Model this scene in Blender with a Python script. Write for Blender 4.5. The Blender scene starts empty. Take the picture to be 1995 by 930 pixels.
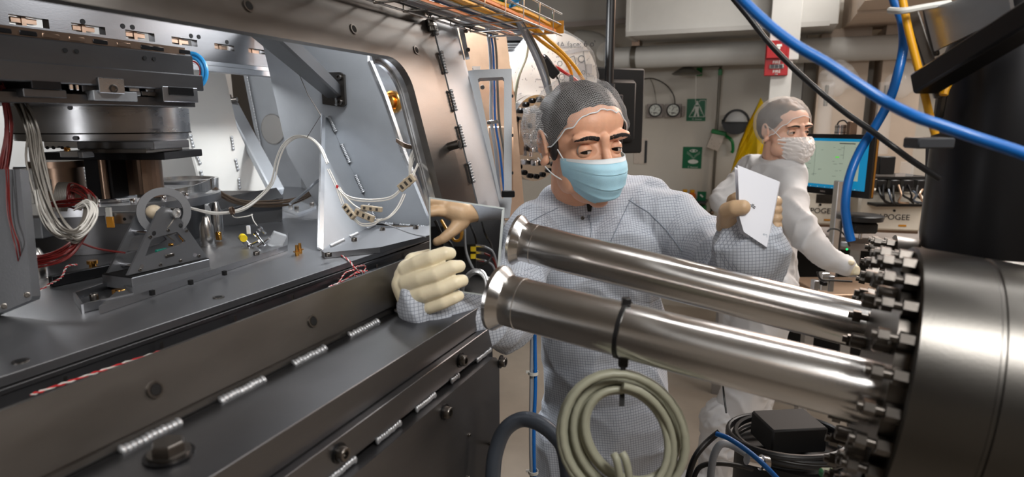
import bpy, bmesh, math, random
from mathutils import Vector, Matrix, noise
from mathutils.geometry import tessellate_polygon
V = Vector
random.seed(7)
scn = bpy.context.scene
col = scn.collection
PI = math.pi

# ------------------------------------------------------------------ camera
F_PX, CX, CY = 1200.0, 997.5, 465.0
PITCH = math.atan(227 / F_PX)
EYE = V((0, 0, 1.6))
cam_d = bpy.data.cameras.new('camera')
cam = bpy.data.objects.new('camera', cam_d)
col.objects.link(cam)
cam.location = EYE
cam.rotation_euler = (PI / 2 - PITCH, 0, 0)
cam_d.sensor_width = 36
cam_d.lens = F_PX / 1995 * 36
cam_d.clip_start = 0.02
cam_d.dof.use_dof = True
cam_d.dof.focus_distance = 1.32
cam_d.dof.aperture_fstop = 4.8
scn.camera = cam

# the test chamber and the room share one heading: S along it, N across it
TH = math.radians(22.5)
DS = V((math.sin(TH), math.cos(TH), 0)); DN = V((math.cos(TH), -math.sin(TH), 0)); DZ = V((0, 0, 1))
def S(s, n, z): return DS * s + DN * n + DZ * z
BR = Matrix((DN, DS, DZ)).transposed()            # local x = N, y = S
def ray(px, py):
    x = (px - CX) / F_PX; y = (py - CY) / F_PX
    return V((x, math.cos(PITCH) - y * math.sin(PITCH), -math.sin(PITCH) - y * math.cos(PITCH)))
def P(px, py, d): return EYE + ray(px, py) * d
def hit(px, py, p0, nrm):
    r = ray(px, py); return EYE + r * ((p0 - EYE).dot(nrm) / r.dot(nrm))
def Pz(px, py, z): return hit(px, py, V((0, 0, z)), DZ)
def Pn(px, py, n): return hit(px, py, DN * n, DN)
def Ps(px, py, s): return hit(px, py, DS * s, DS)

# ------------------------------------------------------------------ world, lights, exposure
w = bpy.data.worlds.new('world'); scn.world = w; w.use_nodes = True
w.node_tree.nodes['Background'].inputs[0].default_value = (0.55, 0.6, 0.68, 1)
w.node_tree.nodes['Background'].inputs[1].default_value = 0.15
scn.view_settings.view_transform = 'Standard'; scn.view_settings.look = 'None'
scn.view_settings.gamma = 1; scn.view_settings.use_curve_mapping = False
scn.view_settings.exposure = 0.0
def area(name, loc, target, sx, sy, power, color=(1, 1, 1)):
    l = bpy.data.lights.new(name, 'AREA'); l.shape = 'RECTANGLE'; l.size = sx; l.size_y = sy
    l.energy = power; l.color = color
    o = bpy.data.objects.new(name, l); col.objects.link(o); o.location = loc
    o.rotation_euler = (V(target) - V(loc)).to_track_quat('-Z', 'Y').to_euler()
    return o
area('ceiling_strip', S(1.5, .9, 2.95), S(1.5, .9, 0), 2.4, 0.07, 11, (1, 0.98, 0.96))
area('ceiling_strip', S(3.9, 0.9, 2.95), S(3.9, 0.9, 0), 2.0, 0.12, 28, (1, 0.96, 0.92))
area('ceiling_strip', S(0.1, 1.0, 2.9), S(0.3, 0.7, 0), 1.8, 0.10, 9, (1, 0.98, 0.96))
area('tube_fill_panel', S(1.1, 1.5, 2.95), S(1.1, 1.5, 0), 1.5, 0.7, 10, (1, 0.98, 0.96))  # added soft overhead fill that brightens the steel tubes, not a known fixture
area('aisle_light', S(4.0, 1.0, 2.9), S(3.0, 0.9, 1.2), 1.4, 0.3, 36, (1, 0.96, 0.92))
area('key_light', V((0.55, -0.1, 2.3)), V((0.2, 1.3, 1.5)), 0.4, 0.35, 13, (1, 0.97, 0.93))
area('chamber_light', S(1.0, -1.75, 2.02), S(1.6, -1.75, 1.3), 0.6, 0.3, 14, (0.97, 0.98, 1.0))
area('port_light', S(1.56, -0.86, 1.98), S(1.72, -0.95, 1.55), 0.2, 0.14, 16, (0.96, 0.98, 1.0))
area('sill_light', S(1.15, -0.82, 1.98), S(1.2, -0.95, 1.33), 0.2, 0.1, 3.5, (0.96, 0.98, 1.0))
area('stage_light', S(.42, -.78, 1.97), S(.62, -1.05, 1.5), 0.3, 0.06, 2.2, (1, 0.98, 0.96))  # added light inside the chamber to lift the drum and block face
area('drum_streak_light', S(-.15, -.80, 1.5), S(.6, -1.15, 1.55), .04, .5, 1.6, (1, .98, .97))  # added out-of-view light, only there to streak the drum's left side
area('warm_lamp', S(3.0, 0.36, 2.33), S(1.1, -0.6, 1.6), 0.4, 0.35, 4.5, (1, 0.42, 0.14))
area('wall_wash', S(2.7, 1.5, 2.7), S(5.2, 1.5, 1.9), 1.4, 0.2, 32, (1, 0.97, 0.93))  # added light that reaches the round pipe below the duct
area('right_wall_lamp', S(3.2, 2.6, 2.6), S(4.6, 2.4, 1.6), 0.4, 0.3, 14, (1, 0.74, 0.52))

# ------------------------------------------------------------------ materials
def lin(c): return tuple(((x / 12.92) if x <= 0.04045 else ((x + 0.055) / 1.055) ** 2.4) for x in c)
def rgb(r, g, b): return lin((r / 255, g / 255, b / 255)) + (1,)
def mat(name, c, metal=0.0, rough=0.5, var=0.0, vscale=6.0, bump=0.0, bscale=60.0, stretch=(1, 1, 1),
        trans=0.0, ior=1.45, alpha=1.0, sss=0.0, emit=None, es=0.0, rvar=0.0, coat=0.0, sheen=0.0, aniso=0.0):
    m = bpy.data.materials.new(name); m.use_nodes = True
    nt = m.node_tree; b = nt.nodes['Principled BSDF']; N = nt.nodes.new; L = nt.links.new
    b.inputs['Base Color'].default_value = c; b.inputs['Metallic'].default_value = metal
    b.inputs['Roughness'].default_value = rough; b.inputs['IOR'].default_value = ior
    b.inputs['Transmission Weight'].default_value = trans; b.inputs['Alpha'].default_value = alpha
    b.inputs['Coat Weight'].default_value = coat; b.inputs['Sheen Weight'].default_value = sheen
    b.inputs['Anisotropic'].default_value = aniso
    if sss:
        b.inputs['Subsurface Weight'].default_value = sss
        b.inputs['Subsurface Radius'].default_value = (0.012, 0.004, 0.002); b.inputs['Subsurface Scale'].default_value = 1.0
    if emit: b.inputs['Emission Color'].default_value = emit; b.inputs['Emission Strength'].default_value = es
    if var or bump or rvar:
        tc = N('ShaderNodeTexCoord'); mp = N('ShaderNodeMapping'); mp.inputs['Scale'].default_value = stretch
        L(tc.outputs['Object'], mp.inputs['Vector'])
        if var or rvar:
            nz = N('ShaderNodeTexNoise'); nz.inputs['Scale'].default_value = vscale; nz.inputs['Detail'].default_value = 6
            nz.inputs['Roughness'].default_value = 0.6
            L(mp.outputs[0], nz.inputs['Vector'])
            if var:
                r = N('ShaderNodeMapRange'); r.inputs[1].default_value = 0.3; r.inputs[2].default_value = 0.7
                r.inputs[3].default_value = 1 - var; r.inputs[4].default_value = 1 + var
                L(nz.outputs['Fac'], r.inputs[0])
                mx = N('ShaderNodeMix'); mx.data_type = 'RGBA'; mx.blend_type = 'MULTIPLY'; mx.inputs[0].default_value = 1
                mx.inputs[6].default_value = c
                L(r.outputs[0], mx.inputs[7]); L(mx.outputs[2], b.inputs['Base Color'])
            if rvar:
                r2 = N('ShaderNodeMapRange'); r2.inputs[1].default_value = 0.3; r2.inputs[2].default_value = 0.7
                r2.inputs[3].default_value = max(0.02, rough - rvar); r2.inputs[4].default_value = rough + rvar
                L(nz.outputs['Fac'], r2.inputs[0]); L(r2.outputs[0], b.inputs['Roughness'])
        if bump:
            n2 = N('ShaderNodeTexNoise'); n2.inputs['Scale'].default_value = bscale; n2.inputs['Detail'].default_value = 3
            L(mp.outputs[0], n2.inputs['Vector'])
            bp = N('ShaderNodeBump'); bp.inputs['Strength'].default_value = bump; bp.inputs['Distance'].default_value = 0.002
            L(n2.outputs['Fac'], bp.inputs['Height']); L(bp.outputs[0], b.inputs['Normal'])
    return m
def grid_cloth(name, c, line, cell, width, strength, rot=(0, 0, 0)):
    """woven static-dissipative cloth: fine dark lines along all three axes, each kept off the faces it would smear on"""
    m = mat(name, c, rough=0.75, sheen=0.2)
    nt = m.node_tree; N = nt.nodes.new; L = nt.links.new; b = nt.nodes['Principled BSDF']
    tc = N('ShaderNodeTexCoord'); mp = N('ShaderNodeMapping'); mp.inputs['Rotation'].default_value = rot
    L(tc.outputs['Object'], mp.inputs['Vector'])
    sp = N('ShaderNodeSeparateXYZ'); L(mp.outputs[0], sp.inputs[0])
    mpn = N('ShaderNodeMapping'); mpn.vector_type = 'NORMAL'; mpn.inputs['Rotation'].default_value = rot
    L(tc.outputs['Normal'], mpn.inputs['Vector'])
    sn = N('ShaderNodeSeparateXYZ'); L(mpn.outputs[0], sn.inputs[0])
    def M(op, a, bb=None):
        k = N('ShaderNodeMath'); k.operation = op
        for i, v in enumerate((a, bb)):
            if v is None: continue
            if isinstance(v, (int, float)): k.inputs[i].default_value = v
            else: L(v, k.inputs[i])
        return k.outputs[0]
    tot = None
    for i in range(3):
        fr = M('FRACT', M('DIVIDE', M('ADD', sp.outputs[i], 10.0), cell))
        ln = M('LESS_THAN', fr, width)
        ms = M('LESS_THAN', M('ABSOLUTE', sn.outputs[i]), 0.72)
        v = M('MULTIPLY', ln, ms); tot = v if tot is None else M('MAXIMUM', tot, v)
    mx = N('ShaderNodeMix'); mx.data_type = 'RGBA'; mx.inputs[6].default_value = c; mx.inputs[7].default_value = line
    L(M('MULTIPLY', tot, strength), mx.inputs[0]); L(mx.outputs[2], b.inputs['Base Color'])
    nz = N('ShaderNodeTexNoise'); nz.inputs['Scale'].default_value = 26; nz.inputs['Detail'].default_value = 4; L(tc.outputs['Object'], nz.inputs['Vector'])
    bp = N('ShaderNodeBump'); bp.inputs['Strength'].default_value = 0.35; bp.inputs['Distance'].default_value = 0.004
    L(nz.outputs['Fac'], bp.inputs['Height']); L(bp.outputs[0], b.inputs['Normal'])
    return m
def net_mat(name, c, cell, thick, base_alpha=0.06, soft=0.5):
    """knotted hair-net mesh: thin strands with open cells between them"""
    m = mat(name, c, rough=0.6); nt = m.node_tree; N = nt.nodes.new; L = nt.links.new; b = nt.nodes['Principled BSDF']
    tc = N('ShaderNodeTexCoord'); vo = N('ShaderNodeTexVoronoi'); vo.feature = 'DISTANCE_TO_EDGE'; vo.inputs['Randomness'].default_value = 0.35
    vo.inputs['Scale'].default_value = 1 / cell
    L(tc.outputs['UV'], vo.inputs['Vector'])
    r = N('ShaderNodeMapRange'); r.inputs[1].default_value = thick * (1 - soft); r.inputs[2].default_value = thick
    r.inputs[3].default_value = 0.62; r.inputs[4].default_value = base_alpha
    L(vo.outputs['Distance'], r.inputs[0]); L(r.outputs[0], b.inputs['Alpha'])
    return m
def print_mat(name, base, marks, scale, thr=0.55):
    """paper or screen with small irregular printed blocks, too small to read"""
    m = mat(name, base, rough=0.5); nt = m.node_tree; N = nt.nodes.new; L = nt.links.new; b = nt.nodes['Principled BSDF']
    tc = N('ShaderNodeTexCoord'); mp = N('ShaderNodeMapping'); mp.inputs['Scale'].default_value = scale
    nz = N('ShaderNodeTexNoise'); nz.inputs['Scale'].default_value = 1; nz.inputs['Detail'].default_value = 3
    L(tc.outputs['Object'], mp.inputs[0]); L(mp.outputs[0], nz.inputs[0])
    g = N('ShaderNodeMath'); g.operation = 'GREATER_THAN'; g.inputs[1].default_value = thr; L(nz.outputs['Fac'], g.inputs[0])
    mx = N('ShaderNodeMix'); mx.data_type = 'RGBA'; mx.inputs[6].default_value = base; mx.inputs[7].default_value = marks
    L(g.outputs[0], mx.inputs[0]); L(mx.outputs[2], b.inputs['Base Color'])
    return m
M = {}
BS = (9, 9, 9)
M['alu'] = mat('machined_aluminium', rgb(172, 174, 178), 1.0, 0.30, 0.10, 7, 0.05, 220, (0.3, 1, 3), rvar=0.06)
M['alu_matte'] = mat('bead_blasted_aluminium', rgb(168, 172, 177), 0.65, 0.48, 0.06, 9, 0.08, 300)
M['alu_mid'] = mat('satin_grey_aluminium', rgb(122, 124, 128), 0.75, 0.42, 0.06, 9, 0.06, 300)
M['alu_dark'] = mat('dark_grey_aluminium', rgb(104, 104, 106), 0.95, 0.36, 0.10, 5, 0.04, 150, (1, 1, 3), rvar=0.03)  # aluminium with one even dark grey base
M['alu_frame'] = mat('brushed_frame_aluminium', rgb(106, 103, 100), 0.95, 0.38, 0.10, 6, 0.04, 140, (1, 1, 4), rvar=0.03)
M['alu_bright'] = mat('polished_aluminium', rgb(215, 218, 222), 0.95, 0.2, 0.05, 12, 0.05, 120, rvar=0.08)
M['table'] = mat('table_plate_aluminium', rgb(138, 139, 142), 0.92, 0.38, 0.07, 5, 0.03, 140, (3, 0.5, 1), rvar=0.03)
M['weld'] = mat('weld_metal', rgb(168, 170, 173), 0.7, 0.42, 0.1, 40, 0.2, 300)
M['steel'] = mat('brushed_stainless_steel', rgb(214, 213, 212), 1.0, 0.22, 0.05, 3, 0.03, 400, (1, 1, 1), rvar=0.04, aniso=0.6)
M['steel_dark'] = mat('dull_dark_steel', rgb(92, 88, 84), 0.95, 0.32, 0.15, 20, 0.05, 90)
M['bronze'] = mat('bronze_tinted_steel', rgb(140, 118, 102), 0.95, 0.36, 0.15, 20, 0.03, 90)
M['chrome'] = mat('chrome', rgb(215, 215, 218), 1.0, 0.12)
M['brass'] = mat('brass', rgb(205, 150, 75), 1.0, 0.22)
M['bolt'] = mat('bolt_steel', rgb(112, 108, 104), 1.0, 0.3)
M['bolt_dark'] = mat('bolt_black_steel', rgb(42, 42, 44), 0.8, 0.35)
M['hole'] = mat('dark_bore', rgb(14, 14, 15), 0.3, 0.6)
M['black'] = mat('black_plastic', rgb(20, 20, 22), 0.0, 0.4, 0.1, 30)
M['black_matte'] = mat('black_matte_paint', rgb(16, 16, 17), 0.0, 0.65)
M['charcoal'] = mat('charcoal_paint', rgb(52, 54, 58), 0.1, 0.5, 0.1, 10)
M['white_wall'] = mat('cream_white_wall_paint', rgb(200, 195, 186), 0, 0.55, 0.04, 3)
M['white_duct'] = mat('white_duct_paint', rgb(192, 191, 187), 0, 0.45, 0.05, 4)
M['tan_wall'] = mat('tan_panel_paint', rgb(190, 172, 155), 0, 0.5, 0.06, 3)
M['ceiling'] = mat('ceiling_paint', rgb(176, 174, 170), 0, 0.6, 0.04, 3)
M['floor'] = mat('floor_vinyl', rgb(170, 160, 148), 0, 0.4, 0.08, 5)
M['glass'] = mat('clear_plastic', rgb(240, 242, 245), 0, 0.08, trans=1.0, ior=1.15, alpha=0.35)
M['film'] = mat('thin_clear_film', rgb(235, 235, 235), 0, 0.12, alpha=0.16, bump=0.8, bscale=14)
M['acrylic'] = mat('clear_acrylic', rgb(225, 230, 235), 0, 0.1, alpha=0.3)
M['mirror'] = mat('mirror_silver', rgb(225, 228, 230), 1.0, 0.015)
M['mirror_edge'] = mat('ground_glass_edge', rgb(175, 182, 182), 0.2, 0.3)
M['white_wire'] = mat('white_wire_insulation', rgb(205, 202, 196), 0, 0.35)
M['clear_wire'] = mat('grey_wire_insulation', rgb(104, 99, 92), 0.2, 0.35)
M['brown_wire'] = mat('bronze_wire_insulation', rgb(112, 96, 82), 0.4, 0.3)
M['red_wire'] = mat('dark_red_wire', rgb(92, 20, 18), 0, 0.35)
M['bright_red_wire'] = mat('bright_red_wire', rgb(190, 40, 45), 0, 0.35)
M['yellow_wire'] = mat('yellow_cable', rgb(222, 160, 22), 0, 0.4)
M['green_wire'] = mat('green_cable', rgb(40, 130, 45), 0, 0.4)
M['orange_wire'] = mat('orange_cable', rgb(205, 110, 35), 0, 0.4)
M['navy_wire'] = mat('navy_cable', rgb(30, 55, 92), 0, 0.4)
M['blue_wire'] = mat('blue_cable', rgb(8, 98, 178), 0, 0.42, coat=0.2)
M['blue_bright'] = mat('bright_blue_tubing', rgb(50, 150, 215), 0, 0.35)
M['grey_wire'] = mat('grey_cable', rgb(140, 144, 150), 0, 0.4)
M['beige_cable'] = mat('grey_beige_cable', rgb(150, 150, 132), 0, 0.42)
M['beige'] = mat('beige_connector_plastic', rgb(176, 162, 140), 0, 0.45, 0.1, 60)
M['conduit'] = mat('slate_conduit', rgb(82, 90, 102), 0.1, 0.35)
M['amber'] = mat('amber_film_tape', rgb(190, 130, 45), 0.1, 0.25)
M['teal'] = mat('teal_connector', rgb(20, 120, 105), 0, 0.4)
M['skin'] = mat('skin', rgb(226, 172, 142), 0, 0.42, 0.06, 40, 0.12, 260, sss=0.15)
M['skin_pale'] = mat('pale_skin', rgb(228, 182, 158), 0, 0.45, 0.05, 40, 0.1, 200, sss=0.15)
M['hair'] = mat('black_hair', rgb(34, 30, 30), 0, 0.5, 0.3, 60, 0.5, 160, (1, 0.2, 1))
M['eye_white'] = mat('eye_white', rgb(198, 188, 180), 0, 0.2)
M['iris'] = mat('dark_brown_iris', rgb(30, 18, 12), 0, 0.15)
M['latex'] = mat('cream_latex', rgb(232, 220, 190), 0, 0.42, 0.05, 25, 0.35, 70, sss=0.05)
M['latex_shaded'] = mat('shaded_latex', rgb(196, 166, 132), 0, 0.45, 0.06, 25, 0.35, 70, sss=0.05)  # glove latex with shade put into its colour, for raised and mirrored hands
M['cloth'] = grid_cloth('light_grey_grid_cloth', rgb(190, 196, 206), rgb(86, 94, 114), 0.0056, 0.17, 0.62, (0.06, 0.1, 0.12))
M['flange'] = mat('dark_brushed_flange_steel', rgb(92, 90, 87), 1.0, 0.3, 0.06, 3, 0.03, 400, rvar=0.05)
M['cloth_plain'] = mat('white_coverall_cloth', rgb(208, 208, 210), 0, 0.6, 0.03, 10, 0.5, 26, sheen=0.2)
M['cuff'] = mat('grey_knit_cuff', rgb(140, 148, 160), 0, 0.8, 0.05, 200, 0.6, 400)
M['mask_blue'] = mat('pale_blue_mask_fabric', rgb(176, 220, 238), 0, 0.7, 0.05, 14, 0.25, 900, sss=0.05)
M['mask_white'] = mat('white_mask_fabric', rgb(226, 232, 236), 0, 0.7)
M['veil'] = mat('thin_white_veil', rgb(244, 238, 235), 0, 0.7, alpha=0.95, bump=0.9, bscale=60)
M['paper'] = mat('white_paper', rgb(222, 224, 232), 0, 0.6)
M['paper_print'] = print_mat('printed_paper', rgb(202, 192, 182), rgb(120, 112, 108), (160, 160, 90), 0.66)
M['print_dark'] = mat('print_ink', rgb(45, 42, 42), 0, 0.6)
M['print_grey'] = mat('grey_print', rgb(150, 142, 138), 0, 0.6)
M['red_paint'] = mat('red_alarm_plastic', rgb(152, 12, 20), 0, 0.35)
M['green_sign'] = mat('green_sign', rgb(0, 98, 62), 0, 0.4)
M['sign_white'] = mat('white_sign_print', rgb(215, 220, 215), 0, 0.5)
M['green_plastic'] = mat('green_plastic', rgb(20, 120, 60), 0, 0.4)
M['pipe_grey'] = mat('galvanised_pipe', rgb(110, 106, 98), 0.6, 0.4)
M['yellow_cloth'] = mat('yellow_apron_vinyl', rgb(214, 180, 8), 0, 0.45, 0.05, 6, 0.6, 12)
M['instrument'] = mat('cream_instrument_case', rgb(214, 206, 192), 0, 0.4)
M['screen'] = mat('lit_screen_page', rgb(150, 160, 148), 0, 0.3, emit=rgb(150, 165, 150), es=0.55)
M['screen_blue'] = mat('lit_screen_blue', rgb(20, 110, 150), 0, 0.3, emit=rgb(10, 120, 165), es=0.7)
M['screen_ink'] = mat('lit_screen_grey_marks', rgb(95, 105, 98), 0, 0.3, emit=rgb(100, 112, 104), es=0.4)
M['screen_green'] = mat('lit_screen_green', rgb(90, 200, 70), 0, 0.3, emit=rgb(80, 210, 60), es=0.7)
M['copper'] = mat('warm_tinted_steel_panel', rgb(176, 150, 128), 0.7, 0.4, 0.12, 10, 0.04, 120)
M['tape_white'] = mat('white_tape', rgb(205, 205, 200), 0, 0.5)
M['yellow_label'] = mat('yellow_label', rgb(235, 205, 30), 0, 0.5)

# ------------------------------------------------------------------ mesh helpers
def new(): return bmesh.new()
def basis(z, up=V((0, 0, 1))):
    z = z.normalized()
    if abs(z.dot(up)) > 0.98: up = V((0, 1, 0))
    x = up.cross(z).normalized(); y = z.cross(x)
    return Matrix((x, y, z)).transposed()
def box(bm, c, size, R=None, bevel=0.0):
    R = R or Matrix.Identity(3)
    vs = []
    g = bmesh.ops.create_cube(bm, size=1)['verts']
    for v in g: v.co = V((v.co.x * size[0], v.co.y * size[1], v.co.z * size[2]))
    if bevel:
        es = list({e for v in g for e in v.link_edges})
        r = bmesh.ops.bevel(bm, geom=es, offset=bevel, segments=1, affect='EDGES')
        g = list({v for f in r['faces'] for v in f.verts} | {v for v in g if v.is_valid})
        # include all verts of this island
        seen = set(g); st = list(g)
        while st:
            v = st.pop()
            for e in v.link_edges:
                o = e.other_vert(v)
                if o not in seen: seen.add(o); st.append(o)
        g = list(seen)
    for v in g: v.co = R @ v.co + V(c)
    return bm
def bbox(bm, s0, s1, n0, n1, z0, z1, bevel=0.0):
    return box(bm, S((s0 + s1) / 2, (n0 + n1) / 2, (z0 + z1) / 2), (abs(n1 - n0), abs(s1 - s0), abs(z1 - z0)), BR, bevel)
def prism(bm, loops, o, ex, ey, ez):
    """loops of 2D points (first outer, then holes) in the plane o+u*ex+v*ey, extruded by vector ez"""
    flat = [p for l in loops for p in l]
    tris = tessellate_polygon([[V((p[0], p[1], 0)) for p in l] for l in loops])
    a = [bm.verts.new(o + ex * p[0] + ey * p[1]) for p in flat]
    b = [bm.verts.new(o + ex * p[0] + ey * p[1] + ez) for p in flat]
    for t in tris:
        try: bm.faces.new([a[i] for i in t]); bm.faces.new([b[i] for i in reversed(t)])
        except ValueError: pass
    k = 0
    for l in loops:
        n = len(l)
        for i in range(n):
            j = (i + 1) % n
            try: bm.faces.new((a[k + i], a[k + j], b[k + j], b[k + i]))
            except ValueError: pass
        k += n
    bmesh.ops.recalc_face_normals(bm, faces=bm.faces[:])
    return bm
def rrect(x0, y0, x1, y1, r, seg=6):
    pts = []
    for cx, cy, a in ((x1 - r, y0 + r, -90), (x1 - r, y1 - r, 0), (x0 + r, y1 - r, 90), (x0 + r, y0 + r, 180)):
        for i in range(seg + 1):
            t = math.radians(a + 90 * i / seg); pts.append((cx + r * math.cos(t), cy + r * math.sin(t)))
    return pts
def circ(x, y, r, n=20): return [(x + r * math.cos(2 * PI * i / n), y + r * math.sin(2 * PI * i / n)) for i in range(n)]
def plate(bm, pts, thick, toward=None, holes=()):
    """slab on world points that share a plane; the thickness goes away from the eye unless told otherwise"""
    o = pts[0]; nrm = (pts[1] - o).cross(pts[-1] - o)
    if nrm.length < 1e-9: nrm = (pts[2] - o).cross(pts[-1] - o)
    nrm.normalize()
    ex = (pts[1] - o).normalized(); ey = nrm.cross(ex)
    t = toward if toward is not None else (o - EYE)
    if nrm.dot(t) < 0: nrm = -nrm
    q = lambda p: ((p - o).dot(ex), (p - o).dot(ey))
    return prism(bm, [[q(p) for p in pts]] + [[q(p) for p in h] for h in holes], o, ex, ey, nrm * thick)
def cyl(bm, p0, p1, r0, r1=None, n=16):
    if r1 is None: r1 = r0
    p0 = V(p0); p1 = V(p1); R = basis(p1 - p0)
    a = [bm.verts.new(p0 + R @ V((r0 * math.cos(2 * PI * i / n), r0 * math.sin(2 * PI * i / n), 0))) for i in range(n)]
    b = [bm.verts.new(p1 + R @ V((r1 * math.cos(2 * PI * i / n), r1 * math.sin(2 * PI * i / n), 0))) for i in range(n)]
    for i in range(n): bm.faces.new((a[i], a[(i + 1) % n], b[(i + 1) % n], b[i]))
    bm.faces.new(a[::-1]); bm.faces.new(b)
    return bm
def lathe(bm, o, ax, prof, n=32, closed=False):
    """profile of (distance along axis, radius)"""
    o = V(o); R = basis(V(ax)); rings = []
    for t, r in prof:
        rings.append([bm.verts.new(o + R @ V((r * math.cos(2 * PI * i / n), r * math.sin(2 * PI * i / n), t))) for i in range(n)])
    pr = list(zip(rings, rings[1:])) + ([(rings[-1], rings[0])] if closed else [])
    for a, b in pr:
        for i in range(n): bm.faces.new((a[i], a[(i + 1) % n], b[(i + 1) % n], b[i]))
    if not closed:
        if prof[0][1] > 1e-5: bm.faces.new(rings[0][::-1])
        if prof[-1][1] > 1e-5: bm.faces.new(rings[-1])
    return bm
def smooth_path(pts, sub=6):
    pts = [V(p) for p in pts]; out = []
    n = len(pts)
    for i in range(n - 1):
        p0 = pts[max(i - 1, 0)]; p1 = pts[i]; p2 = pts[i + 1]; p3 = pts[min(i + 2, n - 1)]
        for k in range(sub):
            t = k / sub
            out.append(0.5 * ((2 * p1) + (p2 - p0) * t + (2 * p0 - 5 * p1 + 4 * p2 - p3) * t * t + (3 * p1 - p0 - 3 * p2 + p3) * t ** 3))
    out.append(pts[-1]); return out
def tube(bm, pts, r, n=8, sub=6, rad=None):
    path = smooth_path(pts, sub) if sub > 1 else [V(p) for p in pts]
    m = len(path); fr = None; rings = []
    for i, p in enumerate(path):
        t = (path[min(i + 1, m - 1)] - path[max(i - 1, 0)])
        if t.length < 1e-9: t = V((0, 0, 1))
        t.normalize()
        if fr is None:
            R = basis(t); fr = R.col[0].copy()
        fr = (fr - t * fr.dot(t)).normalized(); b = t.cross(fr)
        rr = r if rad is None else r * rad(i / (m - 1))
        rings.append([bm.verts.new(p + (fr * math.cos(2 * PI * k / n) + b * math.sin(2 * PI * k / n)) * rr) for k in range(n)])
    for a, b in zip(rings, rings[1:]):
        for k in range(n): bm.faces.new((a[k], a[(k + 1) % n], b[(k + 1) % n], b[k]))
    bm.faces.new(rings[0][::-1]); bm.faces.new(rings[-1])
    return bm
def ell(bm, c, r, R=None, seg=20, rings=12):
    g = bmesh.ops.create_uvsphere(bm, u_segments=seg, v_segments=rings, radius=1)['verts']
    R = R or Matrix.Identity(3)
    for v in g: v.co = R @ V((v.co.x * r[0], v.co.y * r[1], v.co.z * r[2])) + V(c)
    return bm
def hexb(bm, p, ax, r, h, n=6): return cyl(bm, V(p), V(p) + V(ax).normalized() * h, r, r, n)

# ------------------------------------------------------------------ object helpers
def wloc(o):
    l = V((0, 0, 0))
    while o is not None: l += o.location; o = o.parent
    return l
def obj(name, bm, m, parent=None, label=None, smooth=True, off=None):
    me = bpy.data.meshes.new(name)
    bmesh.ops.recalc_face_normals(bm, faces=bm.faces[:])
    base = off if off is not None else (wloc(parent) if parent else None)
    if base is None:
        vs = [v.co for v in bm.verts]
        base = V(((min(v.x for v in vs) + max(v.x for v in vs)) / 2, (min(v.y for v in vs) + max(v.y for v in vs)) / 2, min(v.z for v in vs)))
    bmesh.ops.translate(bm, vec=-base, verts=bm.verts[:])
    bm.to_mesh(me); bm.free()
    me.materials.append(m)
    if smooth and me.polygons:
        me.polygons.foreach_set('use_smooth', [True] * len(me.polygons))
        try: me.set_sharp_from_angle(angle=math.radians(38))
        except Exception: pass
    o = bpy.data.objects.new(name, me); col.objects.link(o)
    if parent is None: o.location = base
    else: o.parent = parent
    if label: o['label'] = label
    return o
def tag(o, label, cat, group=None, kind=None):
    o['label'] = label; o['category'] = cat
    if group: o['group'] = group
    if kind: o['kind'] = kind
    return o
def thing(name, label, cat, loc, group=None):
    o = bpy.data.objects.new(name, None); col.objects.link(o); o.location = V(loc); o.empty_display_size = 0.05
    return tag(o, label, cat, group)
def struct(name, bm, m, parent=None, smooth=False):
    o = obj(name, bm, m, parent, smooth=smooth)
    if parent is None: o['kind'] = 'structure'
    return o
def solo(name, bm, m, label, cat, group=None, smooth=True): return tag(obj(name, bm, m, smooth=smooth), label, cat, group)
_fc = {}
def shared(name, key, builder, m, parent, pos, R, label=None):
    """a small repeated part: mesh data built once round its own origin, then placed"""
    if key not in _fc:
        bm = builder(new()); bmesh.ops.recalc_face_normals(bm, faces=bm.faces[:])
        me = bpy.data.meshes.new(name); bm.to_mesh(me); bm.free(); me.materials.append(m)
        me.polygons.foreach_set('use_smooth', [True] * len(me.polygons))
        me.set_sharp_from_angle(angle=math.radians(38)); _fc[key] = me
    o = bpy.data.objects.new(name, _fc[key]); col.objects.link(o)
    if parent is not None: o.parent = parent
    o.location = V(pos) - (wloc(parent) if parent is not None else V((0, 0, 0)))
    o.rotation_euler = R.to_euler()
    if label: o['label'] = label
    return o
def cap_screw(r, h):
    def f(bm):
        lathe(bm, (0, 0, 0), (0, 0, 1), [(0, r), (h * .85, r), (h, r * .88), (h, r * .55), (h * .45, r * .5), (h * .45, 0)], 14); return bm
    return f
def screw(parent, pos, ax, r=0.005, h=0.004, m=None, name='screw', label=None):
    m = m or M['bolt']
    return shared(name, ('cs', r, h, m.name), cap_screw(r, h), m, parent, pos, basis(V(ax)), label)
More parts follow.
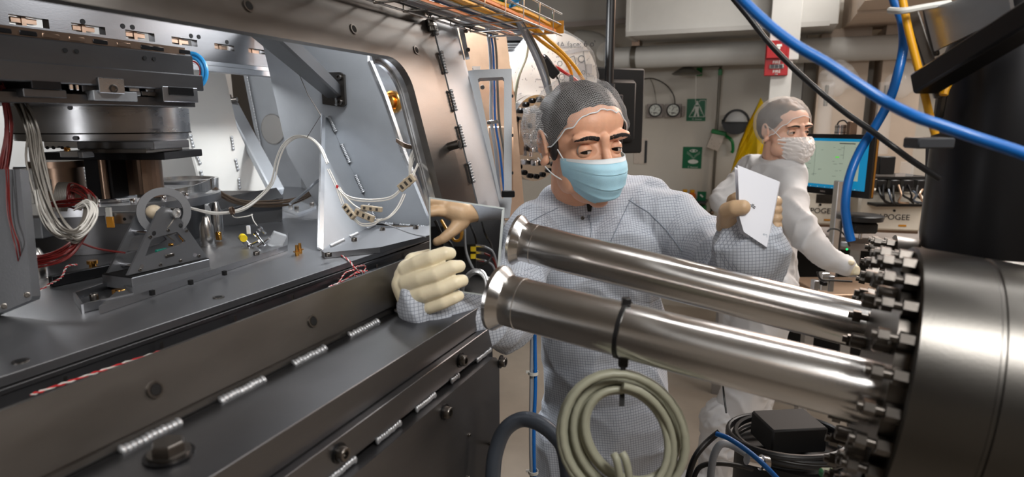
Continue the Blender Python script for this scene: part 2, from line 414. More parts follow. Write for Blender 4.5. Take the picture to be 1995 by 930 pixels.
def blob(name, prims, voxel, m, parent, sm=4, disp=None, label=None, keep_uv=False, post=None):
    """one continuous surface grown from overlapping rounded forms"""
    bm = new()
    for p in prims:
        if p[0] == 'e': ell(bm, p[1], p[2], p[3] if len(p) > 3 else None, 24, 16)
        elif p[0] == 'c':                      # capsule chain: list of (point, radius)
            ch = p[1]
            for (a, ra), (b, rb) in zip(ch, ch[1:]):
                cyl(bm, a, b, ra, rb, 20)
            for a, ra in ch: ell(bm, a, (ra, ra, ra), None, 18, 12)
        elif p[0] == 'f': p[1](bm)
    base = wloc(parent) if parent else V((0, 0, 0))
    bmesh.ops.recalc_face_normals(bm, faces=bm.faces[:])
    me = bpy.data.meshes.new('tmp'); bm.to_mesh(me); bm.free()
    t = bpy.data.objects.new('tmp', me); col.objects.link(t)
    md = t.modifiers.new('r', 'REMESH'); md.mode = 'VOXEL'; md.voxel_size = voxel
    if sm:
        s2 = t.modifiers.new('s', 'SMOOTH'); s2.factor = 0.5; s2.iterations = sm
    dg = bpy.context.evaluated_depsgraph_get(); ev = t.evaluated_get(dg)
    me2 = bpy.data.meshes.new_from_object(ev, depsgraph=dg)
    bpy.data.objects.remove(t); bpy.data.meshes.remove(me)
    me2.name = name
    if disp:
        ns = [v.normal.copy() for v in me2.vertices]
        for v, n in zip(me2.vertices, ns): v.co += n * disp(v.co, n)
    if post: post(me2)
    for v in me2.vertices: v.co -= base
    me2.materials.clear(); me2.materials.append(m)
    me2.polygons.foreach_set('use_smooth', [True] * len(me2.polygons))
    o = bpy.data.objects.new(name, me2); col.objects.link(o)
    if parent: o.parent = parent
    if label: o['label'] = label
    return o
def wires(bm, path, count, spread, r, n=5, seed=0, sub=5, taper=True):
    rnd = random.Random(seed); path = [V(p) for p in path]
    for k in range(count):
        a = rnd.uniform(0, 2 * PI); rr = spread * math.sqrt(rnd.random())
        off = V((math.cos(a) * rr, rnd.uniform(-.5, .5) * rr, math.sin(a) * rr))
        q = []
        for i, p in enumerate(path):
            f = 1.0 if not taper else (0.55 + 0.45 * math.sin(PI * i / (len(path) - 1)))
            q.append(p + off * f + V((rnd.uniform(-1, 1), rnd.uniform(-1, 1), rnd.uniform(-1, 1))) * spread * .22)
        tube(bm, q, r, n, sub)
    return bm
def twist(bm, path, r, amp, turns, phase, n=5, step=10):
    p = smooth_path(path, step); m = len(p)
    q = []
    for i, c in enumerate(p):
        t = (p[min(i + 1, m - 1)] - p[max(i - 1, 0)]).normalized(); R = basis(t)
        a = phase + 2 * PI * turns * i / m
        q.append(c + R @ V((math.cos(a) * amp, math.sin(a) * amp, 0)))
    return tube(bm, q, r, n, 1)
def text(parent, s, size, pos, R, m, name='lettering', align='CENTER', depth=0.0003):
    cu = bpy.data.curves.new('t', 'FONT'); cu.body = s; cu.size = size; cu.align_x = align; cu.align_y = 'CENTER'; cu.extrude = depth
    t = bpy.data.objects.new('t', cu); col.objects.link(t)
    dg = bpy.context.evaluated_depsgraph_get()
    me = bpy.data.meshes.new_from_object(t.evaluated_get(dg), depsgraph=dg); bpy.data.objects.remove(t)
    me.name = name; me.materials.clear(); me.materials.append(m)
    o = bpy.data.objects.new(name, me); col.objects.link(o)
    if parent: o.parent = parent; o.location = V(pos) - wloc(parent)
    else: o.location = V(pos)
    o.rotation_euler = R.to_euler(); return o

# ================================================================== ROOM
SB = 5.4
b = new(); bbox(b, -2.2, SB + .1, -3.4, 3.8, -0.06, 0); struct('floor', b, M['floor'])
b = new(); bbox(b, SB, SB + .1, -3.4, 3.8, 0, 3.0); wall_back = struct('wall_back', b, M['white_wall'])
b = new(); bbox(b, -2.2, SB + .1, 3.7, 3.8, 0, 3.0); struct('wall_right', b, M['tan_wall'])
b = new(); bbox(b, -2.2, SB + .1, -3.4, -3.3, 0, 3.0); struct('wall_left', b, M['white_wall'])
b = new(); bbox(b, -2.3, -2.2, -3.4, 3.8, 0, 3.0); struct('wall_front', b, M['white_wall'])
b = new(); bbox(b, -2.2, SB + .1, -3.4, 3.8, 3.0, 3.06); struct('ceiling', b, M['ceiling'])
for n0 in (0.2, 0.95, 1.5, 2.25):
    b = new(); bbox(b, SB - .004, SB, n0, n0 + .006, 0, 3.0); o = struct('trim', b, M['print_grey'], wall_back); o.name = 'panel_seam'
# long white air duct under the ceiling with a plain underside
q = Ps(1235, 68, 4.6); nL = Ps(1222, 40, 4.6).dot(DN); zb = q.z
cR = Ps(1530, 300, 4.45).dot(DN); cL = Ps(1489, 300, 4.45).dot(DN)
t = thing('air_duct', 'long white boxed air duct running under the ceiling above the round pipe', 'duct', S(4.8, nL, zb))
b = new(); bbox(b, 4.6, 5.1, nL, cR + .25, zb, 3.0, .004); obj('duct_box', b, M['white_duct'], t, smooth=False)
b = new(); bbox(b, 4.58, 5.11, nL - .005, nL + .02, zb - .012, 3.0); obj('end_flange', b, M['white_duct'], t, smooth=False)
b = new(); bbox(b, 4.575, 4.598, nL, cR + .2, zb - .01, zb + .02); obj('lower_flange', b, M['ceiling'], t, smooth=False)
# second duct further left
z2 = Ps(1180, 45, 5.1).z
t = thing('ceiling_soffit', 'grey shaded ceiling soffit at left of the white air duct', 'soffit', S(5.2, -.5, z2))
b = new(); bbox(b, 5.0, SB, -2.6, nL - .05, z2, 3.0); obj('soffit_face', b, M['ceiling'], t, smooth=False)
b = new(); bbox(b, 4.985, 5.0, -2.6, nL - .05, z2 - .03, z2 + .01); obj('soffit_shade_strip', b, M['print_grey'], t, smooth=False)  # darker grey strip paints the shade line of the ledge
# column
b = new(); bbox(b, 4.45, 4.65, cL, cR, 0, 3.0, .004); bbox(b, 4.43, 4.65, cL - .02, cR + .03, Ps(1500, 118, 4.43).z, 3.0, .004)
col_o = struct('trim_1', b, M['white_duct'])
# right hand soffit with panel joints
zr = Ps(1600, 63, 5.2).z
t = thing('panelled_soffit', 'tan panelled soffit above the pipe on the right of the column', 'soffit', S(4.6, 2.3, zr))
for k, (s0, s1) in enumerate(((3.95, 4.3), (4.31, 4.72), (4.73, 5.2))):
    b = new(); bbox(b, s0, s1, cR + .32, 3.65, zr - (0, .015, .0)[k], zr + .25); obj('panel', b, M['tan_wall'], t, smooth=False)
# pilasters and recess on the right
for k, (xa, xb, ss, mt) in enumerate(((1590, 1685, 5.05, 'tan_wall'), (1712, 1790, 5.0, 'tan_wall'), (1538, 1560, 5.2, 'white_duct'))):
    b = new(); bbox(b, ss, SB, Ps(xa, 200, ss).dot(DN), Ps(xb, 200, ss).dot(DN), 0, zr)
    o = struct('trim_%d' % (k + 2), b, M[mt])
# the round white pipe with saddle clamp
pc = Ps(1240, 112, 4.95); pr = 0.082
t = thing('wall_pipe', 'thick white round pipe running level along the back wall', 'pipe', S(4.95, 1, pc.z))
b = new(); cyl(b, S(4.95, -1.2, pc.z), S(4.95, 3.5, pc.z), pr, pr, 40); obj('pipe_run', b, M['white_duct'], t)
cn = pc.dot(DN)
b = new(); lathe(b, S(4.95, cn - .035, pc.z), DN, [(0, pr), (0, pr + .008), (.04, pr + .008), (.04, pr)], 40, True); obj('pipe_clamp', b, M['pipe_grey'], t)
b = new(); bbox(b, 4.9, 5.0, cn - .03, cn + .03, pc.z + pr, zb + .005); obj('clamp_bracket', b, M['bronze'], t)
b = new(); cyl(b, S(4.87, cn - .02, pc.z - pr - .008), S(4.87, cn - .35, pc.z - pr - .010), .008); obj('thin_line', b, M['bronze'], t)
# air elbow behind the disc
b = new(); tube(b, [S(5.1, Ps(1130, 80, 5.1).dot(DN), Ps(1130, 80, 5.1).z), Ps(1160, 85, 5.0), Ps(1180, 100, 4.9)], .09, 20, 5, lambda u: 1 - .1 * u)
solo('duct_elbow', b, M['white_duct'], 'translucent grey duct elbow on the back wall behind the wrapped disc', 'duct')

def wall_plate(bm, x0, y0, x1, y1, th=.01, s=SB, inset=0):
    a = Ps(x0, y0, s); c = Ps(x1, y1, s)
    bbox(bm, s - th, s - inset, min(a.dot(DN), c.dot(DN)), max(a.dot(DN), c.dot(DN)), min(a.z, c.z), max(a.z, c.z), .0015)
    return a, c
# two dial gauges
t = thing('pressure_gauge', 'left of the two round dial pressure gauges on the back wall', 'gauge', Ps(1278, 228, SB), 'dial gauges on the back wall')
t2 = thing('pressure_gauge', 'right of the two round dial pressure gauges, beside the green shower sign', 'gauge', Ps(1313, 228, SB), 'dial gauges on the back wall')
for tt, x in ((t, 1277), (t2, 1312)):
    b = new(); wall_plate(b, x - 15, 203, x + 15, 229, .03); obj('mounting_plate', b, M['print_grey'], tt)
    c = Ps(x, 215, SB - .035)
    b = new(); lathe(b, c, -DS, [(-.01, .055), (.012, .055), (.016, .05), (.016, .044)], 28); obj('bezel', b, M['charcoal'], tt)
    b = new(); cyl(b, c - DS * .012, c - DS * .018, .045, .045, 28); o = obj('dial_face', b, M['sign_white'], tt)
    b = new(); box(b, c - DS * .02 + DZ * .012, (.004, .002, .04), BR @ Matrix.Rotation(.5, 3, 'Y')); obj('needle', b, M['print_dark'], o)
    b = new()
    for k in range(7):
        a = math.radians(-60 + k * 50); box(b, c - DS * .0192 + DN * (.034 * math.sin(a)) + DZ * (.034 * math.cos(a)), (.005, .001, .009), BR @ Matrix.Rotation(a, 3, 'Y'))
    box(b, c - DS * .0192 - DZ * .022, (.03, .001, .008), BR); obj('dial_marks', b, M['print_dark'], o)
b = new(); wall_plate(b, 1330, 207, 1334, 227, .04); solo('gauge_end_plate', b, M['print_grey'], 'narrow vertical metal strap right of the gauges', 'bracket')
b = new(); tube(b, [Ps(1250, 155, SB - .03), Ps(1272, 153, SB - .05), Ps(1297, 165, SB - .05), Ps(1312, 185, SB - .04), Ps(1315, 203, SB - .03)], .0045, 6)
solo('gauge_tube', b, M['black'], 'black tube curving from the screen to the right gauge', 'tube')
b = new(); tube(b, [Ps(1266, 153, SB - .04), Ps(1274, 170, SB - .04), Ps(1279, 203, SB - .03)], .0025, 6)
solo('gauge_tube', b, M['pipe_grey'], 'thin grey tube dropping to the left gauge', 'tube')

# green safety signs
def sign(label, x0, y0, x1, y1):
    a = Ps(x0, y0, SB); c = Ps(x1, y1, SB)
    t = thing('safety_sign', label, 'sign', (a + c) / 2)
    b = new(); wall_plate(b, x0, y0, x1, y1, .004); obj('board', b, M['green_sign'], t, smooth=False)
    o = (Ps(x0, y1, SB - .0045)); wn = c.dot(DN) - a.dot(DN); hz = a.z - c.z
    def f(u, v): return o + DN * (u * wn) + DZ * (v * hz)
    return t, f, wn
t, f, wn = sign('green emergency shower sign with a white figure under a spray', 1339, 193, 1374, 236)
b = new()
cyl(b, f(.47, .78), f(.47, .78) - DS * .002, .012, .012, 14)
plate(b, [f(.36, .66), f(.58, .66), f(.56, .42), f(.62, .2), f(.52, .2), f(.47, .4), f(.42, .2), f(.32, .2), f(.38, .42)], .001, -DS)
for u0, u1 in ((.33, .24), (.61, .7)): plate(b, [f(u0, .64), f(u0 + .05, .64), f(u1 + .05, .42), f(u1, .42)], .001, -DS)
obj('figure_symbol', b, M['sign_white'], t, smooth=False)
b = new()
for p0, p1 in (((.08, .19), (.47, .88)), ((.47, .88), (.88, .19)), ((.08, .19), (.88, .19)), ((.6, .93), (.9, .93)), ((.9, .93), (.92, .2)), ((.6, .93), (.58, .85))):
    tube(b, [f(*p0), f(*p1)], .0025, 4, 1)
obj('spray_outline', b, M['sign_white'], t)
b = new()
obj('spray_hub', tube(b, [f(.42, .88), f(.52, .88)], .004, 4, 1), M['sign_white'], t)
for k in range(5):
    for u_ in (.35 - k * .03, .6 + k * .03):
        b = new(); box(b, f(u_, .72 - k * .09), (.005, .001, .004), BR); obj('spray_drop', b, M['sign_white'], t)
text(t, '↻ Shower', .018, f(.5, .08), BR @ Matrix.Rotation(PI / 2, 3, 'X'), M['sign_white'])
t, f, wn = sign('green emergency eyewash sign with an eye over two water jets', 1331, 286, 1366, 329)
b = new()
def arcp(c, rx, ry, a0, a1, n=10): return [f(c[0] + rx * math.cos(math.radians(a0 + (a1 - a0) * i / n)), c[1] + ry * math.sin(math.radians(a0 + (a1 - a0) * i / n))) for i in range(n + 1)]
tube(b, arcp((.5, .78), .22, .12, 20, 160), .003, 4, 1); tube(b, arcp((.5, .9), .22, .12, 200, 340), .003, 4, 1)
cyl(b, f(.5, .84), f(.5, .84) - DS * .002, .010, .010, 12); obj('eye_symbol', b, M['sign_white'], t)
b = new()
for i in range(7):
    for sg in (-1, 1):
        for w_ in (0, .07):
            u = .5 + sg * (.02 + i * .05); v = .46 + .26 * (i / 6) ** .7 + w_
            box(b, f(u, v), (.0045, .001, .004), BR)
obj('water_jets', b, M['sign_white'], t)
b = new(); plate(b, [f(.5 + .27 * math.cos(2 * PI * i / 20), .34 + .1 * math.sin(2 * PI * i / 20)) for i in range(20)], .001, -DS); obj('basin_symbol', b, M['sign_white'], t, smooth=False)
text(t, '↻ Eyewash', .018, f(.5, .08), BR @ Matrix.Rotation(PI / 2, 3, 'X'), M['sign_white'])

# emergency shower head with cord and supply pipe
t = thing('safety_shower', 'steel emergency shower head on the back wall with its pull cord', 'shower', Ps(1338, 140, SB - .3))
hc = Ps(1338, 138, SB - .35)
b = new(); lathe(b, hc, DZ, [(-.03, .10), (-.022, .115), (-.012, .10), (.02, .05), (.035, .02), (.08, .016)], 28); obj('shower_head', b, M['pipe_grey'], t)
b = new(); tube(b, [hc + DZ * .06, hc + DZ * .1, hc + DS * .04 + DZ * .12, hc + DS * .3 + DZ * .12], .012, 10); obj('shower_arm', b, M['pipe_grey'], t)
b = new(); cyl(b, hc - DZ * .03 + DN * .07, Ps(1355, 200, SB - .33), .002, .002, 5); obj('pull_cord', b, M['white_wire'], t)
b = new(); wall_plate(b, 1358, 124, 1368, 148, .03); solo('green_tag', b, M['green_plastic'], 'small green rectangular tag beside the shower head', 'tag')
t = thing('standpipe', 'thin vertical galvanised pipe between the green signs and the face shield', 'pipe', Ps(1390, 420, SB - .04))
a = Ps(1404, 128, SB - .05); c = Ps(1391, 415, SB - .05); c = S(SB - .05, a.dot(DN), c.z)
b = new(); cyl(b, a, c, .011, .011, 12); obj('riser', b, M['pipe_grey'], t)
b = new(); cyl(b, a, a - DN * .25, .011, .011, 12); ell(b, a, (.016,) * 3); obj('elbow', b, M['pipe_grey'], t)
b = new(); cyl(b, c, c - DN * .03, .011, .011, 12); ell(b, c, (.018,) * 3); obj('lower_branch', b, M['bronze'], t)
b = new(); ell(b, V((c.x, c.y, Ps(1394, 385, SB - .05).z)), (.02, .02, .025)); obj('pipe_union', b, M['bronze'], t)
b = new(); box(b, a - DZ * .05, (.03, .03, .05), BR, .004); obj('valve', b, M['green_plastic'], t)
cc = S(SB - .08, a.dot(DN), Ps(1396, 270, SB).z)
t = thing('inspection_tag', 'white card tag tied under a green collar on the thin standpipe', 'tag', cc)
b = new(); box(b, cc - DZ * .02, (.1, .006, .14), BR @ Matrix.Rotation(.35, 3, 'Y'), .002); obj('card', b, M['paper_print'], t)
b = new(); box(b, cc + DZ * .05 + DN * .02, (.12, .03, .035), BR @ Matrix.Rotation(.2, 3, 'Y'), .006); obj('collar', b, M['green_plastic'], t)

# face shield hanging by its green strap, yellow apron
h = Ps(1434, 240, SB - .1)
t = thing('face_shield', 'black face shield with clear visor hanging by a green strap', 'face shield', h)
b = new(); tube(b, [h + DN * (.095 * math.cos(a)) + DZ * (.1 * math.sin(a)) for a in [PI * k / 10 for k in range(11)]], .010, 8, 2); obj('head_band', b, M['black'], t)
b = new(); plate(b, [h + DN * (.1 * math.cos(a)) + DZ * (.09 * math.sin(a)) for a in [PI + PI * k / 12 for k in range(13)]], .07, -DS)
box(b, h - DS * .02, (.21, .1, .02), BR, .004); obj('shield_shell', b, M['black'], t)
b = new(); ell(b, h + DZ * .02, (.08, .05, .075)); obj('visor', b, M['acrylic'], t)
b = new(); cyl(b, h - DN * .11 + DZ * .01, h - DN * .085 + DZ * .01, .018, .018, 12); obj('pivot_knob', b, M['black'], t)
b = new(); a0 = Ps(1405, 258, SB - .06)
tube(b, [a0, Ps(1416, 266, SB - .06), Ps(1426, 275, SB - .06), Ps(1428, 292, SB - .05), Ps(1425, 298, SB - .05)], .014, 6, 5); obj('strap', b, M['green_plastic'], t)
def folds(px, x0, y0): return math.sin(px * .21) * .02
pts = [(1482, 190), (1470, 215), (1455, 245), (1440, 280), (1428, 320), (1422, 345), (1436, 365), (1470, 372), (1489, 372), (1489, 300), (1488, 240), (1487, 200)]
ap = [S(4.95, p.dot(DN), p.z) for p in (Ps(x, y, 4.95) for x, y in pts)]
b = new(); plate(b, ap, .012); bmesh.ops.triangulate(b, faces=b.faces[:]); bmesh.ops.subdivide_edges(b, edges=b.edges[:], cuts=3, use_grid_fill=True)
for v in b.verts: v.co -= DS * (.025 * math.sin(v.co.dot(DN) * 60 + v.co.z * 14) + .012 * math.sin(v.co.dot(DN) * 130 - v.co.z * 25))
t = tag(obj('apron', b, M['yellow_cloth']), 'yellow vinyl apron hanging against the white column', 'apron')
b = new(); lo = [S(4.95, p.dot(DN), p.z) for p in (Ps(x, y, 4.95) for x, y in [(1400, 430), (1412, 380), (1425, 440), (1420, 475), (1398, 470)])]
plate(b, lo, .012); solo('apron_tail', b, M['yellow_cloth'], 'low corner of yellow vinyl showing beside the raised glove', 'apron')

# shelf with small bottles under the eyewash sign
sz = Ps(1345, 395, SB).z
t = thing('eyewash_basin', 'small shelf unit with green base under the eyewash sign', 'shelf', S(SB - .1, Ps(1345, 395, SB).dot(DN), sz))
b = new(); nl, nr = Ps(1322, 380, SB).dot(DN), Ps(1380, 380, SB).dot(DN); bbox(b, SB - .18, SB, nl, nr, sz + .02, sz + .035); obj('shelf_board', b, M['charcoal'], t)
b = new(); bbox(b, SB - .16, SB, Ps(1358, 400, SB).dot(DN), Ps(1377, 400, SB).dot(DN), sz - .1, sz - .01, .01); obj('basin', b, M['green_plastic'], t)
for k, (x, mt, lb) in enumerate(((1337, 'green_plastic', 'small green bottle with a yellow cap on the shelf'), (1351, 'orange_wire', 'small orange bottle in the middle of the shelf'))):
    p = S(SB - .1, Ps(x, 380, SB).dot(DN), sz + .035)
    t = thing('bottle', lb, 'bottle', p)
    b = new(); lathe(b, p, DZ, [(0, .03), (.05, .03), (.06, .018), (.065, .018)], 16); obj('bottle_body', b, M[mt], t)
    b = new(); cyl(b, p + DZ * .065, p + DZ * .085, .02, .02, 14); obj('cap', b, M['yellow_wire'], t)
p = S(SB - .1, Ps(1370, 372, SB).dot(DN), sz + .035)
t = thing('first_aid_card', 'small green card with a white mark at the right end of the shelf', 'card', p)
b = new(); bbox(b, SB - .11, SB - .1, p.dot(DN) - .035, p.dot(DN) + .035, sz + .035, sz + .11); obj('card', b, M['green_sign'], t)
b = new(); box(b, p + DZ * .04 - DS * .013, (.03, .002, .012), BR @ Matrix.Rotation(.7, 3, 'Y')); obj('mark', b, M['sign_white'], t)
# wall notices near the screen
t = thing('wall_notice', 'printed white notice on the wall below the black display', 'notice', Ps(1252, 300, SB - .01))
b = new(); wall_plate(b, 1236, 270, 1260, 320, .006); obj('sheet', b, M['paper_print'], t); b = new(); wall_plate(b, 1257, 274, 1260, 318, .012); obj('edge_strip', b, M['charcoal'], t)

# fire alarm on the column
t = thing('fire_alarm', 'red fire alarm strobe on the white column', 'fire alarm', Ps(1513, 114, 4.42))
def fp(x0, y0, x1, y1, s1, s0, mt, nm, par=t, bv=.003):
    a = Ps(x0, y0, 4.42); c = Ps(x1, y1, 4.42); bb = new(); bbox(bb, s1, s0, a.dot(DN), c.dot(DN), c.z, a.z, bv); return obj(nm, bb, M[mt], par)
pl = fp(1493, 80, 1534, 147, 4.405, 4.45, 'red_paint', 'housing')
fp(1495, 81, 1531, 114, 4.375, 4.405, 'red_paint', 'strobe_hood'); fp(1513, 88, 1523, 92, 4.372, 4.376, 'sign_white', 'strobe_flash', bv=.0005); fp(1515, 93, 1520, 97, 4.372, 4.376, 'sign_white', 'strobe_flash', bv=.0005)
st = fp(1499, 126, 1527, 134, 4.395, 4.406, 'chrome', 'strobe_lens')
for k in range(3): fp(1502 + k * 8, 127, 1508 + k * 8, 133, 4.392, 4.396, 'charcoal', 'lens_segment', st, .0005)
fp(1509, 144, 1515, 146, 4.40, 4.406, 'chrome', 'latch', bv=.0005)
WR = BR @ Matrix.Rotation(PI / 2, 3, 'X')
for y in (121.5, 139.5): text(t, 'FIRE', .026, Ps(1513, y, 4.402), WR, M['sign_white'])

# plastic bags hung along the pipe on the right
for k, (x, y, r, lb) in enumerate(((1636, 152, .12, 'puffed clear plastic bag under the pipe, nearer the column'), (1768, 156, .12, 'puffed clear plastic bag under the pipe, farther from the column'))):
    c = Ps(x, y, 4.75)
    b = new(); ell(b, c, (r, r * .7, r * .85), None, 20, 14)
    for v in b.verts: v.co += (v.co - c).normalized() * .02 * math.sin(v.co.x * 40 + v.co.z * 33)
    solo('plastic_bag', b, M['film'], lb, 'plastic bag')
for k, x in enumerate((1612, 1728)):
    c = Ps(x, 160, 4.8); c2 = Ps(x - 4, 300, 4.8)
    t = thing('hanging_sleeve', ['tall clear plastic sleeve hanging behind the hair-netted man', 'tall clear plastic sleeve hanging behind the blue hose'][k], 'plastic sleeve', c2)
    b = new(); cyl(b, c, V((c.x, c.y, c2.z)), .045, .05, 16); obj('sleeve', b, M['film'], t)
    b = new(); cyl(b, c - DZ * .02, c - DZ * .16, .012, .014, 10); obj('spray_wand', b, M['pipe_grey'], t)

# ================================================================== BLACK DISPLAY AND POLE
t = thing('ceiling_pole', 'black vertical pole rising to the ceiling behind the first man', 'pole', P(1185, 150, 1.95))
b = new(); c = P(1188, 100, 1.95); cyl(b, V((c.x, c.y, 1.5)), V((c.x, c.y, 3.0)), .0145, .0145, 20); obj('tube', b, M['black'], t)
b = new(); cyl(b, V((c.x, c.y, 1.68)), V((c.x, c.y, 1.72)), .02, .02, 20); obj('collar', b, M['charcoal'], t)
q0 = P(1250, 140, 2.15)
dn = V((0.80, -0.6, 0)).normalized(); 
t = thing('display', 'black flat display seen from behind, edge towards the back wall', 'display', P(1215, 220, 2.15))
up = DZ; c = P(1218, 217, 2.15)
ex = V((.93, .36, 0)).normalized(); ey = V((-ex.y, ex.x, 0))
RM = Matrix((ex, ey, up)).transposed()
b = new(); box(b, c - ex * .1, (.33, .035, .29), RM, .006); obj('back_shell', b, M['black_matte'], t)
b = new(); box(b, c - ex * .1 - ey * .03, (.24, .03, .21), RM, .012); obj('rear_cover', b, M['black_matte'], t)
b = new(); box(b, c - ex * .1 - ey * .047, (.12, .012, .11), RM, .004); obj('mount_plate', b, M['charcoal'], t)
for v_ in (-.03, .03): screw(t, c - ex * .06 - ey * .053 + up * v_, -ey, .005, .004, M['bolt'])

# ================================================================== TEST CHAMBER
CH = thing('test_chamber', 'large grey welded aluminium test chamber with a rounded window opening', 'machine', S(.3, -1.2, 0))
PHI = math.radians(15)
FU = -DN * math.sin(PHI) + DZ * math.cos(PHI)            # up along the leaning front
FN = DN * math.cos(PHI) + DZ * math.sin(PHI)             # out of the leaning front
F0 = S(0, -.536, 1.3)
def FP(s, u, d=0.0): return F0 + DS * s + FU * u + FN * d
def Fhit(px, py): return hit(px, py, F0, FN)
S0 = -.75
op = rrect(S0 + .15, .073, 1.037, .432, .062, 7)
# main leaning wall plate and the proud window frame round the opening
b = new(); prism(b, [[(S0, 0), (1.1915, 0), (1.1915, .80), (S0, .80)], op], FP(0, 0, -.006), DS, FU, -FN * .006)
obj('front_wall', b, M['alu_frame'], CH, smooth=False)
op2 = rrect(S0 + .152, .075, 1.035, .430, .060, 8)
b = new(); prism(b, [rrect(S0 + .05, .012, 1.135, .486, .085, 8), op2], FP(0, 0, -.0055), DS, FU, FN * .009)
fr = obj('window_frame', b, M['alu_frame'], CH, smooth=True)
# deep bright return round the top and right of the opening only; the sill stays a thin edge
def lshape(r0, r1):
    out = [p for p in rrect(S0 + .15 - r0, .073 - r0, 1.037 + r0, .432 + r0, .062 + r0, 9)]
    inn = [p for p in rrect(S0 + .15 - r1, .073 - r1, 1.037 + r1, .432 + r1, .062 + r1, 9)]
    keep = lambda L: L[5:20]                      # right side, top right corner, top
    return keep(out) + keep(inn)[::-1]
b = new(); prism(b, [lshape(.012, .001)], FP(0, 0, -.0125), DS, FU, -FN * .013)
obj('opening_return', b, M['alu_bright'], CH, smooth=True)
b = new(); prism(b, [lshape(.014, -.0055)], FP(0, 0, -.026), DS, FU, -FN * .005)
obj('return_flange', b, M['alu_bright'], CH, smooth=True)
a_ = FP(1.0372, .12, -.045); c_ = FP(1.0372, .36, -.045)
def bore(bm):
    lathe(bm, (0, 0, 0), (0, 0, 1), [(-.001, .0088), (.0012, .0088), (.0012, .0062), (-.0005, .0055), (-.0005, 0)], 18); return bm
def bore_in(bm): cyl(bm, V((0, 0, .0002)), V((0, 0, .0008)), .0056, .0056, 16); return bm
RF = basis(FN)
for s_, u_ in ((.16, .041), (.391, .041), (.621, .041), (.85, .041), (.22, .467), (.44, .467), (.662, .467), (.889, .467), (1.08, .452)):
    o = shared('threaded_hole', 'bore', bore, M['bolt'], fr, FP(s_, u_, .004), RF)
    shared('bore', 'bore_in', bore_in, M['hole'], fr, FP(s_, u_, .0045), RF)
st = Fhit(872, 287)
b = new(); cyl(b, st, st + FN * .028, .0085, .0085, 20); o = obj('stud', b, M['bolt'], fr)
b = new(); cyl(b, st + FN * .0281, st + FN * .0286, .0062, .0062, 16); obj('stud_bore', b, M['hole'], fr)
# grey outer side plate right of the joint
b = new(); prism(b, [[(1.1945, 0), (1.30, 0), (1.30, .8), (1.1945, .8)]], FP(0, 0, -.004), DS, FU, -FN * .008); obj('side_plate', b, M['alu_matte'], CH, smooth=False)
b = new(); prism(b, [[(1.30, -.05), (1.325, -.05), (1.325, .8), (1.30, .8)]], FP(0, 0, -.012), DS, FU, -FN * .06); obj('side_return', b, M['alu_matte'], CH, smooth=False)
b = new(); prism(b, [[(1.1918, 0), (1.1942, 0), (1.1942, .8), (1.1918, .8)]], FP(0, 0, -.012), DS, FU, -FN * .03); obj('joint_groove', b, M['hole'], CH, smooth=False)
# weld beads: overlapping puddles along a seam
def weld(parent, a, c, r=.0055, nrm=FN, step=.0045, squash=.6):
    r *= .86; step = max(step, r * 1.05); a = V(a); c = V(c); L_ = (c - a).length; n = max(3, int(L_ / step)); d = (c - a).normalized()
    up = nrm.normalized(); sd = d.cross(up).normalized(); R = Matrix((d, sd, up)).transposed()
    b = new()
    for i in range(n + 1):
        e = 1.15 if i in (0, n) else .93 + .1 * random.random()
        ell(b, a + (c - a) * (i / n) + sd * r * .12 * random.uniform(-1, 1), (step * .72, r * e, r * squash * e), R, 10, 6)
    return obj('weld_bead', b, M['weld'], parent)
for y0, y1 in ((40, 68), (104, 141), (178, 213), (246, 283), (318, 352)):
    xa = 853 + (y0 - 30) * .2255; xb = 853 + (y1 - 30) * .2255
    a = Fhit(xa, y0); c = Fhit(xb, y1)
    a = FP(1.193, (a - F0).dot(FU), 0); c = FP(1.193, (c - F0).dot(FU), 0); weld(CH, a, c, .0065)
hb = FP(1.175, (Fhit(850, 25) - F0).dot(FU), 0)
b = new(); hexb(b, hb, FN, .014, .016); hexb(b, hb + FN * .016, FN, .009, .02, 16); obj('hex_bolt', b, M['bolt'], CH)
b = new(); cyl(b, hb - FU * .02, hb - FU * .045, .009, .009, 16); cyl(b, hb - FU * .03, hb - FU * .036, .012, .012, 6); obj('clamp_bolt', b, M['bolt'], CH)
# ledge, beam and lower body
ZL = 1.3
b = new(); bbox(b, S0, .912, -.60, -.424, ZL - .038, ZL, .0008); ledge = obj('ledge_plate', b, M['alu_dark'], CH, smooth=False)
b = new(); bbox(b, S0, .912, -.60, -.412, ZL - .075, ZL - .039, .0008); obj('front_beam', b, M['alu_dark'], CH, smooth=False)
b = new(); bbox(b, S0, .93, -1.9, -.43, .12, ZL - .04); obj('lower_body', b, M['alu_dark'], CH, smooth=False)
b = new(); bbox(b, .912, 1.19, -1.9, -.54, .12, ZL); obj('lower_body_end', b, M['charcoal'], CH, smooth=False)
pn = -.398
b = new(); o_ = S(0, pn, 0); prism(b, [rrect(S0, .62, .905, 1.217, .03, 6)], o_, DS, DZ, -DN * .02); sp = obj('side_panel', b, M['alu_dark'], CH, smooth=False)
sc = [(897, 702, 'b'), (975, 705, 'p'), (866, 803, 'p'), (660, 883, 'b')]
for x, y, k in sc:
    pnn = -.412 if k == 'b' else pn
    p_ = Pn(x, y, pnn)
    o = shared('socket_screw', 'bigscrew', cap_screw(.0085, .0085), M['bolt'], CH if k == 'b' else sp, p_ + DN * .0015, basis(DN))
    b = new(); cyl(b, p_, p_ + DN * .0015, .0115, .0115, 20); obj('washer', b, M['bolt_dark'], CH if k == 'b' else sp)
for x, y in ((953, 865), (913, 848), (912, 930)):
    p_ = Pn(x, y, pn); screw(sp, p_, DN, .003, .003 if x != 953 else .02, M['bolt'])
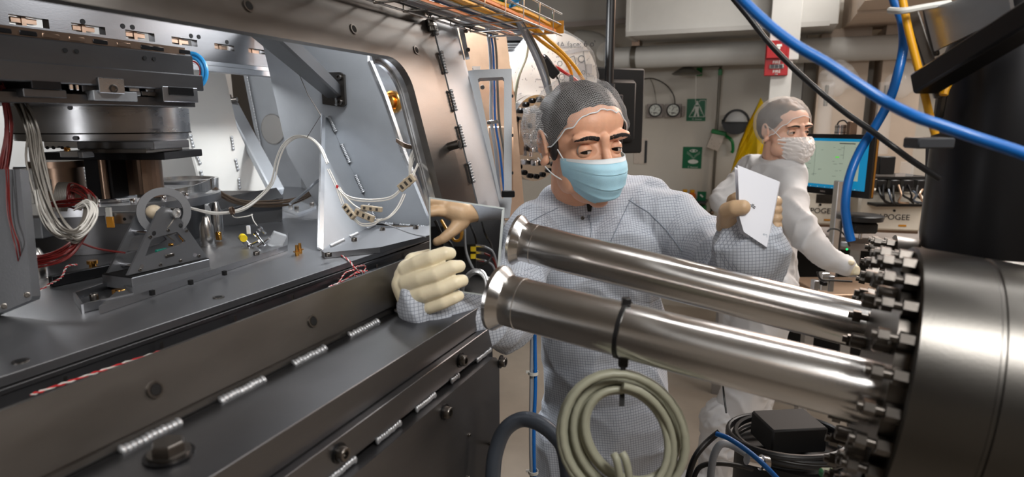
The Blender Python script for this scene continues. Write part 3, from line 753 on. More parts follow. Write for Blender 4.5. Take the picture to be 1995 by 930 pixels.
for xa, ya, xb, yb in ((630, 925, 690, 880), (735, 838, 778, 808), (812, 780, 846, 755), (880, 727, 892, 718), (930, 686, 955, 673)):
    a = Pn(xa, ya, -.411); c = Pn(xb, yb, -.411)
    zz = 1.222; a.z = zz; c.z = zz
    weld(CH, a, c, .005, DN)
# weld beads where the leaning frame meets the ledge, px picked along the seam
def seam_s(px, py): return Pz(px, py, ZL).dot(DS)
for x0, y0, x1, y1 in ((243, 882, 345, 825), (428, 782, 512, 742), (572, 710, 628, 680), (682, 655, 733, 628), (764, 608, 800, 590)):
    weld(CH, S(seam_s(x0, y0), -.533, ZL + .002), S(seam_s(x1, y1), -.533, ZL + .002), .0058, (FN + DZ).normalized(), .0042, .55)
b = new(); bbox(b, S0, 1.19, -.5385, -.5345, ZL - .002, ZL + .0012); obj('seam_groove', b, M['hole'], CH)
hx = Pz(330, 890, ZL)
b = new(); cyl(b, hx, hx + DZ * .003, .0215, .0215, 32); obj('washer', b, M['bolt_dark'], CH)
b = new(); lathe(b, hx + DZ * .003, DZ, [(0, .0150), (.010, .0150), (.0125, .0128)], 6); cyl(b, hx, hx + DZ * .006, .0185, .018, 24); obj('hex_bolt', b, M['bolt'], CH)

# table plate inside with the drop and the sunken channel between it and the frame
ZT = 1.33; NT = -.748
b = new(); bbox(b, S0, 1.36, -2.9, NT, ZT - .012, ZT, .0008); bbox(b, 1.361, 2.5, -2.9, -1.15, ZT - .012, ZT, .0008)
table = obj('table_plate', b, M['table'], CH, smooth=False)
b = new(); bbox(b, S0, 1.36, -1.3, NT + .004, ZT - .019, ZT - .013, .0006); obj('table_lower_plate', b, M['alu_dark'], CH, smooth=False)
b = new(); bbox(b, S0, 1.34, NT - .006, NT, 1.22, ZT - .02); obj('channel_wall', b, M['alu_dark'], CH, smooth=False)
for k in range(11):
    s_ = .30 + .125 * k
    b = new(); tube(b, [S(s_, NT + .008, ZT - .022), S(s_, NT + .010, ZT - .04), S(s_ + .004, NT + .014, ZT - .055), S(s_ + .012, NT + .03, ZT - .06)], .0022, 6, 4); obj('channel_clip', b, M['bolt'], CH)
for x, y in ((40, 705), (426, 580)):
    p_ = Pz(x, y, ZT); b = new(); cyl(b, p_, p_ + DZ * .0012, .0085, .0085, 24); o = obj('countersunk_screw', b, M['bolt'], table)
    b = new(); cyl(b, p_ + DZ * .0013, p_ + DZ * .0016, .0052, .0052, 16); obj('screw_socket', b, M['hole'], table)

# end wall inside (perpendicular to the long axis), triangular gusset and its welds
SA = 1.38
poly = [(500, 40), (716, 40), (716, 120), (745, 190), (782, 300), (812, 365), (839, 440), (735, 446), (636, 480), (560, 300), (520, 120)]
pa = [Ps(x, y, SA) for x, y in poly]
for p_ in pa: p_.z = max(p_.z, ZT)
b = new(); plate(b, pa, .010, DS); endw = obj('end_wall', b, M['alu_matte'], CH, smooth=False)
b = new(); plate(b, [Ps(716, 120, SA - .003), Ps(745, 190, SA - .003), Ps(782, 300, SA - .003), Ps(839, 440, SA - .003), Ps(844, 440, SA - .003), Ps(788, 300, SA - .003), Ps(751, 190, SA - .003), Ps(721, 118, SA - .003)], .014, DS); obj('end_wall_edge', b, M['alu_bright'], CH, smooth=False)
g0 = Pz(626, 487, ZT); g1 = Ps(735, 444, SA); g1.z = ZT; g2 = Ps(641, 228, SA)
b = new(); plate(b, [g0, g1, g2, g2 - DS * .02], .010, V((-1, .2, 0))); obj('gusset', b, M['alu_matte'], CH, smooth=False)
e = (g2 - g0)
b = new(); plate(b, [g0, g0 + DN * .008 - DS * .003, g2 - DS * .02 + DN * .006, g2 - DS * .02], .012, V((-1, .2, 0))); obj('gusset_edge', b, M['alu_bright'], CH, smooth=False)
for t0, t1 in ((.0, .13), (.26, .42), (.55, .70), (.82, .98)):
    a = g2.lerp(g1, t0) + DN * .004 - DS * .004; c = g2.lerp(g1, t1) + DN * .004 - DS * .004; weld(CH, a, c, .005, (DN - DS).normalized())
for t0, t1 in ((.1, .3), (.42, .55), (.75, .9)):
    a = g0.lerp(g1, t0) + DN * .008 + DZ * .003; c = g0.lerp(g1, t1) + DN * .008 + DZ * .003; weld(CH, a, c, .0045, (DN + DZ).normalized())
for x0, y0, x1, y1 in ((752, 448, 765, 447), (780, 446, 798, 444), (815, 443, 835, 441)):
    a = Ps(x0, y0, SA - .006); c = Ps(x1, y1, SA - .006); a.z = c.z = ZT + .003; weld(CH, a, c, .005, (DZ - DS).normalized())
# base shoe of the gusset
sh = [Pz(632, 493, ZT + .012), Pz(740, 482, ZT + .012), Pz(839, 458, ZT + .012), Pz(839, 440, ZT + .012), Pz(735, 446, ZT + .012), Pz(700, 468, ZT + .012), Pz(626, 488, ZT + .012)]
b = new(); plate(b, sh, .0115, -DZ); obj('gusset_shoe', b, M['table'], CH, smooth=False)
for x, y in ((690, 470), (745, 449), (810, 446), (640, 500)):
    screw(CH, Pz(x, y, ZT + .012), DZ, .0068, .008, M['bolt'], 'socket_screw')

# diagonal strut with a bolted foot
f0 = Ps(650, 178, SA - .01); f1 = P(505, 45, .98)
d = (f1 - f0).normalized(); R = basis(d, V((0, 0, 1)))
b = new(); cr = R.col[0]
box(b, (f0 + f1) / 2, (.042, .036, (f1 - f0).length), R, .004); strut = obj('diagonal_strut', b, M['alu_dark'], CH, smooth=False)
ft = [Ps(628, 142, SA - .004), Ps(665, 141, SA - .004), Ps(673, 146, SA - .004), Ps(676, 204, SA - .004), Ps(670, 209, SA - .004), Ps(632, 203, SA - .004)]
b = new(); plate(b, ft, .008, -DS); foot = obj('strut_foot', b, M['steel_dark'], strut, smooth=False)
for x, y in ((662, 151), (664, 199)):
    screw(strut, Ps(x, y, SA - .012), -DS, .0075, .008, M['bolt'], 'socket_screw')
weld(CH, Ps(652, 160, SA - .014), Ps(655, 204, SA - .014), .004, -DS)

# bright far face seen beyond the end wall, with a brass viewport
SFw = 1.75
pf = [Ps(x, y, SFw) for x, y in ((700, 60), (845, 60), (850, 150), (870, 400), (850, 440), (700, 440))]
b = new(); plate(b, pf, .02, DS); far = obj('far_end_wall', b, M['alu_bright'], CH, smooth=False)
pc_ = Ps(765, 199, SFw - .002)
b = new(); lathe(b, pc_, -DS + DN * -.25, [(-.01, .036), (.006, .036), (.008, .030), (.004, .027), (.004, .024), (.018, .024), (.02, .019), (.010, .017), (.010, 0)], 36); obj('brass_viewport', b, M['brass'], CH)
b = new(); plate(b, [Ps(794, 172, SFw - .02), Ps(797, 172, SFw - .02), Ps(797, 430, SFw - .02), Ps(794, 430, SFw - .02)], .004); obj('wall_seam', b, M['table'], CH)
b = new(); plate(b, [Ps(800, 180, 1.55), Ps(830, 300, 1.55), Ps(840, 440, 1.55), Ps(800, 440, 1.55)], .02, DS); obj('side_rib', b, M['alu_dark'], CH, smooth=False)

# porthole wall further in
SPW = 2.05
pp = [Ps(x, y, SPW) for x, y in ((462, 60), (700, 60), (700, 395), (640, 392), (500, 372), (520, 330), (495, 250), (475, 150))]
for p_ in pp: p_.z = max(p_.z, ZT)
def hole_px(cx, cy, r, s, n=24):
    c = Ps(cx, cy, s); return [c + DN * (r * math.cos(2 * PI * i / n)) + DZ * (r * math.sin(2 * PI * i / n)) for i in range(n)]
R1 = .060
b = new(); plate(b, pp, .03, DS, [hole_px(532, 252, R1, SPW), hole_px(626, 256, .030, SPW)]); obj('porthole_wall', b, M['alu_matte'], CH, smooth=False)
c = Ps(532, 252, SPW); b = new(); lathe(b, c, DS, [(-.003, R1 + .004), (-.003, R1), (.03, R1), (.03, R1 - .006), (.06, R1 - .006), (.06, 0)], 36); obj('porthole_sleeve', b, M['steel'], CH)
c = Ps(626, 256, SPW); b = new(); lathe(b, c, DS, [(-.003, .038), (-.003, .030), (.02, .030), (.02, .026), (.05, .026), (.05, 0)], 30); obj('porthole_sleeve', b, M['alu_matte'], CH)
for x0, y0, x1, y1 in ((546, 168, 556, 195), (560, 205, 572, 250), (575, 258, 588, 290), (590, 296, 602, 328)):
    weld(CH, Ps(x0, y0, SPW - .003), Ps(x1, y1, SPW - .003), .007, -DS, .009)
b = new(); plate(b, [Ps(x, y, SPW - .006) for x, y in ((543, 165), (549, 163), (606, 330), (600, 333))], .004, DS); obj('slot_strip', b, M['alu_dark'], CH, smooth=False)
rb = rrect(0, 0, 1, 1, .1)
r0 = [Ps(x, y, 1.9) for x, y in ((584, 180), (588, 172), (598, 171), (640, 172), (660, 330), (640, 400), (615, 330))]
b = new(); plate(b, r0, .02, DS); obj('inner_rib', b, M['alu_dark'], CH, smooth=False)
weld(CH, Ps(477, 128, SPW - .01), Ps(513, 312, SPW - .01), .006, -DS, .012)
# angled plate, white panels, floor pieces
def quad(nm, pts, mt, th=.012, tw=None):
    b = new(); plate(b, pts, th, tw); return obj(nm, b, M[mt], CH, smooth=False)
quad('angled_panel', [Ps(412, 100, 2.35), Ps(478, 110, 2.15), Ps(516, 330, 2.15), Pz(500, 372, ZT + .001)][:3] + [Ps(430, 330, 2.4)], 'alu_dark')
nW = -1.62
quad('inner_side_panel', [Pn(352, 60, -1.62), Pn(420, 60, -1.62), Pn(462, 250, -1.62), Pn(520, 372, -1.62), Pn(395, 372, -1.62), Pn(350, 200, -1.62)], 'white_duct', .01, -DN)
quad('back_panel', [Pn(-250, -60, -2.2), Pn(430, -60, -2.2), Pn(470, 352, -2.2), Pn(-250, 352, -2.2)], 'white_duct', .02, -DN)
for x0, y0, x1, y1 in ((372, 265, 377, 285), (382, 300, 390, 318), (392, 335, 397, 352), (452, 268, 455, 290), (460, 312, 464, 330), (466, 350, 468, 366)):
    weld(CH, Pn(x0, y0, -1.615), Pn(x1, y1, -1.615), .005, DN, .008)
# second diagonal brace, smaller in the photo, with clevis
a = P(450, 205, 2.2); c = P(540, 375, 1.95)
b = new(); box(b, (a + c) / 2, (.045, .03, (a - c).length), basis(c - a), .004); br = obj('diagonal_strut', b, M['alu_matte'], CH, smooth=False)
b = new(); box(b, P(443, 212, 2.2), (.035, .02, .10), BR, .003); cyl(b, P(440, 196, 2.17), P(462, 194, 2.17), .008, .008, 12); obj('clevis', b, M['steel_dark'], br)
quad('low_rib', [Pz(533, 345, ZT + .0), Pz(640, 385, ZT + .0), Pz(640, 385, ZT) + DZ * .06, Pz(533, 345, ZT) + DZ * .06], 'alu_matte')
# rear beam along the chamber with pocket windows
NBm = -1.35
zt_ = Pn(30, 10, NBm).z; zl_ = Pn(540, 122, NBm).z
wins = []
for x0, y0, x1, y1 in ((18, 31, 95, 53), (140, 47, 205, 66), (245, 60, 301, 80), (335, 73, 384, 90), (418, 85, 456, 99), (484, 94, 517, 106)):
    a = Pn(x0, (y0 + y1) / 2, NBm); c = Pn(x1, (y0 + y1) / 2, NBm); hz = abs(Pn(x0, y0, NBm).z - Pn(x0, y1 - 3, NBm).z) / 2
    wins.append((a.dot(DS), c.dot(DS), (a.z + c.z) / 2 - hz, (a.z + c.z) / 2 + hz))
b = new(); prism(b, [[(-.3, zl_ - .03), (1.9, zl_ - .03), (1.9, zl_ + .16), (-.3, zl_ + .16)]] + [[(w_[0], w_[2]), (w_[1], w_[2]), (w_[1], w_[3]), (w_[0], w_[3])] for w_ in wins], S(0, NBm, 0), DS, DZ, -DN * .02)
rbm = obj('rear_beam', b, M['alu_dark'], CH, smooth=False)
for w_ in wins:
    b = new(); sm_ = (w_[0] + w_[1]) / 2
    bbox(b, w_[0] + .01, sm_ + .02, NBm - .03, NBm - .012, w_[3] - .012, w_[3] - .002); bbox(b, sm_ - .008, sm_, NBm - .03, NBm - .01, w_[2], w_[3]); obj('pocket_clip', b, M['bronze'], rbm)
for x, y in ((161, 42), (239, 51), (258, 53), (372, 70), (387, 72), (442, 82)):
    p_ = Pn(x, y, NBm); b = new(); cyl(b, p_, p_ + DN * .001, .0055, .0055, 12); obj('bolt_hole', b, M['hole'], rbm)
b = new(); bbox(b, -.3, 1.9, NBm, NBm + .03, zl_ - .045, zl_ - .030, .001); bbox(b, -.3, 1.9, NBm, NBm + .018, zl_ - .030, zl_ - .018, .001); obj('lower_flange', b, M['alu'], rbm, smooth=False)
b = new(); bbox(b, S0, 2.2, -2.3, -.64, 2.04, 2.06); obj('roof_plate', b, M['alu_dark'], CH, smooth=False)
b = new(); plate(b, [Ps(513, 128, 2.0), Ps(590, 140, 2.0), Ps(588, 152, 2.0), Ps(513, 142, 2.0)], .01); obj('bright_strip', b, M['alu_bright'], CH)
# front left upright inside the opening
up_ = [(-60, 330), (38, 330), (62, 578), (60, 585), (-60, 635)]
b = new(); plate(b, [P(x, y, .86) for x, y in up_], .016); o = obj('inner_upright', b, M['alu_mid'], CH, smooth=False)
for x, y in ((53, 575), (8, 597)):
    p_ = P(x, y, .859); screw(CH, p_, EYE - p_, .0042, .0015, M['bolt'])
for x, y, lb in ((400, 8, 0), (315, 47, 0)): pass

# ================================================================== INSTRUMENTS ON THE TABLE
# upper optical stage: long blocks along the chamber, drum and carriage below
NB = -1.0
sE = Pn(378, 130, NB).dot(DS)
za, zb_, zc, zd = Pn(370, 97, NB).z, Pn(370, 108, NB).z, Pn(385, 160, NB).z, Pn(385, 178, NB).z
ST = thing('optical_stage', 'grey aluminium optical stage block with a wide drum under it, hung inside the chamber', 'instrument', S(.6, NB - .15, zd))
b = new(); bbox(b, -.2, sE, NB - .22, NB, zc, zb_, .002); obj('main_block', b, M['alu_dark'], ST, smooth=False)
b = new(); bbox(b, -.2, sE - .012, NB - .22, NB - .004, zb_, za + .003, .001); obj('bronze_rail', b, M['bronze'], ST, smooth=False)
for x in (12, 62, 105, 155, 200, 245, 290, 310, 362):
    p_ = Pn(x, 90, NB); b = new(); bbox(b, p_.dot(DS) - .012, p_.dot(DS) + .012, NB - .012, NB - .003, zb_ + .002, za - .001, .001); obj('rail_clip', b, M['bronze' if x % 2 else 'bolt_dark'], ST)
b = new(); bbox(b, -.2, sE + .008, NB - .25, NB + .012, zd, zc + .012, .002); obj('lower_block', b, M['alu_dark'], ST, smooth=False)
zu0 = Pn(385, 209, NB).z
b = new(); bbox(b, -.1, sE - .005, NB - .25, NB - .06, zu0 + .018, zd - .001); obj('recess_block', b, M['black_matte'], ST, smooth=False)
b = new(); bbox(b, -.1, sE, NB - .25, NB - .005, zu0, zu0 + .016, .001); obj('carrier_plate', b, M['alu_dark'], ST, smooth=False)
def nb(x0, x1, y0, y1, n1, d_, mt, nm, par=ST, bv=.001):
    a = Pn(x0, (y0 + y1) / 2, n1); c = Pn(x1, (y0 + y1) / 2, n1); z1 = Pn((x0 + x1) / 2, y0, n1).z; z0 = Pn((x0 + x1) / 2, y1, n1).z
    bb = new(); bbox(bb, a.dot(DS), c.dot(DS), n1 - d_, n1, z0, z1, bv); return obj(nm, bb, M[mt], par, smooth=False)
nb(193, 243, 152, 182, NB + .016, .05, 'alu', 'centre_clamp')
nb(183, 268, 178, 197, NB + .010, .05, 'alu_matte', 'clamp_foot')
nb(318, 386, 170, 199, NB + .016, .06, 'alu', 'end_clamp'); nb(330, 378, 170, 186, NB + .018, .02, 'bolt_dark', 'clamp_slot')
nb(62, 120, 156, 174, NB + .012, .05, 'bolt_dark', 'clamp_slot'); nb(46, 130, 174, 190, NB + .010, .05, 'alu_dark', 'end_clamp')
nb(135, 143, 158, 175, NB + .002, .03, 'chrome', 'mirror_post'); nb(148, 154, 158, 176, NB + .002, .03, 'chrome', 'mirror_post')
nb(160, 180, 158, 180, NB - .01, .03, 'alu', 'small_block'); nb(252, 272, 162, 184, NB - .01, .03, 'alu_bright', 'small_block'); nb(276, 318, 168, 188, NB - .02, .03, 'chrome', 'small_mirror')
nb(284, 300, 165, 178, NB - .005, .02, 'alu', 'small_block'); nb(258, 275, 178, 187, NB + .004, .02, 'alu_matte', 'small_block')
for x, y in ((127, 98), (149, 100), (282, 113), (300, 115)):
    p_ = Pn(x, y, NB); b = new(); cyl(b, p_, p_ + DN * .001, .0035, .0035, 10); obj('bolt_hole', b, M['hole'], ST)
p_ = Pn(221, 173, NB + .016); screw(ST, p_, DN, .0065, .002, M['bolt'])
# drum
dc = P(205, 240, 1.24); dz1 = P(205, 207, 1.10).z; dz0 = P(205, 276, 1.10).z; DR_ = .152
b = new(); lathe(b, V((dc.x, dc.y, dz0)), DZ, [(0, DR_ - .004), (.014, DR_ - .004), (.014, DR_), (dz1 - dz0, DR_)], 64); drum = obj('drum', b, M['alu'], ST)
b = new(); lathe(b, V((dc.x, dc.y, dz0 + .0125)), DZ, [(0, DR_ - .006), (0, DR_ + .0012), (.0022, DR_ + .0012), (.0022, DR_ - .006)], 64, True); obj('drum_seam', b, M['hole'], drum)
# curved cover plate on the right of the drum
b = new()
for i in range(8):
    a0 = math.radians(36 + i * 4.2); a1 = math.radians(36 + (i + 1) * 4.2); vv_ = []
    pp = [V((dc.x + r_ * math.sin(a_), dc.y - r_ * math.cos(a_), dz0 + .022)) for r_, a_ in ((DR_ + .005, a0), (DR_ + .005, a1), (DR_ - .001, a1), (DR_ - .001, a0))]
    prism(b, [[(0, 0)] + [((q - pp[0]).x, (q - pp[0]).y) for q in pp[1:]]], pp[0], V((1, 0, 0)), V((0, 1, 0)), DZ * (dz1 - dz0 - .04))
bmesh.ops.remove_doubles(b, verts=b.verts[:], dist=1e-5); obj('drum_cover', b, M['alu'], ST)
for x, y in ((134, 210), (139, 270)):
    p_ = P(x, y, 1.085); b = new(); r_ = V((p_.x - dc.x, p_.y - dc.y, 0)).normalized(); p2 = V((dc.x, dc.y, p_.z)) + r_ * DR_; cyl(b, p2 - r_ * .002, p2 + r_ * .001, .0042, .0042, 12); obj('drum_bolt', b, M['bolt_dark'], drum)
# carriage under the drum
def cb(x0, x1, y0, y1, d_, dep_, mt, nm, par=ST, rz=0.0, bv=.001):
    a = P(x0, y0, d_); c = P(x1, y1, d_); m_ = (a + c) / 2
    bb = new(); box(bb, V((m_.x, m_.y + dep_ / 2, m_.z)), (abs(c.x - a.x), dep_, abs(a.z - c.z)), Matrix.Rotation(rz, 3, 'Z'), bv); return obj(nm, bb, M[mt], par, smooth=False)
cb(85, 165, 275, 289, 1.10, .16, 'alu_bright', 'carriage_bar'); cb(150, 300, 276, 292, 1.08, .12, 'alu_dark', 'carriage_plate'); cb(155, 285, 290, 299, 1.07, .12, 'steel_dark', 'carriage_rail')
cb(116, 152, 294, 307, 1.05, .02, 'alu_bright', 'carriage_foot'); cb(152, 161, 296, 308, 1.045, .03, 'alu_matte', 'carriage_foot')
cb(80, 320, 297, 312, 1.12, .14, 'bolt_dark', 'shadow_plate')  # dark plate put in as the shade below the carriage
p_ = P(133, 291, 1.04); screw(ST, p_, V((0, -1, 0)), .004, .006, M['brass'])
for x in (93, 105, 122): screw(ST, P(x, 288, 1.095), V((0, -1, 0)), .0028, .002, M['bolt_dark'])
# bronze tinted cylinders under the carriage
t1 = thing('lens_tube', 'bronze tinted steel cylinder on the left under the drum', 'cylinder', P(125, 385, 1.2))
c = P(125, 390, 1.2); c1 = P(125, 312, 1.2); b = new(); lathe(b, V((c.x, c.y, c.z)), DZ, [(0, .038), (c1.z - c.z - .012, .038), (c1.z - c.z - .012, .05), (c1.z - c.z, .05)], 36); obj('tube_body', b, M['bronze'], t1)
t2 = thing('lens_housing', 'bronze tinted steel housing with a cut-away front, right of the glass rails', 'cylinder', P(275, 378, 1.22))
c = P(275, 383, 1.22); c1 = P(275, 304, 1.22); hh = c1.z - c.z
b = new()
for i in range(22):
    a0 = math.radians(-52 + i * 12.5); a1 = math.radians(-52 + (i + 1) * 12.5)
    pp = [V((c.x + r_ * math.cos(a_), c.y + r_ * math.sin(a_), c.z)) for r_, a_ in ((.042, a0), (.042, a1), (.036, a1), (.036, a0))]
    prism(b, [[(0, 0)] + [((q - pp[0]).x, (q - pp[0]).y) for q in pp[1:]]], pp[0], V((1, 0, 0)), V((0, 1, 0)), DZ * hh)
bmesh.ops.remove_doubles(b, verts=b.verts[:], dist=1e-5); obj('housing_shell', b, M['bronze'], t2)
b = new(); cyl(b, V((c.x, c.y, c.z + hh)), V((c.x, c.y, c.z + hh + .006)), .046, .046, 36); obj('housing_lid', b, M['steel_dark'], t2)
b = new(); box(b, V((c.x - .05, c.y - .02, c.z + hh / 2)), (.05, .05, hh), None, .002); obj('side_block', b, M['bolt_dark'], t2, smooth=False)
b = new(); cyl(b, V((c.x - .036, c.y - .05, c.z + .002)), V((c.x - .036, c.y - .05, c.z + hh)), .007, .007, 12); obj('support_rod', b, M['bronze'], t2)
# round pedestal: polished ring and base tank, with curved band
tb = thing('pedestal_tank', 'wide round dark tank with a pale rim plate under the drum, behind the triangular mount', 'tank', V((P(215, 400, 1.44).x, P(215, 400, 1.44).y, ZT)))
c = P(215, 400, 1.44); zt0 = P(215, 408, 1.20).z
b = new(); lathe(b, V((c.x, c.y, ZT + .0005)), DZ, [(0, .197), (zt0 - ZT - .018, .197), (zt0 - ZT - .018, 0)], 72); obj('tank_body', b, M['alu_dark'], tb)
b = new(); lathe(b, V((c.x, c.y, zt0 - .018)), DZ, [(0, 0), (0, .236), (.018, .236), (.018, 0)], 72); obj('rim_plate', b, M['alu'], tb)
b = new(); lathe(b, V((c.x + .03, c.y - .07, zt0 + .0005)), DZ, [(0, .105), (.005, .105), (.005, .085), (0, .085)], 48, True); obj('rim_ring', b, M['alu_bright'], tb)
rr = random.Random(3)
for k in range(15):
    a = rr.uniform(PI * .95, 2.05 * PI); r_ = rr.uniform(.03, .17); q = V((c.x + .02 + r_ * math.cos(a), c.y + r_ * math.sin(a) * .9, zt0 + .008))
    b = new(); box(b, q, (rr.uniform(.03, .08), rr.uniform(.008, .022), rr.uniform(.006, .016)), Matrix.Rotation(rr.uniform(-.6, .6), 3, 'Z'), .001); obj('clamp_arm', b, M[rr.choice(['alu_bright', 'chrome', 'chrome', 'steel_dark'])], tb)
for k in range(10):
    a = PI + PI * (k + .5) / 10; screw(tb, V((c.x + .2 * math.cos(a), c.y + .2 * math.sin(a), zt0)), DZ, .006, .009, M['chrome'])
dk = tb
b = new(); a = P(205, 428, 1.14); c_ = P(284, 420, 1.16); m_ = (a + c_) / 2; box(b, m_, ((c_.x - a.x), .02, .022), Matrix.Rotation(.1, 3, 'Z'), .001); obj('edge_bar', b, M['alu'], dk, smooth=False)
b = new(); a = P(215, 433, 1.125); box(b, a, (.013, .004, .020), None, .0005); obj('amber_tape', b, M['amber'], dk)
b = new(); a = P(212, 414, 1.13); box(b, a, (.009, .006, .018), None, .0005); obj('white_tape', b, M['tape_white'], dk)
p_ = P(243, 427, 1.13); b = new(); cyl(b, p_, p_ + V((0, -.001, 0)), .003, .003, 10); obj('bolt_hole', b, M['hole'], dk)
tr = thing('mirror_ring', 'short wide polished ring with a dark open bore at the far right of the tank', 'ring', P(360, 385, 1.75))
c = P(362, 378, 1.78); b = new(); lathe(b, V((c.x, c.y, c.z - .03)), DZ, [(0, .085), (.075, .09), (.075, .08), (.0, .075)], 48, True); obj('ring_wall', b, M['steel'], tr)
b = new(); cyl(b, V((c.x, c.y, c.z - .03)), V((c.x, c.y, c.z - .005)), .075, .075, 40); obj('bore_floor', b, M['steel_dark'], tr)
# glass rails fan between the cylinders
t = thing('slatted_tray', 'polished slatted metal tray under the drum between the two bronze cylinders', 'tray', P(195, 365, 1.5))
for k in range(6):
    a = P(150, 352 - k * 7, 1.36 + k * .04); c = P(262, 330 - k * 5, 1.5 + k * .03)
    b = new(); plate(b, [a, c, c + DZ * .002 + V((.0, .03, 0)), a + DZ * .002 + V((0, .03, 0))], .003, -DZ); obj('slat', b, M['alu' if k % 2 else 'chrome'], t)
b = new(); plate(b, [P(160, 338, 1.62), P(185, 322, 1.62), P(186, 324, 1.62), P(161, 341, 1.62)], .004); obj('edge_strip', b, M['alu_bright'], t)

# light grey panel stack far left
t = thing('equipment_box', 'pale grey equipment box standing at the far left behind the wires', 'box', P(62, 470, 1.25))
b = new(); a = P(30, 338, 1.2); c = P(64, 470, 1.2); box(b, (a + c) / 2 + V((0, .06, 0)), (.04, .1, a.z - c.z), None, .002); obj('case', b, M['alu_matte'], t, smooth=False)
b = new(); a = P(28, 325, 1.18); c = P(70, 340, 1.18); box(b, (a + c) / 2 + V((0, .05, 0)), (.05, .1, .014), None, .002); obj('lid', b, M['alu'], t, smooth=False)
for k in range(4):
    b = new(); a = P(66 + 8 * (k % 2), 340 + 22 * k, 1.14); box(b, a, (.026, .04, .022), None, .0015); obj('terminal_block', b, M['white_duct'], t, smooth=False)

# ---- triangular mirror mount
B1 = Pz(250, 547, ZT + .022); B2 = Pz(402, 509, ZT + .022)
xa = (B2 - B1).normalized(); ya = V((-xa.y, xa.x, 0)); WB = (B2 - B1).length
mt_ = thing('triangular_mount', 'triangular grey aluminium mirror mount with an open ring on top', 'mount', (B1 + B2) / 2 - DZ * .02)
def mp(px, py, off=0.0): return hit(px, py, B1 + ya * off, ya)
front = [(254, 536), (405, 500), (398, 487), (345, 418), (337, 410), (318, 403), (309, 412), (250, 520)]
front = [(248, 537), (404, 502), (396, 490), (347, 420), (338, 408), (318, 403), (308, 412), (266, 500)]
win = [(283, 500), (350, 478), (362, 470), (345, 452), (300, 464), (294, 470)]
b = new(); plate(b, [mp(*p) for p in front], .004, ya, [[mp(*p) for p in win]]); obj('front_plate', b, M['alu_mid'], mt_, smooth=False)
TD = .045
b = new(); plate(b, [mp(*p) + ya * TD for p in front], .004, ya, [[mp(*p) + ya * TD for p in win]]); obj('rear_plate', b, M['alu_mid'], mt_, smooth=False)
for p, r_ in (((300, 455), .004), ((352, 440), .004), ((276, 520), .004), ((380, 497), .004)):
    q = mp(*p); b = new(); cyl(b, q, q + ya * TD, r_, r_, 12); obj('spacer_rod', b, M['chrome'], mt_)
b = new(); bp = [(236, 520), (248, 540), (404, 503), (405, 515), (395, 527), (250, 560), (236, 545)]
q0 = mp(248, 538); q1 = mp(404, 503)
box(b, (q0 + q1) / 2 + ya * .028 - DZ * .0125, (WB, .07, .021), Matrix((xa, ya, DZ)).transposed(), .001); obj('base_block', b, M['alu_mid'], mt_, smooth=False)
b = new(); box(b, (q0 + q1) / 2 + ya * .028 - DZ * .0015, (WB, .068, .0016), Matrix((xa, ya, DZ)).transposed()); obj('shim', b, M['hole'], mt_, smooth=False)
for x, y in ((272, 526), (312, 516), (351, 508), (387, 499), (274, 538), (314, 528), (351, 520), (389, 511), (292, 462), (327, 449), (363, 450)):
    screw(mt_, mp(x, y), -ya, .0028, .0022, M['bolt'])
rc = mp(320, 413, .016); ra = ((EYE - rc).normalized() - ya * .4).normalized()
b = new(); lathe(b, rc, ra, [(-.002, .0415), (.002, .0415), (.002, .029), (-.002, .029)], 40, True); obj('ring_plate', b, M['alu_mid'], mt_)
hb_ = mp(338, 415, -.002)
b = new(); lathe(b, hb_ + ya * .022, -ya, [(0, .008), (.022, .008), (.03, .0085), (.03, .006), (.026, .005), (.026, 0)], 20); obj('pivot_barrel', b, M['steel'], mt_)
b = new(); box(b, hb_ + ya * .012 + xa * .010 - DZ * .001, (.012, .012, .016), Matrix((xa, ya, DZ)).transposed(), .001); obj('black_clamp', b, M['bolt_dark'], mt_)
b = new(); ell(b, mp(300, 413, .02), (.013, .012, .012)); obj('ceramic_knob', b, M['beige'], mt_)
b = new(); box(b, mp(314, 489, .01), (.02, .006, .007), Matrix((xa, ya, DZ)).transposed(), .001); obj('teal_connector', b, M['teal'], mt_)
b = new(); box(b, mp(331, 498, -.001), (.017, .002, .006), Matrix((xa, ya, DZ)).transposed(), .0008); obj('label_window', b, M['steel_dark'], mt_)
b = new(); tube(b, [mp(340, 425, -.002), mp(333, 436, -.002), mp(322, 453, .004), mp(340, 470, .01)], .0011, 5); obj('pale_wire', b, M['clear_wire'], mt_)
b = new(); tube(b, [mp(344, 448, .004), mp(350, 462, .008), mp(356, 472, .012), mp(338, 483, .012)], .0011, 5); obj('copper_wire', b, M['amber'], mt_)
b = new(); box(b, mp(333, 477, .015), (.008, .005, .005), None, .001); obj('brass_clip', b, M['brass'], mt_)
# rail strip under the mount, tray to the left
rl = thing('base_rail', 'raised flat aluminium rail plate under the triangular mount', 'plate', Pz(400, 530, ZT))
rp = [(143, 578), (150, 600), (252, 592), (552, 473), (552, 430), (520, 440), (404, 498), (236, 556), (192, 560)]
rp = [(192, 598), (560, 478), (562, 452), (430, 480), (404, 500), (250, 548)]
b = new(); plate(b, [Pz(x, y, ZT + .012) for x, y in rp], .0115, -DZ); obj('rail_top', b, M['table'], rl, smooth=False)
for x, y in ((296, 567), (371, 547), (437, 529)):
    q = Pz(x, y, ZT + .012); b = new(); box(b, q - DZ * .003, (.006, .006, .008), BR); obj('slot', b, M['hole'], rl)
screw(rl, Pz(500, 497, ZT + .012), DZ, .006, .007, M['bolt'])
ty = thing('square_tray', 'small open square metal tray with a bolt and brass block at left of the mount', 'tray', Pz(190, 590, ZT))
tc_ = [Pz(144, 588, ZT), Pz(160, 612, ZT), Pz(262, 588, ZT), Pz(236, 556, ZT)]
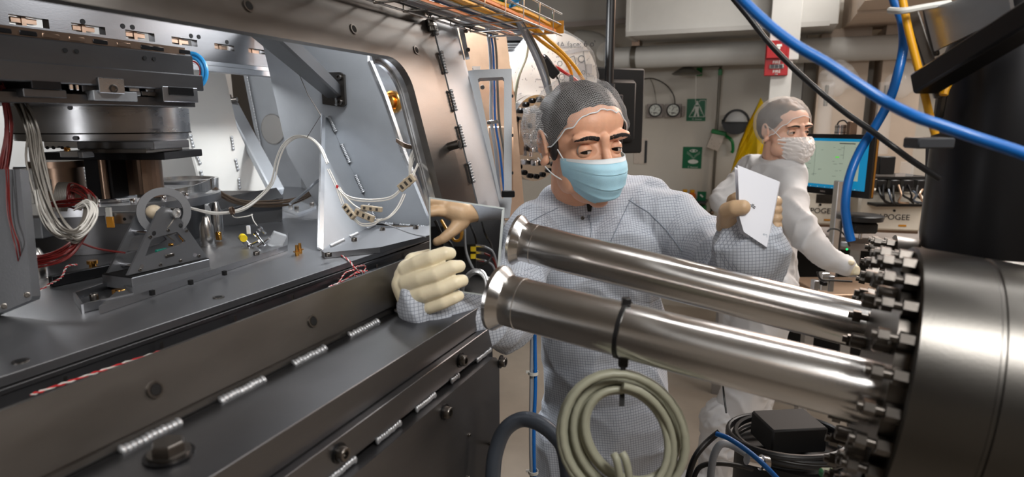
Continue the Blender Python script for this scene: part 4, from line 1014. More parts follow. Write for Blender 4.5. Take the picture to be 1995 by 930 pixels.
for a, c in zip(tc_, tc_[1:] + tc_[:1]):
    b = new(); plate(b, [a, c, c + DZ * .014, a + DZ * .014], .003, (sum(tc_, V((0, 0, 0))) / 4 - a)); obj('tray_wall', b, M['alu'], ty, smooth=False)
b = new(); plate(b, [p_ + DZ * .002 for p_ in tc_], .0018, -DZ); obj('tray_floor', b, M['alu_dark'], ty, smooth=False)
screw(ty, Pz(184, 585, ZT + .002), DZ, .006, .010, M['bolt'])
b = new(); box(b, Pz(232, 570, ZT + .008), (.018, .012, .010), BR, .001); obj('brass_block', b, M['brass'], ty)

# guide pins: pointed steel bullets
def bullet(x, y, r, h, lb, d_=None):
    p_ = Pz(x, y, ZT) if d_ is None else P(x, y, d_)
    t = thing('guide_pin', lb, 'pin', p_)
    b = new(); lathe(b, p_, DZ, [(0, r * 1.12), (.004, r * 1.12), (.004, r), (h * .68, r), (h, r * .42), (h, 0)], 28); obj('pin_body', b, M['steel'], t)
bullet(405, 480, .0150, .066, 'pointed steel guide pin just right of the triangular mount')
bullet(426, 462, .0130, .085, 'taller pointed steel guide pin with a brass nut, behind the other')
bullet(76, 545, .016, .056, 'pointed steel guide pin at the far left behind the red cable loop')
b = new(); box(b, Pz(427, 470, ZT) + DZ * .012, (.012, .01, .02), BR, .002); solo('brass_nut_block', b, M['brass'], 'small brass nut block at the foot of the taller guide pin', 'block')
b = new(); a = P(320, 440, 1.45)
def plug(x, y, lb, h=.022):
    p_ = Pz(x, y, ZT); t = thing('brass_plug', lb, 'plug', p_)
    b = new(); lathe(b, p_, DZ, [(0, .0042), (h * .35, .0042), (h * .35, .0075), (h * .42, .0075), (h * .42, .0035), (h, .003)], 16); obj('plug_body', b, M['brass'], t)
plug(579, 498, 'brass plug on the table, nearer of the pair'); plug(585, 494, 'brass plug on the table, farther of the pair'); 
p_ = Pz(183, 535, ZT); t = thing('brass_plug', 'brass plug standing alone left of the triangular mount', 'plug', p_); b = new(); lathe(b, p_, DZ, [(0, .006), (.02, .006), (.02, .009), (.026, .009)], 16); obj('plug_body', b, M['brass'], t)
# tilted bench bar at mid left and grey open box bars
b = new(); a = Pz(100, 560, ZT); c = Pz(240, 530, ZT); box(b, (a + c) / 2 + DZ * .01, (.012, (c - a).length, .018), basis(DZ, c - a) if False else Matrix.Rotation(math.atan2((c - a).y, (c - a).x) - PI / 2, 3, 'Z'), .001)
solo('black_rail', b, M['bolt_dark'], 'dark bar lying on the table behind the small tray', 'bar')
# curved polished band and dark block right of the mount
b = new(); band = [P(310, 395, 1.40), P(360, 388, 1.42), P(395, 378, 1.46), P(418, 366, 1.52)]
sp_ = smooth_path(band, 6)
for p_, q in zip(sp_, sp_[1:]): plate(b, [p_, q, q + DZ * .026, p_ + DZ * .026], .004)
bmesh.ops.remove_doubles(b, verts=b.verts[:], dist=1e-4); solo('curved_band', b, M['steel'], 'bright curved steel band ending at the brown cable, right of the ring', 'band')
b = new(); a = Pz(418, 445, ZT); c = Pz(548, 420, ZT)
plate(b, [P(418, 420, 1.62), P(550, 395, 1.7), P(550, 430, 1.7), P(418, 480, 1.62)], .06); SB_ = solo('step_block', b, M['charcoal'], 'dark step block behind the guide pins', 'block', smooth=False)
b = new(); plate(b, [P(430, 408, 1.62), P(552, 385, 1.72), P(552, 413, 1.72), P(418, 420, 1.62)], .05); obj('upper_rim', b, M['steel'], SB_, smooth=False)
# bolted bright foot plate at the back of the table
t = thing('foot_plate', 'bright bolted foot plate at the back of the table under the cable', 'plate', Pz(590, 405, ZT))
b = new(); plate(b, [Pz(x, y, ZT + .01) for x, y in ((552, 405), (580, 415), (616, 402), (585, 393))], .0095, -DZ); obj('plate', b, M['alu_bright'], t, smooth=False)
for x, y in ((566, 402), (578, 408), (608, 401)): screw(t, Pz(x, y, ZT + .01), DZ, .007, .01, M['bolt'])
# small acrylic photodiode mount
q = Pz(490, 480, ZT)
t = thing('acrylic_mount', 'small clear acrylic mount with steel screws and a yellow disc lying on the table', 'mount', q)
b = new(); R = Matrix.Rotation(.5, 3, 'Y') @ Matrix.Rotation(.5, 3, 'Z'); box(b, P(540, 468, 1.3), (.028, .012, .032), R, .001); obj('acrylic_block', b, M['acrylic'], t)
b = new(); cyl(b, P(472, 462, 1.3), P(475, 465, 1.29), .0075, .0075, 20); obj('yellow_disc', b, M['yellow_label'], t)
b = new(); box(b, P(478, 472, 1.3), (.036, .004, .012), Matrix.Rotation(.85, 3, 'Y'), .001); obj('bracket', b, M['alu_bright'], t)
b = new(); box(b, P(484, 448, 1.31), (.008, .003, .018), None, .0005); obj('white_flag', b, M['paper'], t)
for x0, y0, x1, y1 in ((498, 485, 525, 465), (500, 458, 516, 478), (508, 447, 517, 455), (488, 478, 505, 470)):
    b = new(); cyl(b, P(x0, y0, 1.3), P(x1, y1, 1.29), .0026, .0026, 10); cyl(b, P(x0, y0, 1.3), P(x0, y0, 1.3) + (P(x0, y0, 1.3) - P(x1, y1, 1.29)).normalized() * .004, .005, .005, 10); obj('thumb_screw', b, M['chrome'], t)

# ================================================================== WIRING IN THE CHAMBER
def harness(name, label, pts, n, spread, r, mt, seed=0, cat='cable', group=None):
    b = new(); wires(b, pts, n, spread, r, 5, seed)
    o = solo(name, b, M[mt], label, cat, group); o['kind'] = 'stuff'; return o
harness('wire_bundle', 'thick bundle of clear grey wires hanging in a long loop at the left', [P(-20, 155, .95), P(30, 190, .93), P(62, 250, .92), P(72, 320, .92), P(92, 400, .92), P(120, 450, .92), P(150, 462, .92), P(172, 430, .94), P(178, 395, .97), P(165, 380, 1.0)], 16, .012, .0016, 'clear_wire', 1)
harness('wire_bundle', 'white wires in a round loop under the grey bundle', [P(150, 408, .96), P(172, 395, .95), P(181, 415, .93), P(165, 448, .92), P(135, 462, .92), P(105, 448, .92), P(88, 415, .92), P(75, 370, .92)], 10, .009, .0013, 'white_wire', 2)
harness('wire_bundle', 'dark red wire bundle sweeping down the left edge and under the loops', [P(5, 170, .9), P(18, 250, .9), P(8, 330, .9), P(-8, 410, .89), P(-4, 480, .89), P(25, 508, .9), P(80, 508, .91), P(130, 490, .92), P(165, 450, .94), P(178, 410, .96)], 14, .010, .0014, 'red_wire', 3)
harness('wire_bundle', 'dark red wires wound above the white loop', [P(95, 400, 1.0), P(120, 398, .99), P(160, 395, .98), P(178, 400, .97), P(168, 378, .98), P(140, 365, 1.0), P(135, 395, 1.0), P(160, 405, .98)], 9, .008, .0012, 'red_wire', 4)
harness('wire_bundle', 'thin red wires hanging loosely down the left upright', [P(12, 330, .85), P(18, 400, .85), P(22, 440, .85), P(34, 480, .85), P(38, 505, .86)], 3, .006, .0009, 'red_wire', 5)
b = new(); tube(b, [P(95, 405, .94), P(130, 455, .93), P(180, 482, .95), P(243, 493, 1.0)], .0018, 6); solo('red_lead', b, M['red_wire'], 'red lead running from the loops to the foot of the triangular mount', 'cable')
b = new(); tube(b, [P(10, 250, .9), P(20, 380, .9), P(47, 465, .9)], .0012, 6); solo('red_lead', b, M['red_wire'], 'single red lead hanging beside the upright', 'cable')
b = new(); twist(b, [P(64, 575, .96), P(95, 555, .98), P(120, 540, 1.0), P(130, 520, 1.02), P(150, 516, 1.04)], .0008, .0012, 9, 0); o = solo('twisted_wire', b, M['bright_red_wire'], 'red and white twisted wire rising by the lone brass plug', 'cable')
b = new(); twist(b, [P(64, 575, .96), P(95, 555, .98), P(120, 540, 1.0), P(130, 520, 1.02), P(150, 516, 1.04)], .0008, .0012, 9, PI); obj('white_strand', b, M['white_wire'], o, off=o.location)
b = new()
for k in range(10): tube(b, [P(100 + k * 3.2, 412, 1.02), P(104 + k * 3.2, 390, 1.02), P(110 + k * 3, 362, 1.03), P(118 + k * 2.6, 357, 1.04), P(128 + k * 1.5, 368, 1.04)], .0016, 5, 3)
o = solo('ribbon_cable', b, M['clear_wire'], 'grey ribbon cable folded over above the red wires', 'cable'); o['kind'] = 'stuff'
# white bundle in the middle
harness('wire_bundle', 'white bundle arching from the gusset down towards the mount', [P(637, 318, 1.42), P(622, 285, 1.45), P(600, 268, 1.48), P(575, 267, 1.48), P(552, 285, 1.47), P(540, 315, 1.46), P(530, 355, 1.45), P(505, 385, 1.43), P(470, 408, 1.4), P(420, 415, 1.38), P(370, 405, 1.36), P(310, 388, 1.36)], 6, .0045, .0014, 'white_wire', 6)
harness('cable_bundle', 'brown cable bundle sagging along the back of the table', [P(418, 368, 1.55), P(445, 385, 1.56), P(480, 396, 1.6), P(530, 398, 1.65), P(575, 392, 1.7), P(610, 375, 1.75), P(640, 345, 1.8)], 9, .009, .0022, 'brown_wire', 7)
b = new(); tube(b, [P(565, 398, 1.6), P(600, 370, 1.66), P(612, 358, 1.7), P(630, 345, 1.72)], .004, 8); solo('steel_hose', b, M['alu_bright'], 'thin bright hose lying over the brown bundle', 'hose')
b = new(); tube(b, [P(450, 404, 1.4), P(455, 423, 1.4), P(480, 422, 1.4), P(492, 418, 1.41)], .0014, 6); tube(b, [P(490, 418, 1.4), P(494, 430, 1.38), P(501, 440, 1.37)], .0012, 6); o = solo('white_lead', b, M['white_wire'], 'loose white lead below the arching bundle', 'cable'); o['kind'] = 'stuff'
for x, y, d_ in ((540, 313, 1.45), (528, 355, 1.44), (452, 412, 1.39)):
    pass
b = new(); lathe(b, P(452, 411, 1.38), V((.9, .1, .2)), [(-.003, .008), (-.003, .0095), (.003, .0095), (.003, .008)], 14, True); solo('cable_tie', b, M['bronze'], 'small brown tie round the white bundle near the guide pins', 'cable tie')
# coil of white wire at the post
b = new(); rr = random.Random(9)
for k in range(8):
    x = 815 + rr.uniform(-6, 6); y0 = 282 + rr.uniform(-5, 5); tube(b, [P(800 + rr.uniform(-4, 4), 345, 1.2), P(x - 12, 310, 1.2), P(x + 4, y0, 1.21), P(x + 20 + rr.uniform(-3, 5), 300, 1.22), P(x + 12 + rr.uniform(0, 8), 335, 1.22), P(x + 26, 352, 1.23)], .0011, 5, 5)
o = solo('wire_coil', b, M['white_wire'], 'coil of thin white wires bunched against the bright window post', 'cable'); o['kind'] = 'stuff'
b = new()
for k in range(4): tube(b, [P(772, 271 + k * 1.5, 1.25), P(795, 283 + k * 2, 1.25), P(828, 287 - k * 1.5, 1.27)], .0019, 5)
o = solo('cable_bundle', b, M['brown_wire'], 'short brown leads crossing the bright gap beside the post', 'cable'); o['kind'] = 'stuff'
# beige connectors and their leads in front of the gusset
def conn(lb, x0, y0, x1, y1, w_, th, d_=1.16):
    a = P(x0, y0, d_); c = P(x1, y1, d_ - .01); t = thing('wire_connector', lb, 'connector', (a + c) / 2)
    ax = (c - a).normalized(); R = basis(ax, V((0, -1, 0)))
    b = new(); box(b, (a + c) / 2, (w_, th, (c - a).length), R, .001); body = obj('housing', b, M['beige'], t, smooth=False)
    for k in (-.30, 0, .30):
        b = new(); q = (a + c) / 2 + ax * ((c - a).length * k) - R.col[1] * (-1 if R.col[1].y > 0 else 1) * 0
        f_ = R.col[1] if R.col[1].dot(EYE - q) > 0 else -R.col[1]
        box(b, q + f_ * (th / 2), (w_ * .55, .0012, .0045), R); obj('latch_slot', b, M['steel_dark'], t)
    b = new(); box(b, a.lerp(c, .5), (w_ * 1.12, th * .7, .003), R, .0004); obj('rib', b, M['beige'], t)
    return a, c
conn('wide beige wire connector hanging near the bright wall edge', 779, 368, 806, 345, .016, .010, 1.15)
conn('beige wire connector at the left of the hanging group of three', 671, 400, 690, 425, .011, .008, 1.13)
conn('beige wire connector lying level at the right of the hanging group of three', 704, 404, 744, 409, .009, .008, 1.12)
conn('beige wire connector at the bottom middle of the hanging group of three', 692, 412, 728, 428, .012, .008, 1.13)
b = new()
for dx in (-2, 2):
    tube(b, [P(640 + dx, 330, 1.2), P(655 + dx, 362, 1.16), P(668 + dx, 398, 1.13)], .0013, 5)
    tube(b, [P(660 + dx, 365, 1.16), P(680, 385 + dx, 1.15), P(720, 391 + dx, 1.15), P(760, 386 + dx, 1.15), P(780, 370 + dx, 1.15)], .0013, 5)
    tube(b, [P(660, 372 + dx, 1.15), P(690, 400, 1.13), P(715, 415 + dx, 1.12)], .0013, 5)
    tube(b, [P(788 + dx, 378, 1.15), P(775 + dx, 405, 1.14), P(755 + dx, 425, 1.13), P(732, 430 + dx, 1.13)], .0013, 5)
    tube(b, [P(688, 425 + dx, 1.13), P(705, 438 + dx, 1.12), P(728, 436 + dx, 1.12), P(745, 426, 1.12)], .0013, 5)
    tube(b, [P(803 + dx, 345, 1.16), P(812, 325 + dx, 1.18), P(818 + dx * 2, 312, 1.2)], .0013, 5)
o = solo('white_leads', b, M['white_wire'], 'white leads looping between the beige connectors', 'cable'); o['kind'] = 'stuff'
b = new(); box(b, P(657, 364, 1.155), (.004, .004, .006), None, .0005); solo('red_marker', b, M['bright_red_wire'], 'tiny red marker sleeve on the white leads', 'sleeve')
b = new(); tube(b, [P(738, 432, 1.13), P(760, 440, 1.12), P(800, 455, 1.1), P(830, 462, 1.08)], .0012, 6); solo('grey_lead', b, M['grey_wire'], 'thin grey lead running from the connectors to the window sill', 'cable')
b = new(); tube(b, [P(548, 75, 1.3), P(585, 150, 1.32), P(600, 185, 1.34), P(625, 225, 1.36), P(598, 268, 1.45)], .0008, 5, 1); solo('thin_line', b, M['steel_dark'], 'thin dark line from the strut to the white bundle', 'line')
# red and white twisted wires falling into the channel
pth = [[Pz(626, 489, ZT + .004), Pz(660, 496, ZT + .003), Pz(680, 508, ZT + .003), Pz(693, 524, ZT + .004), Pn(710, 533, NT + .01), Pn(700, 528, NT + .012), Pn(668, 548, NT + .012), Pn(640, 560, NT + .015)],
       [Pn(690, 526, NT + .01), Pn(672, 533, NT + .012), Pn(655, 556, NT + .014), Pn(620, 572, NT + .016), Pn(585, 590, NT + .02), Pn(480, 628, NT + .03), Pn(350, 672, NT + .045), Pn(200, 722, NT + .05), Pn(60, 770, NT + .055)],
       [Pz(694, 520, ZT + .004), Pn(712, 519, NT + .01), Pn(703, 540, NT + .014), Pn(690, 534, NT + .016), Pn(716, 528, NT + .018)]]
rw = None
for i, p in enumerate(pth):
    for ph, mt in ((0, 'bright_red_wire'), (PI, 'white_wire')):
        b = new(); twist(b, p, .0009, .0011, 14 if i != 1 else 30, ph)
        if rw is None: rw = solo('twisted_wire', b, M[mt], 'red and white twisted wires dropping from the gusset into the channel', 'cable')
        else: obj('strand', b, M[mt], rw, off=rw.location)
# blue tubing seen beside the stage
t = thing('blue_hose_coil', 'bright blue hose coil showing past the right end of the optical stage', 'hose', P(385, 160, 1.45))
for k, (mt, r_) in enumerate((('blue_bright', .026), ('blue_bright', .034), ('bright_red_wire', .019))):
    c = P(375, 138, 1.5); b = new(); tube(b, [c + V((r_ * math.cos(a), 0, r_ * 1.2 * math.sin(a))) for a in [-PI / 2 + PI * i / 8 for i in range(9)]], .005 if k < 2 else .002, 8, 3); obj('coil_turn', b, M[mt], t)

# ================================================================== BESIDE THE CHAMBER, BEHIND THE FIRST MAN
hf = thing('handle_frame', 'grey aluminium frame with a tall slot and an orange-lit side, right of the chamber post', 'frame', P(960, 400, 1.45))
DFH = 1.45
def fpl(pts, d=DFH): return [P(x, y, d) for x, y in pts]
b = new(); plate(b, fpl([(908, 139), (925, 136), (997, 134), (997, 392), (993, 425), (978, 425)]), .03, None, [fpl([(931, 155), (934, 152), (979, 150), (982, 153), (982, 380), (979, 388), (975, 380)])])
obj('frame_plate', b, M['alu_matte'], hf, smooth=False)
for y in (187, 264, 338): 
    q = P(997, y, DFH); b = new(); cyl(b, q + DN * .0015 + V((0, .012, 0)), q + DN * .003 + V((0, .012, 0)), .004, .004, 10); obj('side_hole', b, M['hole'], hf)
ub = thing('corner_bracket', 'small aluminium corner bracket above the handle frame', 'bracket', P(900, 110, 1.42))
b = new(); plate(b, fpl([(891, 44), (893, 40), (974, 29), (976, 36), (906, 48), (903, 52), (914, 110), (906, 112)], 1.42), .02); obj('bracket_plate', b, M['alu_matte'], ub, smooth=False)
for x, y in ((905, 60), (910, 97)):
    screw(ub, P(x + 2, y, 1.41), EYE - P(x, y, 1.41), .005, .006, M['bolt'])
# vacuum vessel with bolted flange
AX = V((.72, -.66, -.03)).normalized()
fc = P(1047, 270, 1.85); FRR = .128
vv = thing('vacuum_vessel', 'steel vacuum vessel with a bolted round flange behind the man on the left', 'vessel', V((fc.x, fc.y, fc.z - .2)))
b = new(); lathe(b, fc, AX, [(-.55, .10), (-.05, .10), (-.05, FRR), (-.024, FRR), (-.022, FRR - .003), (-.020, FRR), (0, FRR), (0, .03), (.004, .03), (.004, 0)], 56); obj('vessel_body', b, M['steel'], vv)
RA = basis(AX)
for k in range(24):
    a = 2 * PI * k / 24; q = fc + RA @ V((math.cos(a) * (FRR - .014), math.sin(a) * (FRR - .014), 0))
    shared('flange_bolt', 'fb', cap_screw(.0078, .009), M['bolt_dark'], vv, q, RA)
def face(px, py): return hit(px, py, fc, AX)
for x, y in ((1030, 216), (1035, 265), (1040, 290), (1045, 316)):
    q = face(x, y); R = Matrix((AX.cross(DZ).normalized(), AX, DZ)).transposed()
    b = new(); box(b, q + AX * .02 + R.col[0] * -.0, (.05, .03, .014), R, .003); lt = obj('black_latch', b, M['black'], vv)
    b = new(); box(b, q + AX * .02 + R.col[0] * .03, (.02, .02, .016), R, .002); obj('latch_jaw', b, M['chrome'], lt)
for x, y in ((1018, 240), (1029, 292)):
    q = face(x, y); b = new(); cyl(b, q - DZ * .018 + AX * .012, q + DZ * .018 + AX * .012, .006, .006, 12); obj('thumb_nut', b, M['chrome'], vv)
q = face(1013, 268); b = new(); box(b, q + AX * .004, (.02, .006, .10), Matrix((AX.cross(DZ).normalized(), AX, DZ)).transposed(), .001); obj('strap_plate', b, M['copper'], vv)
q = face(1030, 245); shared('flange_bolt', 'fb', cap_screw(.0078, .009), M['bolt_dark'], vv, q, RA)
# warm steel wall left of the vessel, with clip and vertical hoses
cw = thing('vessel_panel', 'warm toned steel panel behind the handle frame', 'panel', P(950, 420, 1.72))
b = new(); plate(b, [P(880, 20, 1.66), P(985, 60, 1.74), P(1000, 190, 1.74), P(1012, 430, 1.74), P(960, 430, 1.66)], .02); obj('panel_sheet', b, M['copper'], cw, smooth=False)
b = new(); plate(b, [P(950, 60, 2.3), P(1100, 50, 2.3), P(1100, 280, 2.3), P(960, 280, 2.3)], .02); obj('rear_sheet', b, M['alu'], cw, smooth=False)
b = new(); box(b, P(975, 325, 1.70), (.07, .04, .22), None, .004); obj('copper_block', b, M['copper'], cw)
for x, y in ((940, 170), (893 + 15, 60)): screw(cw, P(x, y, 1.65), EYE - P(x, y, 1.65), .006, .008, M['bolt'])
b = new(); box(b, P(928, 133, 1.655), (.022, .003, .010), None); o = obj('small_label', b, M['paper_print'], cw)
for i, (mt, dx, r_, lb) in enumerate((('blue_wire', 6, .0028, 'blue tube running down behind the handle frame'), ('grey_wire', 0, .0042, 'grey hose running down behind the handle frame beside the blue tube'), ('clear_wire', 12, .003, 'thin brownish hose right of the blue tube behind the handle frame'))):
    b = new(); tube(b, [P(945 + dx, 42, 1.55), P(954 + dx, 90, 1.55), P(957 + dx, 160, 1.55), P(957 + dx * 1.3, 235, 1.55), P(966 + dx * 1.4, 300, 1.55), P(975 + dx * 1.6, 400, 1.55)], r_, 8); solo('hose', b, M[mt], lb, 'hose')
b = new(); box(b, P(960, 238, 1.53), (.028, .012, .009), Matrix.Rotation(-.1, 3, 'Y'), .001); o = solo('hose_clip', b, M['alu'], 'small metal clip holding the hoses behind the handle frame', 'clip'); screw(o, P(953, 239, 1.52), V((0, -1, 0)), .005, .003)
b = new(); tube(b, [P(1030, 70, 1.7), P(1025, 110, 1.72), P(1010, 150, 1.72), P(1002, 200, 1.75), P(998, 260, 1.76)], .005, 8); solo('hose', b, M['beige_cable'], 'pale hose hanging right of the handle frame under the cable tray', 'hose')
b = new(); box(b, P(990, 378, 1.38), (.03, .02, .014), None, .002); o = solo('black_catch', b, M['bolt_dark'], 'small black catch at the foot of the handle frame', 'catch')
# wrapped round cover with printing
wc = P(1078, 156, 1.86); WRD = .138
wp = thing('wrapped_cover', 'film wrapped round paper cover with printed diagram and handwriting', 'cover', wc - DZ * WRD)
WX = V((.97, .2, 0)).normalized(); WY = V((-.2, .97, 0)).normalized(); WZ = V((-.03, -.1, 1)).normalized(); WN = WX.cross(WZ).normalized()
if WN.y > 0: WN = -WN
b = new(); lathe(b, wc, -WN, [(0, WRD), (.05, WRD), (.05, 0), (0, 0)][:3], 48)
obj('paper_disc', b, M['paper_print'], wp)
def wq(px, py, o=.002): return hit(px, py, wc, WN) + WN * o
b = new(); plate(b, [wq(1098, 160), wq(1098, 140), wq(1140, 118), wq(1143, 160)], .0008, WN); obj('grey_print_block', b, M['print_grey'], wp, smooth=False)
b = new(); plate(b, [wq(1085, 103), wq(1135, 92), wq(1137, 99), wq(1087, 110)], .0008, WN); obj('grey_print_block', b, M['print_grey'], wp, smooth=False)
for x, y, r_ in ((1132, 115, .011), (1094, 150, .010), (1090, 124, .008), (1097, 160, .006), (1136, 141, .006)):
    b = new(); lathe(b, wq(x, y, .0035), WN, [(0, r_), (.0006, r_), (.0006, r_ * .75), (0, r_ * .75)], 20, True); obj('printed_circle', b, M['print_dark'], wp)
b = new()
for p in (((1100, 115), (1118, 109)), ((1118, 109), (1122, 125)), ((1122, 125), (1104, 131)), ((1104, 131), (1100, 115)), ((1136, 100), (1143, 155))): tube(b, [wq(*p[0], .003), wq(*p[1], .003)], .0012, 4, 1)
o = obj('line_drawing', b, M['print_dark'], wp); o['kind'] = 'stuff'
WM = Matrix((WX, -WN.cross(WX) if (-WN.cross(WX)).z > 0 else WN.cross(WX), WN)).transposed()
for s_, x, y, sz in (("MA face: 6 o'", 1119, 87, .028), ('MIRROR', 1136, 106, .012)):
    if s_ != 'MIRROR': text(wp, s_, sz * .88, wq(x, y, .003), WM @ Matrix.Rotation(.06, 3, 'Z'), M['print_dark'])
for x, y in ((1098, 91), (1123, 90), (1142, 98), (1150, 148), (1056, 170), (1065, 132), (1050, 155)):
    b = new(); box(b, wq(x, y, .003), (.022, .0008, .004), WM @ Matrix.Rotation(PI / 2, 3, 'X')); obj('printed_line', b, M['print_grey'], wp)
b = new(); box(b, wq(1147, 134, .003), (.018, .0008, .028), WM @ Matrix.Rotation(PI / 2, 3, 'X')); obj('printed_code_block', b, M['print_grey'], wp)
b = new(); lathe(b, wc, WN, [(-.055, WRD + .006), (.0, WRD + .007), (.006, WRD * .9), (.007, WRD * .5), (.006, .0)], 60)
for v in b.verts: v.co += WN * (.004 * noise.noise(v.co * 40)) + (v.co - wc).normalized() * .006 * noise.noise(v.co * 30)
obj('film', b, M['film'], wp)
# white foil edge strip
b = new(); tube(b, [P(1036, 120, 1.95), P(1052, 135, 1.94), P(1068, 130, 1.94), P(1058, 160, 1.93), P(1050, 190, 1.93)], .003, 5); obj('film_crease', b, M['film'], wp)

# cable tray of steel wires and its cables
ct = thing('cable_tray', 'wire basket cable tray running along the top of the chamber', 'tray', S(1.3, -.55, 1.79))
TN0, TN1, TZ, TH_ = -.66, -.49, 1.808, .050
for k, n_ in enumerate((TN1, TN1 - .048, TN1 - .095, TN0)):
    b = new(); cyl(b, S(.55, n_, TZ), S(1.50, n_, TZ), .0022, .0022, 6); obj('long_wire', b, M['steel'], ct)
for n_, z_ in ((TN1, TZ + TH_), (TN0, TZ + TH_), (TN1, TZ + TH_ / 2)):
    b = new(); cyl(b, S(.55, n_, z_), S(1.50, n_, z_), .0022, .0022, 6); obj('long_wire', b, M['steel'], ct)
for k in range(10):
    s_ = .58 + .095 * k; b = new(); tube(b, [S(s_, TN1, TZ + TH_), S(s_, TN1, TZ - .002), S(s_, TN0, TZ - .002), S(s_, TN0, TZ + TH_)], .0022, 6, 1); obj('cross_wire', b, M['steel'], ct)
b = new(); box(b, S(1.50, TN1 - .02, TZ + .02), (.05, .002, .03), BR); obj('end_tag', b, M['amber'], ct)
tray_c = [('orange_wire', 'nearer orange'), ('yellow_wire', 'nearest yellow'), ('green_wire', 'nearer green'), ('yellow_wire', 'middle yellow'), ('grey_wire', 'nearer grey'), ('navy_wire', 'nearer navy'), ('green_wire', 'farther green'), ('navy_wire', 'farther navy'), ('orange_wire', 'farther orange'), ('grey_wire', 'farther grey'), ('yellow_wire', 'farthest yellow'), ('black', 'only black')]
rr = random.Random(21)
for i, (mt, cn_) in enumerate(tray_c):
    n_ = TN1 - .012 - .0138 * i; z_ = TZ + .009 + (.016 if i % 3 == 1 else 0) + (.03 if i % 4 == 2 else 0)
    b = new(); tube(b, [S(.55, n_, z_)] + [S(.66 + .165 * j, n_ + rr.uniform(-.004, .004), z_ + rr.uniform(-.003, .004)) for j in range(5)] + [S(1.48, n_, z_)], .0055 if i < 4 else .0045, 7, 4)
    solo('tray_cable', b, M[mt], cn_ + ' cable of those lying in the wire cable tray', 'cable')
# bundle leaving the tray over the wrapped cover
def cb_(lb, mt, r_, pts): b = new(); tube(b, [P(*p) for p in pts], r_, 8); return solo('cable', b, M[mt], lb, 'cable')
cb_('red cable crossing in front of the wrapped cover', 'bright_red_wire', .0048, [(968, -15, 1.25), (990, 10, 1.3), (1012, 40, 1.4), (1035, 82, 1.5), (1060, 115, 1.62), (1095, 138, 1.7), (1128, 162, 1.75), (1150, 200, 1.8)])
cb_('upper yellow cable crossing in front of the wrapped cover', 'yellow_wire', .0052, [(1000, 20, 1.4), (1030, 42, 1.45), (1055, 66, 1.5), (1085, 92, 1.6), (1110, 118, 1.7), (1128, 142, 1.75), (1142, 170, 1.8), (1150, 210, 1.85)])
cb_('lower yellow cable curving in front of the wrapped cover', 'yellow_wire', .0048, [(1015, 45, 1.45), (1040, 68, 1.5), (1065, 88, 1.56), (1092, 108, 1.64), (1108, 130, 1.72), (1114, 150, 1.76), (1118, 200, 1.8)])
cb_('yellow striped cable ending at the black connector', 'yellow_wire', .0035, [(1010, 30, 1.42), (1020, 55, 1.44), (1032, 78, 1.5), (1045, 98, 1.55), (1055, 113, 1.58)])
cb_('thick grey cable dropping left of the black connector', 'grey_wire', .0052, [(978, -10, 1.25), (996, 20, 1.3), (1015, 55, 1.38), (1035, 95, 1.46), (1050, 130, 1.52), (1062, 165, 1.58), (1072, 200, 1.62), (1076, 240, 1.66)])
cb_('second grey cable beside the thick grey cable', 'grey_wire', .0048, [(1006, 30, 1.36), (1028, 70, 1.44), (1046, 105, 1.5), (1062, 140, 1.56), (1072, 175, 1.6), (1080, 215, 1.64)])
cb_('thin pale grey cable at the right of the falling grey cables', 'pipe_grey', .0035, [(1012, 34, 1.38), (1040, 80, 1.46), (1058, 118, 1.52), (1068, 150, 1.57), (1076, 185, 1.6), (1086, 230, 1.66)])
cn2 = thing('black_connector', 'black plug connector hanging in front of the wrapped cover', 'connector', P(1069, 131, 1.6))
b = new(); a, c = P(1055, 113, 1.58), P(1083, 147, 1.62); box(b, (a + c) / 2, (.028, .022, (c - a).length), basis(c - a, V((0, -1, 0))), .004); obj('plug_body', b, M['black'], cn2)
b = new(); box(b, P(1066, 138, 1.6), (.012, .012, .032), basis(c - a, V((0, -1, 0))), .003); obj('plug_clip', b, M['black_matte'], cn2)
b = new(); tube(b, [c, P(1089, 158, 1.65), P(1091, 168, 1.66)], .0025, 6); obj('plug_lead', b, M['black'], cn2)
b = new(); box(b, P(1092, 167, 1.66), (.012, .01, .01), None, .002); obj('red_tip', b, M['bright_red_wire'], cn2)
b = new(); box(b, P(1113, 155, 1.72), (.012, .01, .025), None, .003); solo('black_plug', b, M['black'], 'small black plug between the red and yellow cables', 'plug')
b = new(); a = P(993, 13, 1.27)
tube(b, [a + V((-.016, 0, .006)), a + V((.0, -.014, -.002)), a + V((.016, 0, .008)), a + V((.006, .012, .012)), a + V((-.016, 0, .006))], .0035, 6); tie = solo('blue_cable_tie', b, M['blue_bright'], 'bright blue tie knotted round the cable bundle at the top', 'cable tie')
b = new(); tube(b, [a + V((.004, -.012, 0)), P(1002, 5, 1.24), P(1020, -6, 1.22)], .0028, 6); obj('tail', b, M['blue_bright'], tie, off=tie.location)
# dark under-tray unit
b = new()
for k in range(4): box(b, P(1000, 84 + k * 5, 1.9 - k * .01), (.14, .03, .004), None)
solo('vent_grille', b, M['bolt_dark'], 'dark slatted vent under the cable tray', 'vent')['kind'] = 'stuff'
b = new(); box(b, P(985, 72, 1.9), (.12, .05, .035), None, .004); solo('dark_fitting', b, M['bolt_dark'], 'dark machine fitting under the cable tray', 'fitting')

